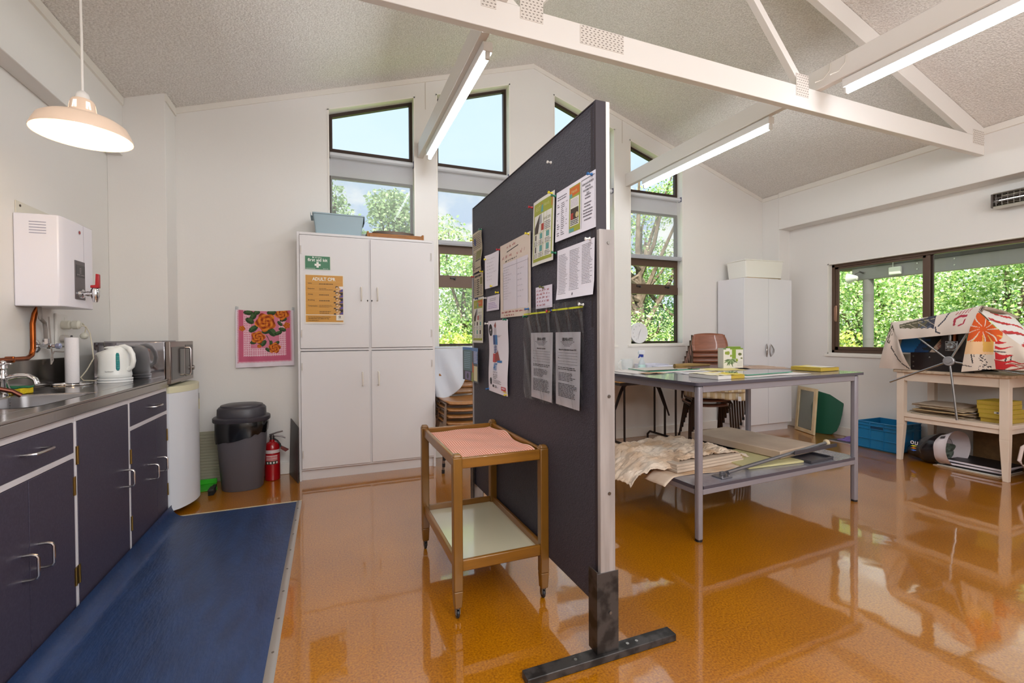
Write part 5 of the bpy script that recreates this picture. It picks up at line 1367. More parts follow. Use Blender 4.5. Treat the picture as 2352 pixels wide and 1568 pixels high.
flat('paper_sheet', 'folded brown paper corner sticking out from under the left glass sheet', 'paper', [(.10, .55), (.26, .53), (.28, .62), (.10, .63)], Z + .003, .001, M('kraft', 'b08f6c', .75), None, 4, .006)
glass([(.20, .63), (.69, .64), (.735, .94), (.245, .92)], .9085, 'greenish glass sheet at the left back of the work table')
flat('paper_sheet', 'white paper spread under the right glass sheet on the work table', 'paper', [(.48, .075), (1.09, .06), (1.10, .40), (.46, .42)], Z, .001, M('paper_rumpled', 'd8d0cc', .8), None, 5, .004)
flat('paper_sheet', 'yellowish sheet between the phone book and the box with olives', 'paper', [(.62, .60), (1.0, .48), (1.06, .66), (.72, .78)], Z, .001, M('paper_yellow', 'd5c67e', .8), None, 6, .006)
flat('paper_sheet', 'grey white sheet in the middle of the work table behind the open phone book', 'paper', [(.32, .34), (.60, .30), (.66, .55), (.36, .56)], Z, .001, M('paper_grey', 'cbc8cc', .8), None, 7, .004)
flat('paper_sheet', 'crumpled brown paper behind the right glass sheet, right of the olive box', 'paper', [(1.06, .62), (1.40, .36), (1.47, .56), (1.20, .88)], Z, .001, M('kraft_grey', 'a48c7c', .8), None, 8, .02, 22, 16, 4)
glass([(.54, .115), (1.03, .15), (1.06, .37), (.56, .34)], .9075, 'greenish glass sheet near the front edge of the work table')
t = thing('paper_roll', 'thin roll of brown paper lying at the back of the work table', 'paper roll', wt(.78, .9, .9005), TH)
MB().tube([(-.06, .03, .016), (.1, .03, .018), (.3, .0, .014)], [.016, .017, .008], M('kraft_roll', '8c7040', .75, bump=.5, bscale=60), 10).build('roll', t)

m_yel = M('page_yellow', 'c4a53e', .8, hex2='ae9234', vscale=60, stretch=(1, 1, 40)); m_pgw = M('page_white', 'd5cfc8', .8); m_cov = M('cover_yellow', 'd2bd34', .45); m_covp = M('cover_pale', 'd9d0b4', .5)
t = thing('phone_book', 'worn directory with half white half yellow pages at the front left of the work table', 'book', wt(.32, .16, .9005), TH)
MB().box((-.11, -.11, 0), (.0, .12, .022), m_pgw).box((.0, -.11, 0), (.115, .12, .022), m_yel).build('pages', t, bevel=.002)
b = MB(); b.grid(lambda u, v: (-.112 + .23 * u, -.112 + .235 * v, .0235 + max(0, crumple(u, v, 3, .008, 5))), 20, 16, lambda u, v: m_covp if u + .3 * math.sin(v * 7) < .55 else m_cov); b.build('cover', t, smooth=60)
t = thing('phone_book', 'thick yellow directory near the right end of the work table', 'book', wt(1.40, .21, .9005), TH + R(2))
MB().box((-.11, -.085, .002), (.112, .13, .027), m_yel).build('pages', t, bevel=.002)
b = MB(); b.grid(lambda u, v: (-.112 + .226 * u, -.087 + .22 * v, .0285 + max(0, crumple(u, v, 5, .004, 4))), 12, 12, lambda u, v: m_cov if u < .35 or v > .8 else m_pgw); b.build('cover', t, smooth=60)

# box printed with olives
OB = {k: M('olive_' + k, h, .45) for k, h in dict(bg='ded9cb', band='7d9a22', dark='4c5f2e', leaf='6f8a52', leaf2='93a878', fruit='8c9a30', black='3a3328').items()}
def ob_col(u, v):
    if v > .93 and u > .34: return OB['band']
    if v > .93 and u < .14: return OB['leaf']
    if .43 < u < .63 and v > .48: return OB['band']
    for x, y, r in ((.14, .76, .07), (.24, .76, .08), (.68, .40, .065), (.38, .62, .05)):
        if math.hypot(u - x, (v - y) * .86) < r: return OB['fruit']
    for x, y, r in ((.84, .70, .07), (.92, .5, .04)):
        if math.hypot((u - x) * .8, v - y) < r: return OB['black'] if (u + v * 2) % .1 < .06 else OB['fruit']
    for i in range(12):
        a = -2.9 + i * .27; du, dv = u - .36, (v - .45)
        p = du * math.cos(a) + dv * math.sin(a); q = -du * math.sin(a) + dv * math.cos(a)
        l = .34 + .08 * math.sin(i * 2.3)
        if 0 < p < l and abs(q) < .035 * math.sin(PI * p / l): return OB['dark'] if i % 3 == 0 else OB['leaf'] if i % 3 == 1 else OB['leaf2']
    if .7 < u < .95 and .1 < v < .34 and (v * 40) % 1 < .3: return M('olive_print', 'b9b6a8', .5)
    return OB['bg']
t = thing('olive_box', 'white card box printed with green olives and leaves on the work table', 'box', wt(.985, .68, .9025), TH - R(22))
w_, h_, d_ = .158, .158, .09
b = MB(); b.grid(lambda u, v: (w_ * u, 0, h_ * v), 60, 60, ob_col)
b.grid(lambda u, v: (w_, d_ * u, h_ * v), 4, 30, lambda u, v: OB['band'] if v > .93 else OB['bg']).grid(lambda u, v: (0, d_ * (1 - u), h_ * v), 4, 30, lambda u, v: OB['bg'])
b.grid(lambda u, v: (w_ * (1 - u), d_, h_ * v), 4, 4, OB['bg']).grid(lambda u, v: (w_ * u, d_ * v, h_), 4, 4, OB['dark'])
b.build('box', t, smooth=0)
MB().box((.05, .03, h_ + .0005), (w_ - .002, .06, h_ + .012), OB['band']).build('lid_flap', t, bevel=.002)

# things on the shelf of the work table
m_kr = M('kraft_paper', 'c6a280', .55, hex2='e6d3c0', vscale=5, bump=.15, bscale=40)
def crinkle(name, label, x0, x1, y0, y1, H, mat, seed, cat='paper', nu=120, nv=90, over=None):
    mb = MB()
    def S(u, v):
        x = x0 + (x1 - x0) * u; y = y0 + (y1 - y0) * v
        x += .03 * NZ.noise(V((v * 5, seed, 0))) * (1 if u < .1 or u > .9 else .2); y += .03 * NZ.noise(V((u * 5, seed, 4))) * (1 if v < .12 or v > .9 else .2)
        z = H(x, y, u, v)
        q = V((u * 8 + seed, v * 6, seed)); c_ = abs(NZ.noise(q)) + .5 * abs(NZ.noise(q * 2.7)) + .25 * abs(NZ.noise(q * 6))
        return wt(x, y, z + .036 * c_)
    mb.grid(S, nu, nv, mat); o = mb.build(name, solid=.0012, smooth=14)
    return tag(o, label, cat)
t = thing('paper_pad', 'thick pad of white paper under the crumpled brown paper on the shelf', 'paper', wt(.345, .53, .318), TH + R(2))
for i in range(3): MB().box((-.30 + .006 * i, -.30 + .008 * i, .016 * i), (.31 - .004 * i, .29, .016 * i + .0155), M('pad_paper', 'c9b6a4', .8)).build('pad', t, bevel=.002)
def S_under(u, v):
    x, y = -.10 + .86 * u, .16 + .18 * v
    return wt(x, y + .02 * math.sin(u * 9), .3138 + .006 * abs(NZ.noise(V((u * 9, v * 4, 2)))) + (-.05 * ((-.02 - x) / .1) if x < -.02 else 0))
b = MB(); b.grid(S_under, 40, 10, m_kr); tag(b.build('brown_paper', solid=.001, smooth=20), 'flat brown paper edge showing in front of the white pad on the shelf', 'paper')
def H2(x, y, u, v):
    top = .372
    def fall(d, k): return min(1.0, max(0.0, d / k))
    e = max(fall(-.03 - x, .2), 0 if x > .12 else fall(.36 - y, .12))
    z = top - .055 * e
    if x > .62: z = top - .05 * fall(x - .62, .1)
    if x < -.03: z -= .06 * fall(-.06 - x, .2)
    return z
crinkle('brown_paper', 'large crumpled sheet of brown wrapping paper draped over the pad on the shelf', -.26, .76, .272, .80, H2, m_kr, 5)
t = thing('wrapped_parcel', 'flat parcel wrapped in smooth brown paper on the shelf of the work table', 'parcel', wt(1.05, .50, .3275), TH + R(4))
MB().box((-.20, -.36, .002), (.235, .37, .056), M('parcel_paper', 'b79f8a', .6, bump=.25, bscale=12, hex2='c9b29c', vscale=4)).build('parcel', t, bevel=.006)
t = thing('card_sheet', 'pale yellow card sheet under the parcel on the shelf', 'card', wt(.80, .27, .3128), TH - R(6))
MB().box((-.25, -.20, 0), (.22, .20, .0135), M('card_yellow', 'c9c08e', .5)).build('card', t, bevel=.003)
t = thing('clamp_bar', 'grey metal bar with an end plate and pale wooden knob lying across the shelf', 'tool', wt(.8, .12, .3125), TH)
m_bar = M('bar_metal', '8d8c92', .3, metal=.8)
MB().cyl((-.52, -.075, .03), (.53, -.01, .085), .011, m_bar, 14).build('bar', t)
MB().box((-.585, -.095, .0), (-.50, -.015, .008), m_bar).cyl((-.57, -.08, .008), (-.57, -.08, .022), .007, m_bar, 8).cyl((-.515, -.08, .008), (-.515, -.08, .022), .007, m_bar, 8).box((-.55, -.06, .008), (-.515, -.04, .03), m_bar).build('end_plate', t, bevel=.002)
MB().ball((.54, -.009, .086), .024, M('knob_wood', 'd3c2a0', .5), 14, (.7, 1, 1)).build('knob', t)
MB().box((.12, -.03, .046), (.60, -.024, .07), M('blade_dark', '3f3d44', .4), Matrix.Translation((0, -.035, .012)) @ Matrix.Rotation(R(2), 4, 'Z')).build('blade', t)
t = thing('shallow_tray', 'dark grey shallow tray at the right front of the shelf', 'tray', wt(1.13, .085, .3125), TH + R(3))
m_dk = M('tray_dark', '3c3b42', .35)
MB().box((-.13, -.075, 0), (.13, .085, .006), m_dk).box((-.13, -.075, .006), (.13, -.067, .02), m_dk).box((-.13, .077, .006), (.13, .085, .02), m_dk).box((-.13, -.067, .006), (-.122, .077, .02), m_dk).box((.122, -.067, .006), (.13, .077, .02), m_dk).build('tray', t, bevel=.002)

# ------------------------------------------------------------------ folding table against the back wall
m_ftop = M('folding_top', 'cdc6c0', .4); m_fedge = M('folding_edge', 'b98a48', .5); m_fleg = M('folding_leg', '2a1c18', .4, metal=.4)
t = thing('folding_table', 'folding trestle table with dark steel legs against the back wall', 'table', (3.1, 3.95, 0))
fx0, fx1, fy0, fy1, fz = 2.52, 3.53, 3.60, 4.335, .74
MB().box((fx0, fy0, fz - .018), (fx1, fy1, fz), m_fedge).box((fx0 + .002, fy0 + .002, fz), (fx1 - .002, fy1 - .002, fz + .002), m_ftop).build('table_top', t, bevel=.002, world=True)
MB().box((fx0 + .03, fy0 + .03, fz - .05), (fx1 - .03, fy0 + .05, fz - .018), m_fleg).box((fx0 + .03, fy1 - .05, fz - .05), (fx1 - .03, fy1 - .03, fz - .018), m_fleg).box((fx0 + .03, fy0 + .05, fz - .05), (fx0 + .05, fy1 - .05, fz - .018), m_fleg).build('apron', t, world=True)
for x in (2.72, 3.36):
    s = 1 if x > 3 else -1
    b = MB().tube([(x, fy0 + .08, 0), (x, fy0 + .08, .05), (x, fy0 + .12, .085), (x, fy1 - .12, .085), (x, fy1 - .08, .05), (x, fy1 - .08, 0)], .012, m_fleg, 10)
    for y in (fy0 + .2, fy1 - .2): b.cyl((x, y, .085), (x, y, fz - .018), .011, m_fleg, 10)
    b.tube([(x + .0, fy0 + .367, .085), (x, fy0 + .367, .40), (x - s * .09, fy0 + .367, .6), (x - s * .2, fy0 + .367, fz - .02)], .012, m_fleg, 8).tube([(x + s * .05, fy0 + .36, .30), (x - s * .05, fy0 + .36, .56), (x - s * .13, fy0 + .36, fz - .02)], .009, m_fleg, 8)
    b.build('leg_frame', t, world=True)
ZF = fz + .0025
m_clear = M('clear_plastic', 'e8eef0', .08, alpha=.28)
t = thing('measuring_jug', 'clear plastic measuring jug on the folding table', 'jug', (2.90, 4.0, ZF))
MB().lathe([(.0, .002), (.05, .002), (.062, .17), (.068, .175), (.06, .174), (.048, .006)], (0, 0, 0), m_clear, 24, closed=False).build('body', t)
MB().tube([(-.06, 0, .16), (-.10, 0, .155), (-.105, 0, .10), (-.075, 0, .05), (-.055, 0, .05)], .008, m_clear, 8).build('handle', t)
m_cl = M('rag_white', 'e4e4e8', .9)
b = MB(); b.grid(lambda u, v: (2.90 + .34 * (u - .5), 3.72 + .16 * (v - .5), ZF + .001 + .05 * abs(NZ.noise(V((u * 6, v * 4, 3)))) * math.sin(PI * u) * math.sin(PI * v) * 2.2 + .012 * math.sin(PI * u)), 30, 16, m_cl)
tag(b.build('cleaning_rag', solid=.002, smooth=60), 'crumpled white rag beside the measuring jug', 'rag')
t = thing('spray_bottle', 'clear spray bottle with white and blue trigger head on the folding table', 'bottle', (3.125, 4.05, ZF))
MB().lathe([(0, .001), (.04, .001), (.044, .006), (.044, .09), (.036, .13), (.018, .165), (.014, .19), (0, .19)], (0, 0, 0), M('spray_clear', 'd9e6ee', .12, alpha=.55), 20, sy=.7).build('body', t)
MB().lathe([(.0445, .02), (.0445, .085), (.0405, .11)], (0, 0, 0), M('spray_label', 'bfe0dc', .4), 20, sy=.71, closed=False).build('label', t)
MB().lathe([(.016, .19), (.017, .192), (.017, .215), (.012, .218), (0, .218)], (0, 0, 0), M('spray_blue', '2a3f9c', .35), 14).build('collar', t)
MB().prism([(-.045, .222), (.02, .216), (.032, .23), (.03, .262), (-.03, .264), (-.045, .25)], 'y', -.012, .012, M('spray_white', 'e6eaf2', .35)).build('head', t, bevel=.004)
MB().prism([(-.028, .222), (-.02, .222), (-.03, .19), (-.042, .18), (-.044, .186)], 'y', -.008, .008, M('spray_blue', '2a3f9c', .35)).build('trigger', t, bevel=.002)
def tubtray(x0, x1, y0, y1, h, label):
    t = thing('plastic_tray', label, 'tray', ((x0 + x1) / 2, (y0 + y1) / 2, ZF), 0, 'white plastic trays on the folding table')
    a, c_ = (x1 - x0) / 2, (y1 - y0) / 2; mt = M('tray_white', 'dcdce8', .4)
    r = lambda k, z: rr_ring(-a * k, a * k, -c_ * k, c_ * k, .02, z)
    b = MB(); loft(b, [r(.9, .001), r(.98, h), r(1.0, h), r(1.0, h + .004), r(.96, h + .004), r(.88, .005)], mt); b.add(r(.9, .001), [tuple(range(28))], mt); b.build('tray', t, smooth=40)
tubtray(3.22, 3.51, 3.78, 4.02, .09, 'white plastic tray on the folding table, nearer the right end')
tubtray(3.20, 3.51, 4.06, 4.30, .10, 'white plastic tray on the folding table, close to the back wall')
t = thing('wall_clock', 'round white clock standing on the sill of the right end window', 'clock', (3.345, YB + .022, SILL), 0)
MB().lathe([(.105, -.012), (.118, -.014), (.121, -.006), (.121, .012), (.0, .012)], (0, 0, .1215), M('clock_rim', 'ececee', .3), 40, 'y').build('case', t)
MB().lathe([(0, -.0105), (.108, -.0105)], (0, 0, .1215), M('clock_face', 'ebebea', .4), 40, 'y', closed=False).build('face', t)
s = Sheet((-.12, -.0112, .0015), (1, 0, 0), (0, 0, 1), .24, .24)
mk = M('clock_print', '8d8d90', .5); md = M('clock_hand', '3a3a40', .5)
for i in range(12):
    a = PI / 2 - (i + 1) * PI / 6; s.text(str(i + 1), .12 + .085 * math.cos(a), .112 + .085 * math.sin(a), .022, mk, 'c', e=.0003)
for a, l, w_ in ((62, .05, .004), (255, .075, .003), (215, .08, .0012)): s.stroke([(.12, .12), (.12 + l * math.cos(R(a)), .12 + l * math.sin(R(a)))], w_, md, .0008)
s.mb.build('dial_print', t, smooth=0)

# ------------------------------------------------------------------ stacking chairs
m_ply = M('chair_ply', '7d4a34', .3, coat=.3, hex2='8c5640', vscale=8, stretch=(1, 6, 6)); m_plyl = M('chair_ply_light', '9a6838', .35, coat=.3, hex2='a8743f', vscale=8, stretch=(6, 1, 6)); m_chl = M('chair_tube', '4a372c', .35, metal=.7); m_chc = M('chair_tube_light', '8a7566', .3, metal=.8)
def make_chair(label, group, ply, tubem, wide=.40):
    t = thing('stacking_chair', label, 'chair', (0, 0, 0), 0, group)
    w = wide / 2
    b = MB(); n = 10
    def SS(u, v):
        x = (u - .5) * wide; y = -.20 + .39 * v
        z = .425 + .012 * (2 * u - 1) ** 2 - .008 * math.sin(PI * v)
        if v < .12: z -= .02 * (1 - v / .12) ** 2
        k = .35 if v < .12 else 0
        return (x * (1 - .12 * max(0, 1 - v / .1)), y, z)
    b.grid(SS, 12, 12, ply); b.build('seat', t, solid=.012, smooth=60)
    b = MB()
    def SBk(u, v):
        q = 2 * u - 1; rr = 1 - .22 * v ** 3 - .06 * (1 - v) ** 3
        x = q * (w - .005) * rr
        y = .205 + .07 * v - .03 * (1 - q * q) * -1 * .8 + .0
        return (x, y - .012, .62 + .20 * v - .012 * q * q * (1 if v > .9 else 0))
    b.grid(SBk, 12, 8, ply); b.build('backrest', t, solid=.011, smooth=60)
    for s in (-1, 1):
        MB().tube([(s * (w + .02), -.19, 0), (s * (w + .005), -.17, .38), (s * (w - .01), -.15, .408), (s * (w - .012), 0, .41), (s * (w - .01), .15, .41), (s * (w - .008), .20, .45), (s * (w - .02), .235, .62), (s * (w - .03), .285, .80)], .0105, tubem, 8).build('side_frame', t)
        MB().tube([(s * (w - .012), .10, .405), (s * (w + .015), .24, .0)], .0105, tubem, 8).build('rear_leg', t)
        for y, x in ((-.19, w + .02), (.24, w + .015)): MB().cyl((s * x, y, 0), (s * x, y - .002 if y < 0 else y - .004, .03), .0135, m_black, 8).build('foot', t)
    MB().cyl((-w + .01, .14, .402), (w - .01, .14, .402), .009, tubem, 8).cyl((-w + .01, -.14, .402), (w - .01, -.14, .402), .009, tubem, 8).build('cross_bar', t)
    return t
nm = ['bottom', 'second from the bottom', 'third from the bottom', 'fourth from the bottom', 'fifth from the bottom', 'sixth from the bottom', 'topmost']
RA = R(-28); fdir = V((math.sin(RA), -math.cos(RA), 0))
base = V((3.85, 3.90, 0)); ch = None
for k in range(7):
    lab = 'brown plywood stacking chair, %s in the stack by the white wardrobe' % nm[k]
    loc = base + V((-.011, -.038, 0)) * k + V((0, 0, .0605 * k))
    if ch is None:
        ch = make_chair(lab, 'stacked plywood chairs by the wardrobe', m_ply, m_chl); ch.location = loc; ch.rotation_euler = (0, 0, RA)
    else: dup(ch, loc, RA, lab)
topc = base + V((-.066, -.228, .363))
RM = Matrix.Translation(topc) @ Matrix.Rotation(RA, 4, 'Z')
m_tow = [M('bath_towel_a', 'd9c39a', .95, bump=.6, bscale=250), M('bath_towel_b', 'efe3cc', .95, bump=.6, bscale=250)]
def towel(drop, xa, xb, yb, label, seed, lift):
    """lies on the seat and hangs over its left side and front"""
    mb = MB(); o = .012 + lift; zt = .447 + lift
    mb.grid(lambda u, v: RM @ V((xa + (xb - xa) * u, -.215 - o + (yb + .215 + o) * v, zt + .003 * math.sin(u * 14 + seed))), 40, 14, lambda u, v: m_tow[int((u * 14) % 2)])
    path = [V((xa - o * .5, yb)), V((xa - o, -.215 - o * .6)), V((xa, -.215 - o)), V((xb, -.215 - o))]
    L0 = [(path[i + 1] - path[i]).length for i in range(3)]; T_ = sum(L0)
    def S(u, v):
        d = u * T_; i = 0
        while i < 2 and d > L0[i]: d -= L0[i]; i += 1
        p = path[i] + (path[i + 1] - path[i]) * (d / L0[i]); n = V((-1, 0)) if i == 0 else V((0, -1))
        q = .010 * (1 - v) * (1 + math.sin(u * 40 + seed)) + .004 * math.sin(u * 90)*(1 - v)
        p = p + n * q
        return RM @ V((p.x, p.y, zt - (1 - v) * drop * (1 + .04 * math.sin(u * 7 + seed))))
    mb.grid(S, 90, 16, lambda u, v: m_tow[int((u * 26) % 2)])
    o_ = mb.build('bath_towel', solid=.005, smooth=80); return tag(o_, label, 'towel')
lower = towel(.29, -.25, .212, .2, 'striped beige towel hanging lower over the top chair seat beside the wardrobe', 1, .0)
towel(.225, -.235, .216, .10, 'striped beige towel folded on top of the longer one on the chair stack', 2, .014)
MB_ = MB(); MB_.add([RM @ V(p) for p in ((.12, -.262, .19), (.15, -.262, .19), (.153, -.264, .145), (.122, -.262, .145))], [(0, 1, 2, 3)], M('label_tag', 'e3e3e8', .6)); MB_.build('care_tag', lower, smooth=0)
base = V((1.125, 4.02, 0)); ch = None
for k in range(4):
    lab = 'wooden stacking chair, %s in the stack between cupboard and display board' % ['bottom', 'second from the bottom', 'third from the bottom', 'topmost'][k]
    loc = base + V((0, -.02 * k + .02, .0605 * k))
    if ch is None:
        ch = make_chair(lab, 'stacked wooden chairs beside the tall cupboard', m_plyl, m_chc); ch.location = loc
    else: dup(ch, loc, 0, lab)
m_dr = M('drape_white', 'cfd4de', .9, bump=.3, bscale=300)
b = MB()
def DS(u, v):
    x = .905 + .44 * u; z = 1.052 - .43 * (1 - v) * (1 - .45 * u + .3 * math.sin(u * 5.5) * (1 - v) * .5)
    y = 4.205 - .09 * (1 - v) - .035 * math.sin(u * 15 + 4 * v) * (1 - v) ** .7 - .02 * math.sin(u * 6 - 3 * v) * (1 - v)
    return (x - .02 * math.sin(v * 3) * (1 - u), y, z)
b.grid(DS, 50, 40, m_dr)
b.grid(lambda u, v: (.905 + .44 * u, 4.205 + .07 * v, 1.06 + .012 * math.sin(PI * v)), 50, 6, m_dr)
tag(b.build('white_cloth', solid=.003, smooth=80), 'white cloth draped over the back of the wooden chair stack beside the cupboard', 'cloth')
# ------------------------------------------------------------------ right corner
m_ward = M('wardrobe_white', 'e6e4e8', .35)
t = thing('wardrobe', 'white two door storage cabinet with curved metal handles in the right corner', 'cupboard', (4.89, 4.15, 0))
x0, x1, y0, y1, h = 4.50, 5.286, 3.955, 4.345, 1.83
MB().box((x0, y0 + .018, .09), (x1, y1, h), m_ward).build('carcass', t, bevel=.002, world=True)
MB().box((x0 + .01, y0 + .045, 0), (x1 - .01, y1 - .02, .09), m_ward).build('plinth', t, world=True)
for a, b, s in ((x0, (x0 + x1) / 2 - .002, 1), ((x0 + x1) / 2 + .002, x1, -1)):
    d = MB().box((a, y0, .095), (b, y0 + .017, h - .001), m_ward).build('door', t, bevel=.0015, world=True)
    xe = b if s > 0 else a
    q = [(xe - s * .03 - s * .028 * math.sin(PI * i / 12), y0 - .004 - .02 * math.sin(PI * i / 12), .90 + .15 * i / 12) for i in range(13)]
    q2 = [(xe - s * .03 + s * .014 * math.sin(PI * i / 12), y0 - .005, .90 + .15 * i / 12) for i in range(11, 0, -1)]; MB().tube(q + q2, [.004 + .004 * math.sin(PI * i / 12) for i in range(13)] + [.004] * 11, m_hand, 8, closed=True).build('handle', d, world=True)
t = thing('storage_box', 'white open storage box on top of the right corner cabinet', 'box', (4.86, 4.12, h + .0155), R(-4))
m_sb = M('storage_white', 'efede6', .4); b = MB()
r = lambda a, c, z: rr_ring(-a, a, -c, c, .01, z)
loft(b, [r(.27, .135, 0), r(.285, .15, .195), r(.295, .158, .197), r(.295, .158, .207), r(.28, .145, .207), r(.26, .13, .006)], m_sb); b.add(r(.27, .135, 0), [tuple(range(28))], m_sb); b.build('box', t, smooth=40)
MB().box((.285, -.1, .17), (.308, .1, .178), m_sb).box((.3, -.1, .178), (.308, .1, .207), m_sb).build('handle', t, bevel=.002)
m_cb = M('cardboard', 'b89d78', .8)
for i, (dx, l) in enumerate(((0, 'brown card sheet under the white storage box, poking out to the right'), (-.05, 'white card sheet lying directly on the right corner cabinet'))):
    o = MB().box((4.60 + dx, 3.99, h + .001 + .007 * (1 - i)), (5.15 + dx, 4.25, h + .0075 + .007 * (1 - i)), m_cb if i == 0 else M('card_white', 'dcd7cf', .8)).build('card_sheet'); tag(o, l, 'card')
t = thing('radiant_heater', 'strip heater with a reflector on the right wall above the sliding window', 'heater', (5.42, 1.6, 2.31))
m_hb = M('heater_body', '8f8a84', .35, metal=.8); m_hr2 = M('heater_reflector', 'c9c4bc', .15, metal=1.0)
MB().prism([(0.0645, -.06), (-.03, -.065), (-.055, -.05), (.0, -.02), (.0, .03), (-.055, .055), (-.04, .065), (.0645, .06)], 'y', -.56, .56, m_hr2).build('reflector', t, bevel=.002)
MB().box((-.052, .555, -.058), (.06, .57, .06), M('heater_end', '4f453f', .4, metal=.5)).box((-.052, -.57, -.058), (.06, -.555, .06), M('heater_end', '4f453f', .4, metal=.5)).build('end_cap', t, bevel=.003)
b = MB()
for z in (-.01, .022): b.cyl((-.022, -.55, z), (-.022, .55, z), .008, M('element', '6b6460', .4, metal=.5), 10)
for i in range(30): b.tube([(-.055, -.54 + i * .037, .05), (-.06, -.54 + i * .037, 0), (-.055, -.54 + i * .037, -.048)], .0015, m_hb, 4)
b.build('element', t)

# frames leaning on the right wall
m_fw = M('frame_wood', 'd8c4a0', .5, hex2='cdb286', vscale=8); m_scr = M('screen_mesh', '83887e', .5, alpha=.4)
t = thing('screen_printing_frame', 'pale wooden screen printing frame leaning in the corner beside the cabinet', 'frame', (5.22, 3.78, 0))
A, B_, C_, D_ = V((5.185, 3.60, .003)), V((5.33, 3.935, .003)), V((5.435, 3.985, .525)), V((5.375, 3.68, .515))
Uf = (B_ - A); Vf = ((D_ - A) + (C_ - B_)) / 2; Nf = Uf.cross(Vf).normalized() * .022
def fb(u0, v0, u1, v1, mat, n0=0.0, n1=1.0):
    P = lambda u, v, n: A + Uf * u + Vf * v + Nf * (n - .5)
    return [P(u0, v0, n0), P(u1, v0, n0), P(u1, v1, n0), P(u0, v1, n0)], [P(u0, v0, n1), P(u1, v0, n1), P(u1, v1, n1), P(u0, v1, n1)]
b = MB()
for q in ((0, 0, 1, .075), (0, .925, 1, 1), (0, .075, .12, .925), (.88, .075, 1, .925)):
    lo, hi = fb(*q, None); b.hexa(lo, hi, m_fw)
b.build('frame', t, world=True, smooth=0)
lo, hi = fb(.12, .075, .88, .925, None, .4, .45); MB().hexa(lo, hi, m_scr).build('mesh', t, world=True, smooth=0)
m_gb = M('board_green', '0d5138', .45)
t = thing('green_board', 'dark green board with a rounded corner leaning against the right wall', 'board', (5.36, 3.58, 0))
PY = [(3.74, .0), (3.60, .002), (3.53, .01), (3.485, .055), (3.468, .13), (3.462, .24), (3.468, .42), (3.76, .48), (3.80, .3)]
b = MB(); n = len(PY); f = lambda y, z, o: V((5.335 + .14 * z / .48 + (3.74 - y) * .16 + o, y, z + .002))
b.add([f(y, z, 0) for y, z in PY] + [f(y, z, .006) for y, z in PY], [tuple(range(n)), tuple(range(n, 2 * n))[::-1]] + [(i, n + i, n + (i + 1) % n, (i + 1) % n) for i in range(n)], m_gb); b.build('board', t, world=True, smooth=0)

# blue crate and bits beside it
m_cr = M('crate_blue', '1c78ac', .35)
t = thing('plastic_crate', 'blue ribbed plastic crate on the floor under the sliding window', 'crate', (5.28, 2.90, 0))
cx0, cx1, cy0, cy1, ch_ = 5.095, 5.462, 2.72, 3.08, .275
b = MB(); w_ = .006
b.box((cx0, cy0, .002), (cx1, cy1, .012), m_cr)
for a, c_ in (((cx0, cy0), (cx0 + w_, cy1)), ((cx1 - w_, cy0), (cx1, cy1)), ((cx0, cy0), (cx1, cy0 + w_)), ((cx0, cy1 - w_), (cx1, cy1))): b.box((a[0], a[1], .012), (c_[0], c_[1], ch_), m_cr)
e = .008
for z in (.012, .10, .20, .235, ch_ - .008):
    b.box((cx0 - e, cy0 - e, z), (cx0, cy1 + e, z + .007), m_cr).box((cx0, cy0 - e, z), (cx1 + e, cy0, z + .007), m_cr).box((cx0, cy1, z), (cx1 + e, cy1 + e, z + .007), m_cr)
for i in range(4):
    y = cy0 - e + (cy1 - cy0 + 2 * e - .006) * i / 3; b.box((cx0 - e, y, .012), (cx0, y + .006, ch_), m_cr)
    x = cx0 + (cx1 - cx0 - .006) * i / 3; b.box((x, cy0 - e, .012), (x + .006, cy0, ch_), m_cr)
b.build('crate', t, bevel=.0015, world=True)
MB().box((cx0 - .0005, cy0 + .12, .205), (cx0 + .001, cy1 - .12, .232), M('crate_dark', '0d3f63', .5)).box((cx0 + .11, cy0 - .0085, .205), (cx1 - .11, cy0 - .0005, .23), M('crate_handle', '2b8cc0', .4)).build('handle_hole', t, world=True)
o = MB().box((5.15, 2.80, .013), (5.35, 2.86, .21), M('junk_grey', '77767c', .6)).box((5.2, 2.9, .013), (5.4, 3.02, .16), M('junk_pale', 'c9c9cc', .6)).build('folded_parts', bevel=.01); tag(o, 'grey and pale odds and ends inside the blue crate', 'parts')
b = MB(); b.grid(lambda u, v: (5.16 + .26 * v, 3.13 + .2 * (1 - u) * (1 - .3 * v), .014 + .09 * v ** .7 * math.sin(PI * min(1, u * .8 + .1)) + .012 * NZ.noise(V((u * 5, v * 5, 1)))), 16, 16, M('bag_purple', '7a62a8', .4))
tag(b.build('purple_bag', solid=.002, smooth=50), 'small purple bag on the floor behind the blue crate', 'bag')
t = thing('magazine', 'flat magazine on the floor by the purple bag', 'magazine', (5.19, 3.26, 0))
MB().box((-.09, -.12, .001), (.07, .12, .008), M('magazine_pages', 'c9c6c8', .6)).box((-.091, -.121, .008), (.07, .121, .0095), M('magazine_cover', '4b474c', .35)).build('magazine', t)

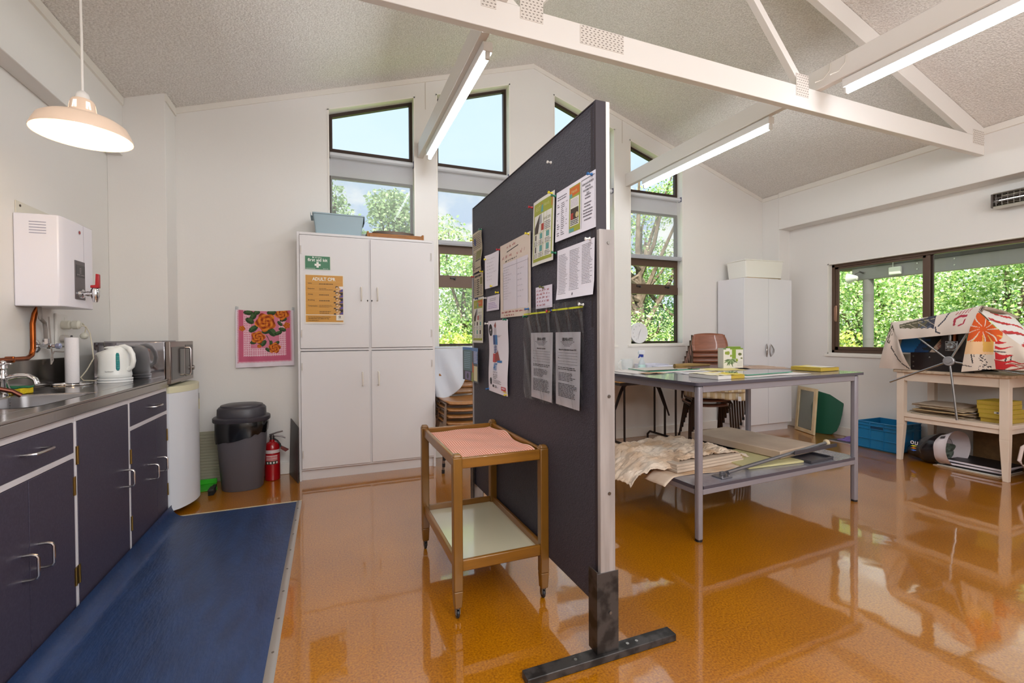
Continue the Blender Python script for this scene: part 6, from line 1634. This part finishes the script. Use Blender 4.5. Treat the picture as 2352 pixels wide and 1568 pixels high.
# ------------------------------------------------------------------ press bench
m_pb2 = M('bench_paint', 'e2d2c2', .45, hex2='dccab8', vscale=4); m_ptop = M('bench_top_worn', 'd9c4ac', .6, hex2='b59a7c', vscale=30, lo=.5, hi=.7)
t = thing('press_bench', 'cream painted wooden bench with tapered legs and a lower shelf', 'table', (5.18, 2.25, 0))
bx0, bx1, by0, by1 = 4.91, 5.45, 1.87, 2.63
MB().box((bx0 - .018, by0 - .02, .812), (bx1 + .018, by1 + .02, .836), m_ptop).build('top', t, bevel=.004, world=True)
MB().box((bx0 + .008, by0 + .05, .735), (bx0 + .03, by1 - .05, .811), m_pb2).box((bx1 - .03, by0 + .05, .735), (bx1 - .008, by1 - .05, .811), m_pb2).box((bx0 + .05, by0 + .008, .735), (bx1 - .05, by0 + .03, .811), m_pb2).box((bx0 + .05, by1 - .03, .735), (bx1 - .05, by1 - .008, .811), m_pb2).build('apron', t, bevel=.002, world=True)
for x in (bx0, bx1):
    for y in (by0, by1):
        sx, sy = (1 if x == bx0 else -1), (1 if y == by0 else -1)
        q = lambda w_, z: [(x, y, z), (x + sx * w_, y, z), (x + sx * w_, y + sy * w_, z), (x, y + sy * w_, z)][::(1 if sx * sy > 0 else -1)]
        b = MB(); b.hexa(q(.036, 0), q(.056, .33), m_pb2).hexa(q(.056, .33), q(.056, .811), m_pb2); b.build('leg', t, bevel=.002, world=True)
MB().box((bx0 + .002, by0 + .0565, .405), (bx1 - .002, by1 - .0565, .437), m_pb2).box((bx0 + .0565, by0 + .002, .405), (bx1 - .0565, by0 + .0565, .437), m_pb2).box((bx0 + .0565, by1 - .0565, .405), (bx1 - .0565, by1 - .002, .437), m_pb2).box((bx0 + .012, by0 + .057, .365), (bx0 + .03, by1 - .057, .405), m_pb2).box((bx0 + .057, by0 + .012, .365), (bx1 - .057, by0 + .03, .405), m_pb2).build('shelf', t, bevel=.002, world=True)

# etching press
m_pk = M('press_black', '241d1d', .3, hex2='332726', vscale=5); m_ps = M('press_steel', 'aeb0b2', .25, metal=1.0)
t = thing('etching_press', 'black tabletop etching press with a five spoke star wheel on the cream bench', 'press', (5.15, 2.3, .836))
pf_ = [(2.10, .8365), (2.545, .8365), (2.545, .995), (2.36, 1.0), (2.32, 1.05), (2.32, 1.20), (2.29, 1.215), (2.18, 1.215), (2.15, 1.20), (2.15, 1.05), (2.10, 1.0)]
for x in (4.955, 5.33): MB().prism(pf_, 'x', x, x + .022, m_pk).build('side_frame', t, bevel=.003, world=True)
b = MB()
for y, z in ((2.52, .87), (2.52, .91), (2.52, .96), (2.40, .955), (2.13, .955)): b.lathe([(.007, -.001), (.007, -.003), (0, -.004)], (4.955, y, z), m_ps, 10, 'x')
b.build('bolts', t, world=True)
MB().box((4.978, 2.50, .845), (5.329, 2.53, .865), m_ps).box((4.978, 2.13, .86), (5.329, 2.16, .88), m_ps).build('tie_bar', t, world=True)
MB().cyl((4.978, 2.235, 1.058), (5.329, 2.235, 1.058), .05, m_ps, 28).build('roller', t, world=True)
MB().cyl((4.978, 2.235, .93), (5.329, 2.235, .93), .042, m_ps, 28).build('roller', t, world=True)
MB().box((4.985, 1.92, .976), (5.322, 2.66, .99), M('press_bed', 'd3d2d0', .3)).build('bed', t, bevel=.002, world=True)
b = MB().box((4.925, 2.192, 1.015), (4.9545, 2.278, 1.101), m_ps); b.lathe([(.03, 0), (.03, -.01), (.02, -.012), (.02, -.006), (.0, -.004)], (4.925, 2.235, 1.058), m_ps, 20, 'x')
bo = b.build('bearing', t, bevel=.006, world=True)
b = MB()
for y in (2.204, 2.266):
    for z in (1.027, 1.089): b.lathe([(.007, 0), (.007, -.004), (0, -.004)], (4.925, y, z), M('bolt_dark', '55524f', .4, metal=.8), 8, 'x')
b.build('bearing_bolts', bo, world=True)
MB().cyl((4.944, 2.22, 1.1015), (4.944, 2.22, 1.2), .012, M('copper_screw', '9a5a3c', .3, metal=.9), 10).cyl((4.944, 2.25, 1.1015), (4.944, 2.25, 1.2), .012, m_ps, 10).build('pressure_screw', t, world=True)
hub = V((4.80, 2.192, .936))
w_ = MB().lathe([(0, -.02), (.018, -.02), (.02, -.014), (.034, -.014), (.039, -.01), (.039, .006), (.036, .010), (.018, .012)], hub, M('hub_grey', 'a09fa2', .35, metal=.5), 28, 'x').cyl(hub + V((.03, 0, 0)), hub + V((.155, 0, 0)), .012, m_ps, 12).build('star_wheel', t, world=True)
for a in (334, 41.6, 116, 190, 264):
    d = V((0, math.cos(R(a)), math.sin(R(a)))); MB().cyl(hub + V((.008, 0, 0)) + d * .04, hub + V((.008, 0, 0)) + d * .488, .0085, m_ps, 12).build('spoke', w_, world=True)
# painted board in the press
t = thing('painted_board', 'blue painted board standing on the bed of the press under the cloths', 'painting', (5.03, 2.46, .99))
BBc = [M('paint_blue', '1f6fb4', .4), M('paint_deep', '1c3f6e', .4), M('paint_dark', '20242c', .4)]
b = MB(); b.grid(lambda u, v: (5.0 + .05 * v, 2.655 - .32 * u, .992 + .16 * v), 30, 14, lambda u, v: BBc[0] if u < .35 + .2 * v * math.sin(v * 3) else BBc[1] if u < .62 + .1 * math.sin(v * 20) else BBc[2])
b.build('board', t, solid=.005, world=True)
o = MB().add([(4.992, 2.42, 1.0), (4.992, 2.325, .995), (5.02, 2.325, 1.14), (5.01, 2.345, 1.12)], [(0, 1, 2, 3)], M('print_cream', 'd9c0aa', .7)).build('loose_print', smooth=0); tag(o, 'cream print with red line drawing leaning on the blue painted board', 'print')
s = Sheet((4.9905, 2.40, 1.005), (0, -1, 0), (.02, 0, .1), .08, .1); s.stroke([(.03, .0), (.05, .03), (.035, .05), (.06, .07), (.05, .09)], .004, M('line_red', 'b8463a', .7)); s.stroke([(.06, .01), (.05, .04), (.07, .06)], .003, M('line_red', 'b8463a', .7)); o2 = s.mb.build('line_drawing', smooth=0); o2.parent = o

# printed cloths draped over the wheel and press
K1 = {k: M('cloth_' + k, h_, .85, bump=.15, bscale=300) for k, h_ in dict(bg='dcd0c6', olive='5d5a48', dark='3b3d4a', slate='5b6274', red='a83246', line='4a4540', cream='cfc0a8').items()}
def seg(px, py, ax, ay, bx, by):
    l = max(0, min(1, ((px - ax) * (bx - ax) + (py - ay) * (by - ay)) / ((bx - ax) ** 2 + (by - ay) ** 2 + 1e-9)))
    return math.hypot(px - ax - l * (bx - ax), py - ay - l * (by - ay)), l
def cl1(u, v):
    x, y = u * 3.6, v                                   # front flap, v=1 at the ridge
    t_ = (u - .08) / .45
    if 0 < t_ < 1:
        lo = .56 - .2 * t_ + .05 * abs(math.sin(u * 42)); hi = .80 + .24 * t_
        if lo < y < hi:
            d = min(min(seg(x, y, .3 + .42 * k, .74 + .03 * k, .75 + .42 * k, .42 + .02 * k)[0] for k in range(4)), seg(x, y, .25, .72, 1.9, .86)[0])
            if d < .009: return K1['cream']
            if t_ > .55 and NZ.noise(V((u * 18, v * 7, 0))) > .05: return K1['slate'] if NZ.noise(V((u * 30, v * 9, 5))) > 0 else K1['dark']
            return K1['dark'] if t_ > .8 else K1['olive']
    for a in ((1.98, .42, 2.02, .2), (2.02, .2, 2.2, .12), (2.1, .45, 2.32, .7), (2.32, .7, 2.42, .98)):
        if seg(x, y, *a)[0] < .03: return K1['dark']
    for i, a in enumerate(((2.78, .62, 2.82, .4), (2.78, .64, 2.95, .74), (2.95, .74, 3.2, .70), (3.03, .34, 3.2, .4), (3.2, .4, 3.22, .55))):
        if seg(x, y, *a)[0] < (.05 if i < 3 else .03): return K1['red']
    for i in range(5):
        if seg(x, y, 2.75 + .12 * i, .84, 2.8 + .12 * i, .92 + .01 * i)[0] < .018: return K1['red']
    return K1['bg']
RA_, RB_ = V((4.785, 2.60, 1.272)), V((4.785, 1.985, 1.385)); HA, HB = V((4.775, 2.545, 1.112)), V((4.77, 2.055, 1.168))
b = MB()
def S1(u, v):
    p = (HA * (1 - u) + HB * u) * (1 - v) + (RA_ * (1 - u) + RB_ * u) * v
    bul = math.sin(PI * min(1, v)) * .012 + .006 * math.sin(u * 17) * (1 - v)
    return p + V((-bul + .012 * max(0, v - .9) * 10 * .5, 0, -.012 * math.sin(PI * u) * v))
b.grid(S1, 120, 44, cl1)
def S1b(u, v):
    p = RA_ * (1 - u) + RB_ * u
    return p + V((.006 + .60 * v, (.02 - .02 * u) * v, -.012 * math.sin(PI * u) + .012 * math.sin(PI * v) - (.02 + .07 * u) * v))
b.grid(S1b, 40, 16, lambda u, v: K1['bg'])
TL_, TR_, BR_, BL_ = RA_, HA, V((4.875, 2.495, .8395)), V((4.86, 2.75, .842))
def fl(u, v):
    if seg(u, v, .95, .05, .35, .55)[0] < .02: return K1['line']
    if v > .6 and u < .35 and NZ.noise(V((u * 15, v * 9, 2))) > .1: return K1['olive']
    return K1['bg']
b.grid(lambda u, v: (BL_ * (1 - u) + BR_ * u) * (1 - v) + (TL_ * (1 - u) + TR_ * u) * v + V((-.02 * math.sin(PI * v) * (1 + .5 * math.sin(u * 9)), 0, .0)), 26, 40, fl)
b.grid(lambda u, v: V((4.86 + .5 * u, 2.75 - .03 * u, .842)) * (1 - v) + (RA_ + V((.006 + .58 * u, .01, -.05 * u))) * v + V((0, .015 * math.sin(u * 9) * (1 - v), 0)), 20, 20, lambda u, v: K1['bg'])
tag(b.build('printed_cloth', smooth=80), 'cream cloth with leaf and red figure prints over the left of the press', 'cloth')
K2 = {k: M('cloth2_' + k, h_, .85, bump=.15, bscale=300) for k, h_ in dict(bg='e0d2c4', orange='d9581c', red='c4282c', ochre='e6b45a', pale='efc79a', ink='3f3a3c', dark='9c3a30', white='efe8e6').items()}
TC = [(4.782, 2.02, 1.362), (4.785, 1.905, 1.215), (4.80, 1.72, 1.03), (4.83, 1.52, .865)]
BC = [(4.782, 2.105, .852), (4.783, 1.905, .888), (4.79, 1.70, .885), (4.81, 1.52, .85)]
def lp(c, u):
    k = u * 3; i = min(2, int(k)); q = k - i; return V(c[i]) * (1 - q) + V(c[i + 1]) * q
def cl2(u, v):
    p = lp(BC, u) * (1 - v) + lp(TC, u) * v; y, z = p.y, p.z
    du, dz = y - 1.97, z - 1.20
    r = math.hypot(du, dz); a = math.atan2(dz, du)
    if r < .13 and z > 1.10 and y > 1.86:
        if r > .02 and abs(math.sin(a * 4.5 + 1.5 * math.sin(r * 20))) < .28 - r: return K2['bg']
        return K2['orange'] if z > 1.15 else K2['ochre'] if abs(math.sin(a * 6)) < .3 else K2['orange']
    if y > 1.90:
        if seg(y, z, 2.08, 1.13, 1.86, 1.12)[0] < .007: return K2['red']
        if 1.0 < z < 1.12: return K2['ochre'] if y < 1.97 and z > 1.02 else K2['pale']
        if seg(y, z, 2.04, 1.06, 2.03, .93)[0] < .004 or seg(y, z, 2.015, 1.06, 2.02, .98)[0] < .003: return K2['ink']
        if abs(y - 1.965 - .01 * math.sin(z * 40)) < .02 and .89 < z < 1.05 and NZ.noise(V((y * 90, z * 90, 0))) > .12: return K2['ink']
        if .87 < z < .91 and 1.92 < y < 2.0 and NZ.noise(V((y * 70, z * 70, 3))) > .15: return K2['ink']
        if seg(y, z, 2.10, .91, 2.04, .90)[0] < .003: return K2['ink']
        return K2['bg']
    for (zc_, w0, l) in ((1.10, .02, .06), (1.055, .012, .1), (.99, .03, .1), (.945, .012, .2), (.915, .03, .13), (.87, .012, .3)):
        d = (1.895 - y) / l
        if 0 < d < 1 and abs(z - zc_ - .008 * math.sin(y * 60)) < w0 * (1 - d): return K2['red']
    if abs(z - .90 - .02 * math.sin(y * 16)) < .005 or abs(z - .96 + .25 * (1.9 - y)) < .003: return K2['dark']
    if seg(y, z, 1.835, 1.0, 1.85, .87)[0] < .004 or seg(y, z, 1.81, 1.0, 1.815, .95)[0] < .003 or seg(y, z, 1.93, 1.03, 1.84, 1.02)[0] < .004: return K2['ink']
    return K2['bg']
b = MB()
b.grid(lambda u, v: lp(BC, u) * (1 - v) + lp(TC, u) * v + V((-.016 * math.sin(PI * v) * (1 + .6 * math.sin(u * 22)), 0, 0)), 150, 90, cl2)
def cl2b(u, v):
    if v < .06: return K2['white']
    q = (u * 5 + .3 * math.sin(v * 6)) % 1
    return K2['red'] if q < .22 and v < .75 else K2['dark'] if .22 < q < .27 and v < .5 else K2['white']
b.grid(lambda u, v: lp(TC, u) + V((.005 + .6 * v, .012 * math.sin(v * 7), (-.06 * v if u < .6 else -.03 * v) + .01 * math.sin(v * 9 + u * 8))) if u < .98 else lp(TC, u) + V((.6 * v, 0, .0)), 60, 30, cl2b)
tag(b.build('printed_cloth', smooth=80), 'cloth printed with an orange flower and red stripes at the right of the press', 'cloth')

# shelf of the bench
rg = random.Random(5)
m_nw = [M('old_paper_%d' % i, h_, .85) for i, h_ in enumerate(('b9a78f', 'a8947a', 'c7b69c', '9c8a78', 'b59a72', 'a39a96'))]
nmz = ['lowest', 'second', 'third', 'fourth', 'fifth', 'sixth', 'seventh', 'eighth', 'ninth', 'topmost']
for k in range(10):
    cx, cy, a = 5.16 + rg.uniform(-.03, .03), 2.335 + rg.uniform(-.02, .03), R(rg.uniform(-9, 9)); wy, wx = .21 - .004 * k, .17 + rg.uniform(-.01, .02)
    z = .4395 + .0098 * k; sd = k * 3.1
    def SP(u, v, cx=cx, cy=cy, a=a, z=z, sd=sd, wy=wy, wx=wx):
        x, y = (v - .5) * 2 * wx, (u - .5) * 2 * wy
        e = max(abs(u - .5), abs(v - .5)) * 2
        return (cx + x * math.cos(a) - y * math.sin(a), cy + x * math.sin(a) + y * math.cos(a), z + .003 * NZ.noise(V((u * 4, v * 4, sd))) * (e ** 2) * 1.6 + .0015 + (.02 * math.sin(PI * v) * math.sin(PI * u) if k > 6 else 0))
    b = MB(); b.grid(SP, 14, 12, m_nw[k % 6])
    tag(b.build('old_newspaper', solid=.0065, smooth=60), 'old newspaper, %s of the loose pile on the press bench shelf' % nmz[k], 'newspaper', 'pile of old newspapers on the bench shelf')
for k in range(5):
    t = thing('yellow_directory', 'thick yellow directory, %s of the stack on the right of the bench shelf' % ['lowest', 'second', 'third', 'fourth', 'topmost'][k], 'book', (5.14 + rg.uniform(-.012, .012), 2.0 + rg.uniform(-.008, .008) + (.02 if k > 2 else 0), .4375 + .0345 * k), R(rg.uniform(-5, 5)), 'stack of yellow directories')
    MB().box((-.13, -.085, .002), (.13, .085, .032), m_yel).build('pages', t, bevel=.003)
    MB().box((-.131, -.086, 0), (.131, .086, .002), m_yel).box((-.131, -.086, .032), (.131, .086, .0342), m_cov).build('cover', t)
    if k == 2: MB().box((-.1315, -.06, .008), (-.1302, -.02, .024), m_pgw).box((-.132, -.05, .012), (-.1314, -.035, .02), m_inkd).build('spine_label', t)
# under the bench
t = thing('brown_board', 'brown hardboard sheet standing under the bench at the back right', 'board', (5.44, 2.06, 0))
MB().box((5.425, 1.93, .0), (5.432, 2.30, .36), M('hardboard', '6d4f2c', .7, hex2='7a5a34', vscale=30)).build('board', t, world=True)
m_bgb = M('bag_black', '19171c', .22, spec=.6); m_bgw = M('bag_lining', 'd6cdd2', .5)
t = thing('carrier_bag', 'black carrier bag with pale lining lying open under the bench', 'bag', (5.13, 2.36, 0))
AX = V((-.10, -.99, .05)).normalized(); AS = V((.99, -.10, 0)).normalized(); AU = V((0, 0, 1)); B0 = V((5.09, 2.61, .08))
def bagp(l, r, w_, seed=0.0, zk=1.0):
    n = 1 + .10 * NZ.noise(V((math.cos(w_) * 1.6, math.sin(w_) * 1.6, l * 14 + seed)))
    p = B0 + AX * l + AS * (r * n * math.cos(w_)) + AU * (r * n * .92 * math.sin(w_) + l * .20 * zk); p.z = max(p.z, .004 + .002 * abs(math.cos(w_))); return p
def prof_r(v): return .045 + .095 * math.sin(min(1, v * 1.15) * PI / 2)
b = MB(); b.grid(lambda u, v: bagp(.30 * v, prof_r(v) * 1.05, 2 * PI * u), 40, 22, m_bgb); b.add([bagp(0, .045, 2 * PI * i / 20) for i in range(20)], [tuple(range(20))], m_bgb)
b.build('bag', t, world=True, smooth=50)
b = MB(); b.grid(lambda u, v: bagp(.275 + .095 * v, .148 + .012 * v, 2 * PI * u, 3), 40, 6, m_bgw).grid(lambda u, v: bagp(.37 - .10 * v, .160 - .05 * v, 2 * PI * u, 3), 40, 6, m_bgw)
b.grid(lambda u, v: bagp(.268, .108 * (1 - v) + .001, 2 * PI * u, 3), 40, 3, M('bag_inside', 'a59da0', .6)); b.build('lining', t, world=True, smooth=40)
hp = MB(); hp.add([bagp(.30, .1565, w_, 3) + V((-.003, -.003, .003)) for w_ in (2.2, 2.35, 2.35, 2.2)][:0] or [bagp(.345, .163, 2.3, 3), bagp(.345, .163, 2.45, 3), bagp(.31, .160, 2.45, 3), bagp(.31, .160, 2.3, 3)], [(0, 1, 2, 3)], M('bag_slot', '3a3436', .8)); hp.build('handle_slot', t, world=True, smooth=0)
c_ = bagp(.10, prof_r(.33) + .008, 2.75); nrm = (c_ - (B0 + AX * .07 + AU * .014)).normalized()
sU = AX; s = Sheet(c_ - sU * .05 - V((0, 0, .05)), sU, V((0, 0, 1)) + nrm * -.0, .1, .1); off = (s.N * .012 if s.N.dot(nrm) > 0 else s.N * -.012)
if s.N.dot(nrm) < 0: s.N = -s.N
s.O = s.O + s.N * .012
s.disc(.035, .078, .016, .016, m_pap).disc(.035, .078, .009, .009, m_bgb).stroke([(.062, .09), (.058, .062), (.075, .06), (.08, .09)], .006, m_pap)
for i, h_ in enumerate(('d8d020', 'e08a2a', '3f6fd0')): s.poly([(.02, .046 - .02 * i), (.045, .055 - .02 * i), (.075, .048 - .02 * i), (.045, .040 - .02 * i)], M('bag_leaf_%d' % i, h_, .5))
s.mb.build('bag_print', t, world=True, smooth=0)
b = MB(); b.grid(lambda u, v: bagp(.285 + .05 * abs(NZ.noise(V((u * 4, v * 4, 8)))), .085 * v + .002, 2 * PI * u, 3) + V((0, 0, -.03)), 30, 6, M('cloth_sage', '5b665c', .9)); b.build('contents', t, world=True, smooth=40)
for k, (z, dy, lab) in enumerate(((.030, 0, 'black covered sketchbook with white page edges, lower of two under the bench'), (.0535, -.02, 'black covered sketchbook with white page edges, upper of two under the bench'))):
    t = thing('sketchbook', lab, 'book', (5.16, 2.13 + dy, z), R(4 - 5 * k), 'black sketchbooks under the bench')
    MB().box((-.16, -.17, .002), (.16, .18, .018), m_pap).build('pages', t); MB().box((-.162, -.172, .018), (.162, .182, .0205), m_black).box((-.162, -.172, 0), (.162, .182, .002), m_black).build('cover', t)
for k, (z, x, dx, dy, mt, lab) in enumerate(((.001, 5.10, .2, .22, M('card_tan', 'b49a80', .8), 'tan cardboard sheet lowest on the floor under the sketchbooks'), (.0075, 5.11, .19, .20, M('card_white', 'dcd7cf', .8), 'white card sheet on the tan cardboard under the sketchbooks'), (.014, 5.13, .18, .2, M('card_dark', '2b2426', .6), 'dark folder directly under the sketchbooks'))):
    o = MB().box((x - dx + .07, 2.16 - dy, z), (x + dx + .07, 2.16 + dy, z + (.006 if k < 2 else .0155)), mt).build('card_sheet', bevel=.001); tag(o, lab, 'card')
t = thing('red_bag', 'red fabric bag with pale strap on the floor at the right edge', 'bag', (5.2, 1.66, 0))
b = MB(); rg2 = random.Random(2)
loft(b, [[(x * s + .0, y * s, z + rg2.uniform(-.006, .006)) for x, y, _ in el(.2, .17, 0, 30, 2.2)] for s, z in ((.75, .007), (.95, .05), (1, .16), (.97, .28), (.8, .38), (.45, .42))], M('bag_red', '8a2238', .8, bump=.4, bscale=60)); b.build('body', t, smooth=60)
MB().tube([(-.12, .12, .34), (-.22, .16, .28), (-.25, .165, .18), (-.22, .15, .13), (-.19, .12, .2)], .012, M('strap', 'd3c3be', .7), 8).build('strap', t)

# ------------------------------------------------------------------ light, sky, camera
def area(name, loc, rot, sx, sy, power, col=(1, 1, 1)):
    l = bpy.data.lights.new(name, 'AREA'); l.shape = 'RECTANGLE'; l.size = sx; l.size_y = sy; l.energy = power; l.color = col
    o = bpy.data.objects.new(name, l); C.objects.link(o); o.location = loc; o.rotation_euler = rot
    return o
area('fill_behind', (2.0, -1.6, 2.3), (R(72), 0, 0), 4.5, 1.6, 80, (.95, .98, 1))  # broad fill added behind the camera, not a lamp of the room
area('ceiling_fill_behind', (2.0, -1.4, 1.7), (R(180), 0, 0), 3.0, 1.0, 42, (.97, .98, 1))  # unseen fill aimed upwards, added to brighten the ceiling
area('overhead_fill_behind', (.87, -.9, 2.75), (0, 0, 0), .1, 1.5, 40, (.95, .98, 1))  # narrow overhead fill added behind the camera, no fitting there
area('overhead_fill_left', (-.2, .6, 2.6), (0, R(-8), 0), 1.0, 2.0, 24, (.94, .97, 1))  # soft fill added above the left side, no ceiling fixture there
p = bpy.data.lights.new('pendant_bulb', 'POINT'); p.energy = 3.5; p.color = (1, .78, .5); p.shadow_soft_size = .03
o = bpy.data.objects.new('pendant_bulb', p); C.objects.link(o); o.location = (-.935, 2.45, 1.99)
for i, (x, y, z, rot, sx, sy, e) in enumerate(((.40, 4.56, 2.2, (R(-90), 0, 0), .74, 2.2, 17), (1.37, 4.56, 2.35, (R(-90), 0, 0), .74, 2.5, 22), (2.63, 4.56, 2.35, (R(-90), 0, 0), .74, 2.5, 20), (3.6, 4.56, 2.2, (R(-90), 0, 0), .74, 2.2, 17))):
    area('window_light_%d' % i, (x, y, z), rot, sx, sy, e, (.88, .94, 1)).data.cycles.is_portal = True
area('window_light_right', (5.68, 2.2, 1.45), (0, R(90), 0), 1.0, 2.8, 40, (.97, .98, 1)).data.cycles.is_portal = True
sl = bpy.data.lights.new('sun', 'SUN'); sl.energy = 13.0; sl.angle = R(1); sl.color = (1, .95, .84)
so = bpy.data.objects.new('sun', sl); C.objects.link(so)
so.rotation_euler = V((.45, .5, -.74)).to_track_quat('-Z', 'Y').to_euler()

w = bpy.data.worlds.new('sky'); bpy.context.scene.world = w; w.use_nodes = True
nt = w.node_tree; nt.nodes.clear(); L = nt.links.new
out = nt.nodes.new('ShaderNodeOutputWorld'); bg = nt.nodes.new('ShaderNodeBackground')
tc = nt.nodes.new('ShaderNodeTexCoord'); sp_ = nt.nodes.new('ShaderNodeSeparateXYZ'); L(tc.outputs['Generated'], sp_.inputs[0])
cr = nt.nodes.new('ShaderNodeValToRGB'); e = cr.color_ramp.elements
e[0].position = 0; e[0].color = rgb('eef2f8'); e[1].position = .55; e[1].color = rgb('cfe6f8')
k = e.new(.2); k.color = rgb('b9cdf2'); k = e.new(.36); k.color = rgb('d6e9f8')
L(sp_.outputs['Z'], cr.inputs[0])
nz = nt.nodes.new('ShaderNodeTexNoise'); nz.inputs['Scale'].default_value = 5.5; nz.inputs['Detail'].default_value = 7; nz.inputs['Roughness'].default_value = .55
mp = nt.nodes.new('ShaderNodeMapping'); mp.inputs['Scale'].default_value = (1, 1, 1.6); mp.inputs['Location'].default_value = (.35, .1, .2)
L(tc.outputs['Generated'], mp.inputs[0]); L(mp.outputs[0], nz.inputs['Vector'])
cl = nt.nodes.new('ShaderNodeValToRGB'); e = cl.color_ramp.elements; e[0].position = .47; e[0].color = (0, 0, 0, 1); e[1].position = .58; e[1].color = (1, 1, 1, 1); L(nz.outputs['Fac'], cl.inputs[0])
fade = nt.nodes.new('ShaderNodeValToRGB'); e = fade.color_ramp.elements; e[0].position = .26; e[0].color = (1, 1, 1, 1); e[1].position = .36; e[1].color = (.05, .05, .05, 1); L(sp_.outputs['Z'], fade.inputs[0])
mu = nt.nodes.new('ShaderNodeMath'); mu.operation = 'MULTIPLY'; L(cl.outputs[0], mu.inputs[0]); L(fade.outputs[0], mu.inputs[1])
mx = nt.nodes.new('ShaderNodeMix'); mx.data_type = 'RGBA'; L(mu.outputs[0], mx.inputs[0]); L(cr.outputs[0], mx.inputs[6]); mx.inputs[7].default_value = (1, 1, 1, 1)
L(mx.outputs[2], bg.inputs[0]); bg.inputs[1].default_value = 1.25; L(bg.outputs[0], out.inputs[0])

cam = bpy.data.cameras.new('camera'); cam.sensor_width = 36; cam.lens = 1055.34 / 2352 * 36; cam.clip_start = .02
co = bpy.data.objects.new('camera', cam); C.objects.link(co)
yaw, pit, rol = R(21.8758), R(-.71969), R(-.366287)
fw = V((math.sin(yaw) * math.cos(pit), math.cos(yaw) * math.cos(pit), math.sin(pit))); r0 = V((math.cos(yaw), -math.sin(yaw), 0)); u0 = r0.cross(fw)
r2 = r0 * math.cos(rol) + u0 * math.sin(rol); u2 = -r0 * math.sin(rol) + u0 * math.cos(rol)
m = Matrix((r2, u2, -fw)).transposed().to_4x4(); m.translation = (0, 0, 1.17); co.matrix_world = m
sc = bpy.context.scene; sc.camera = co
sc.view_settings.view_transform = 'Standard'; sc.view_settings.look = 'None'; sc.view_settings.exposure = 0.0; sc.view_settings.gamma = 1.0
sc.cycles.use_denoising = True
sc.cycles.max_bounces = 10; sc.cycles.diffuse_bounces = 5; sc.cycles.glossy_bounces = 4; sc.cycles.transparent_max_bounces = 16
sc.cycles.sample_clamp_indirect = 6.0; sc.cycles.caustics_reflective = False; sc.cycles.caustics_refractive = False
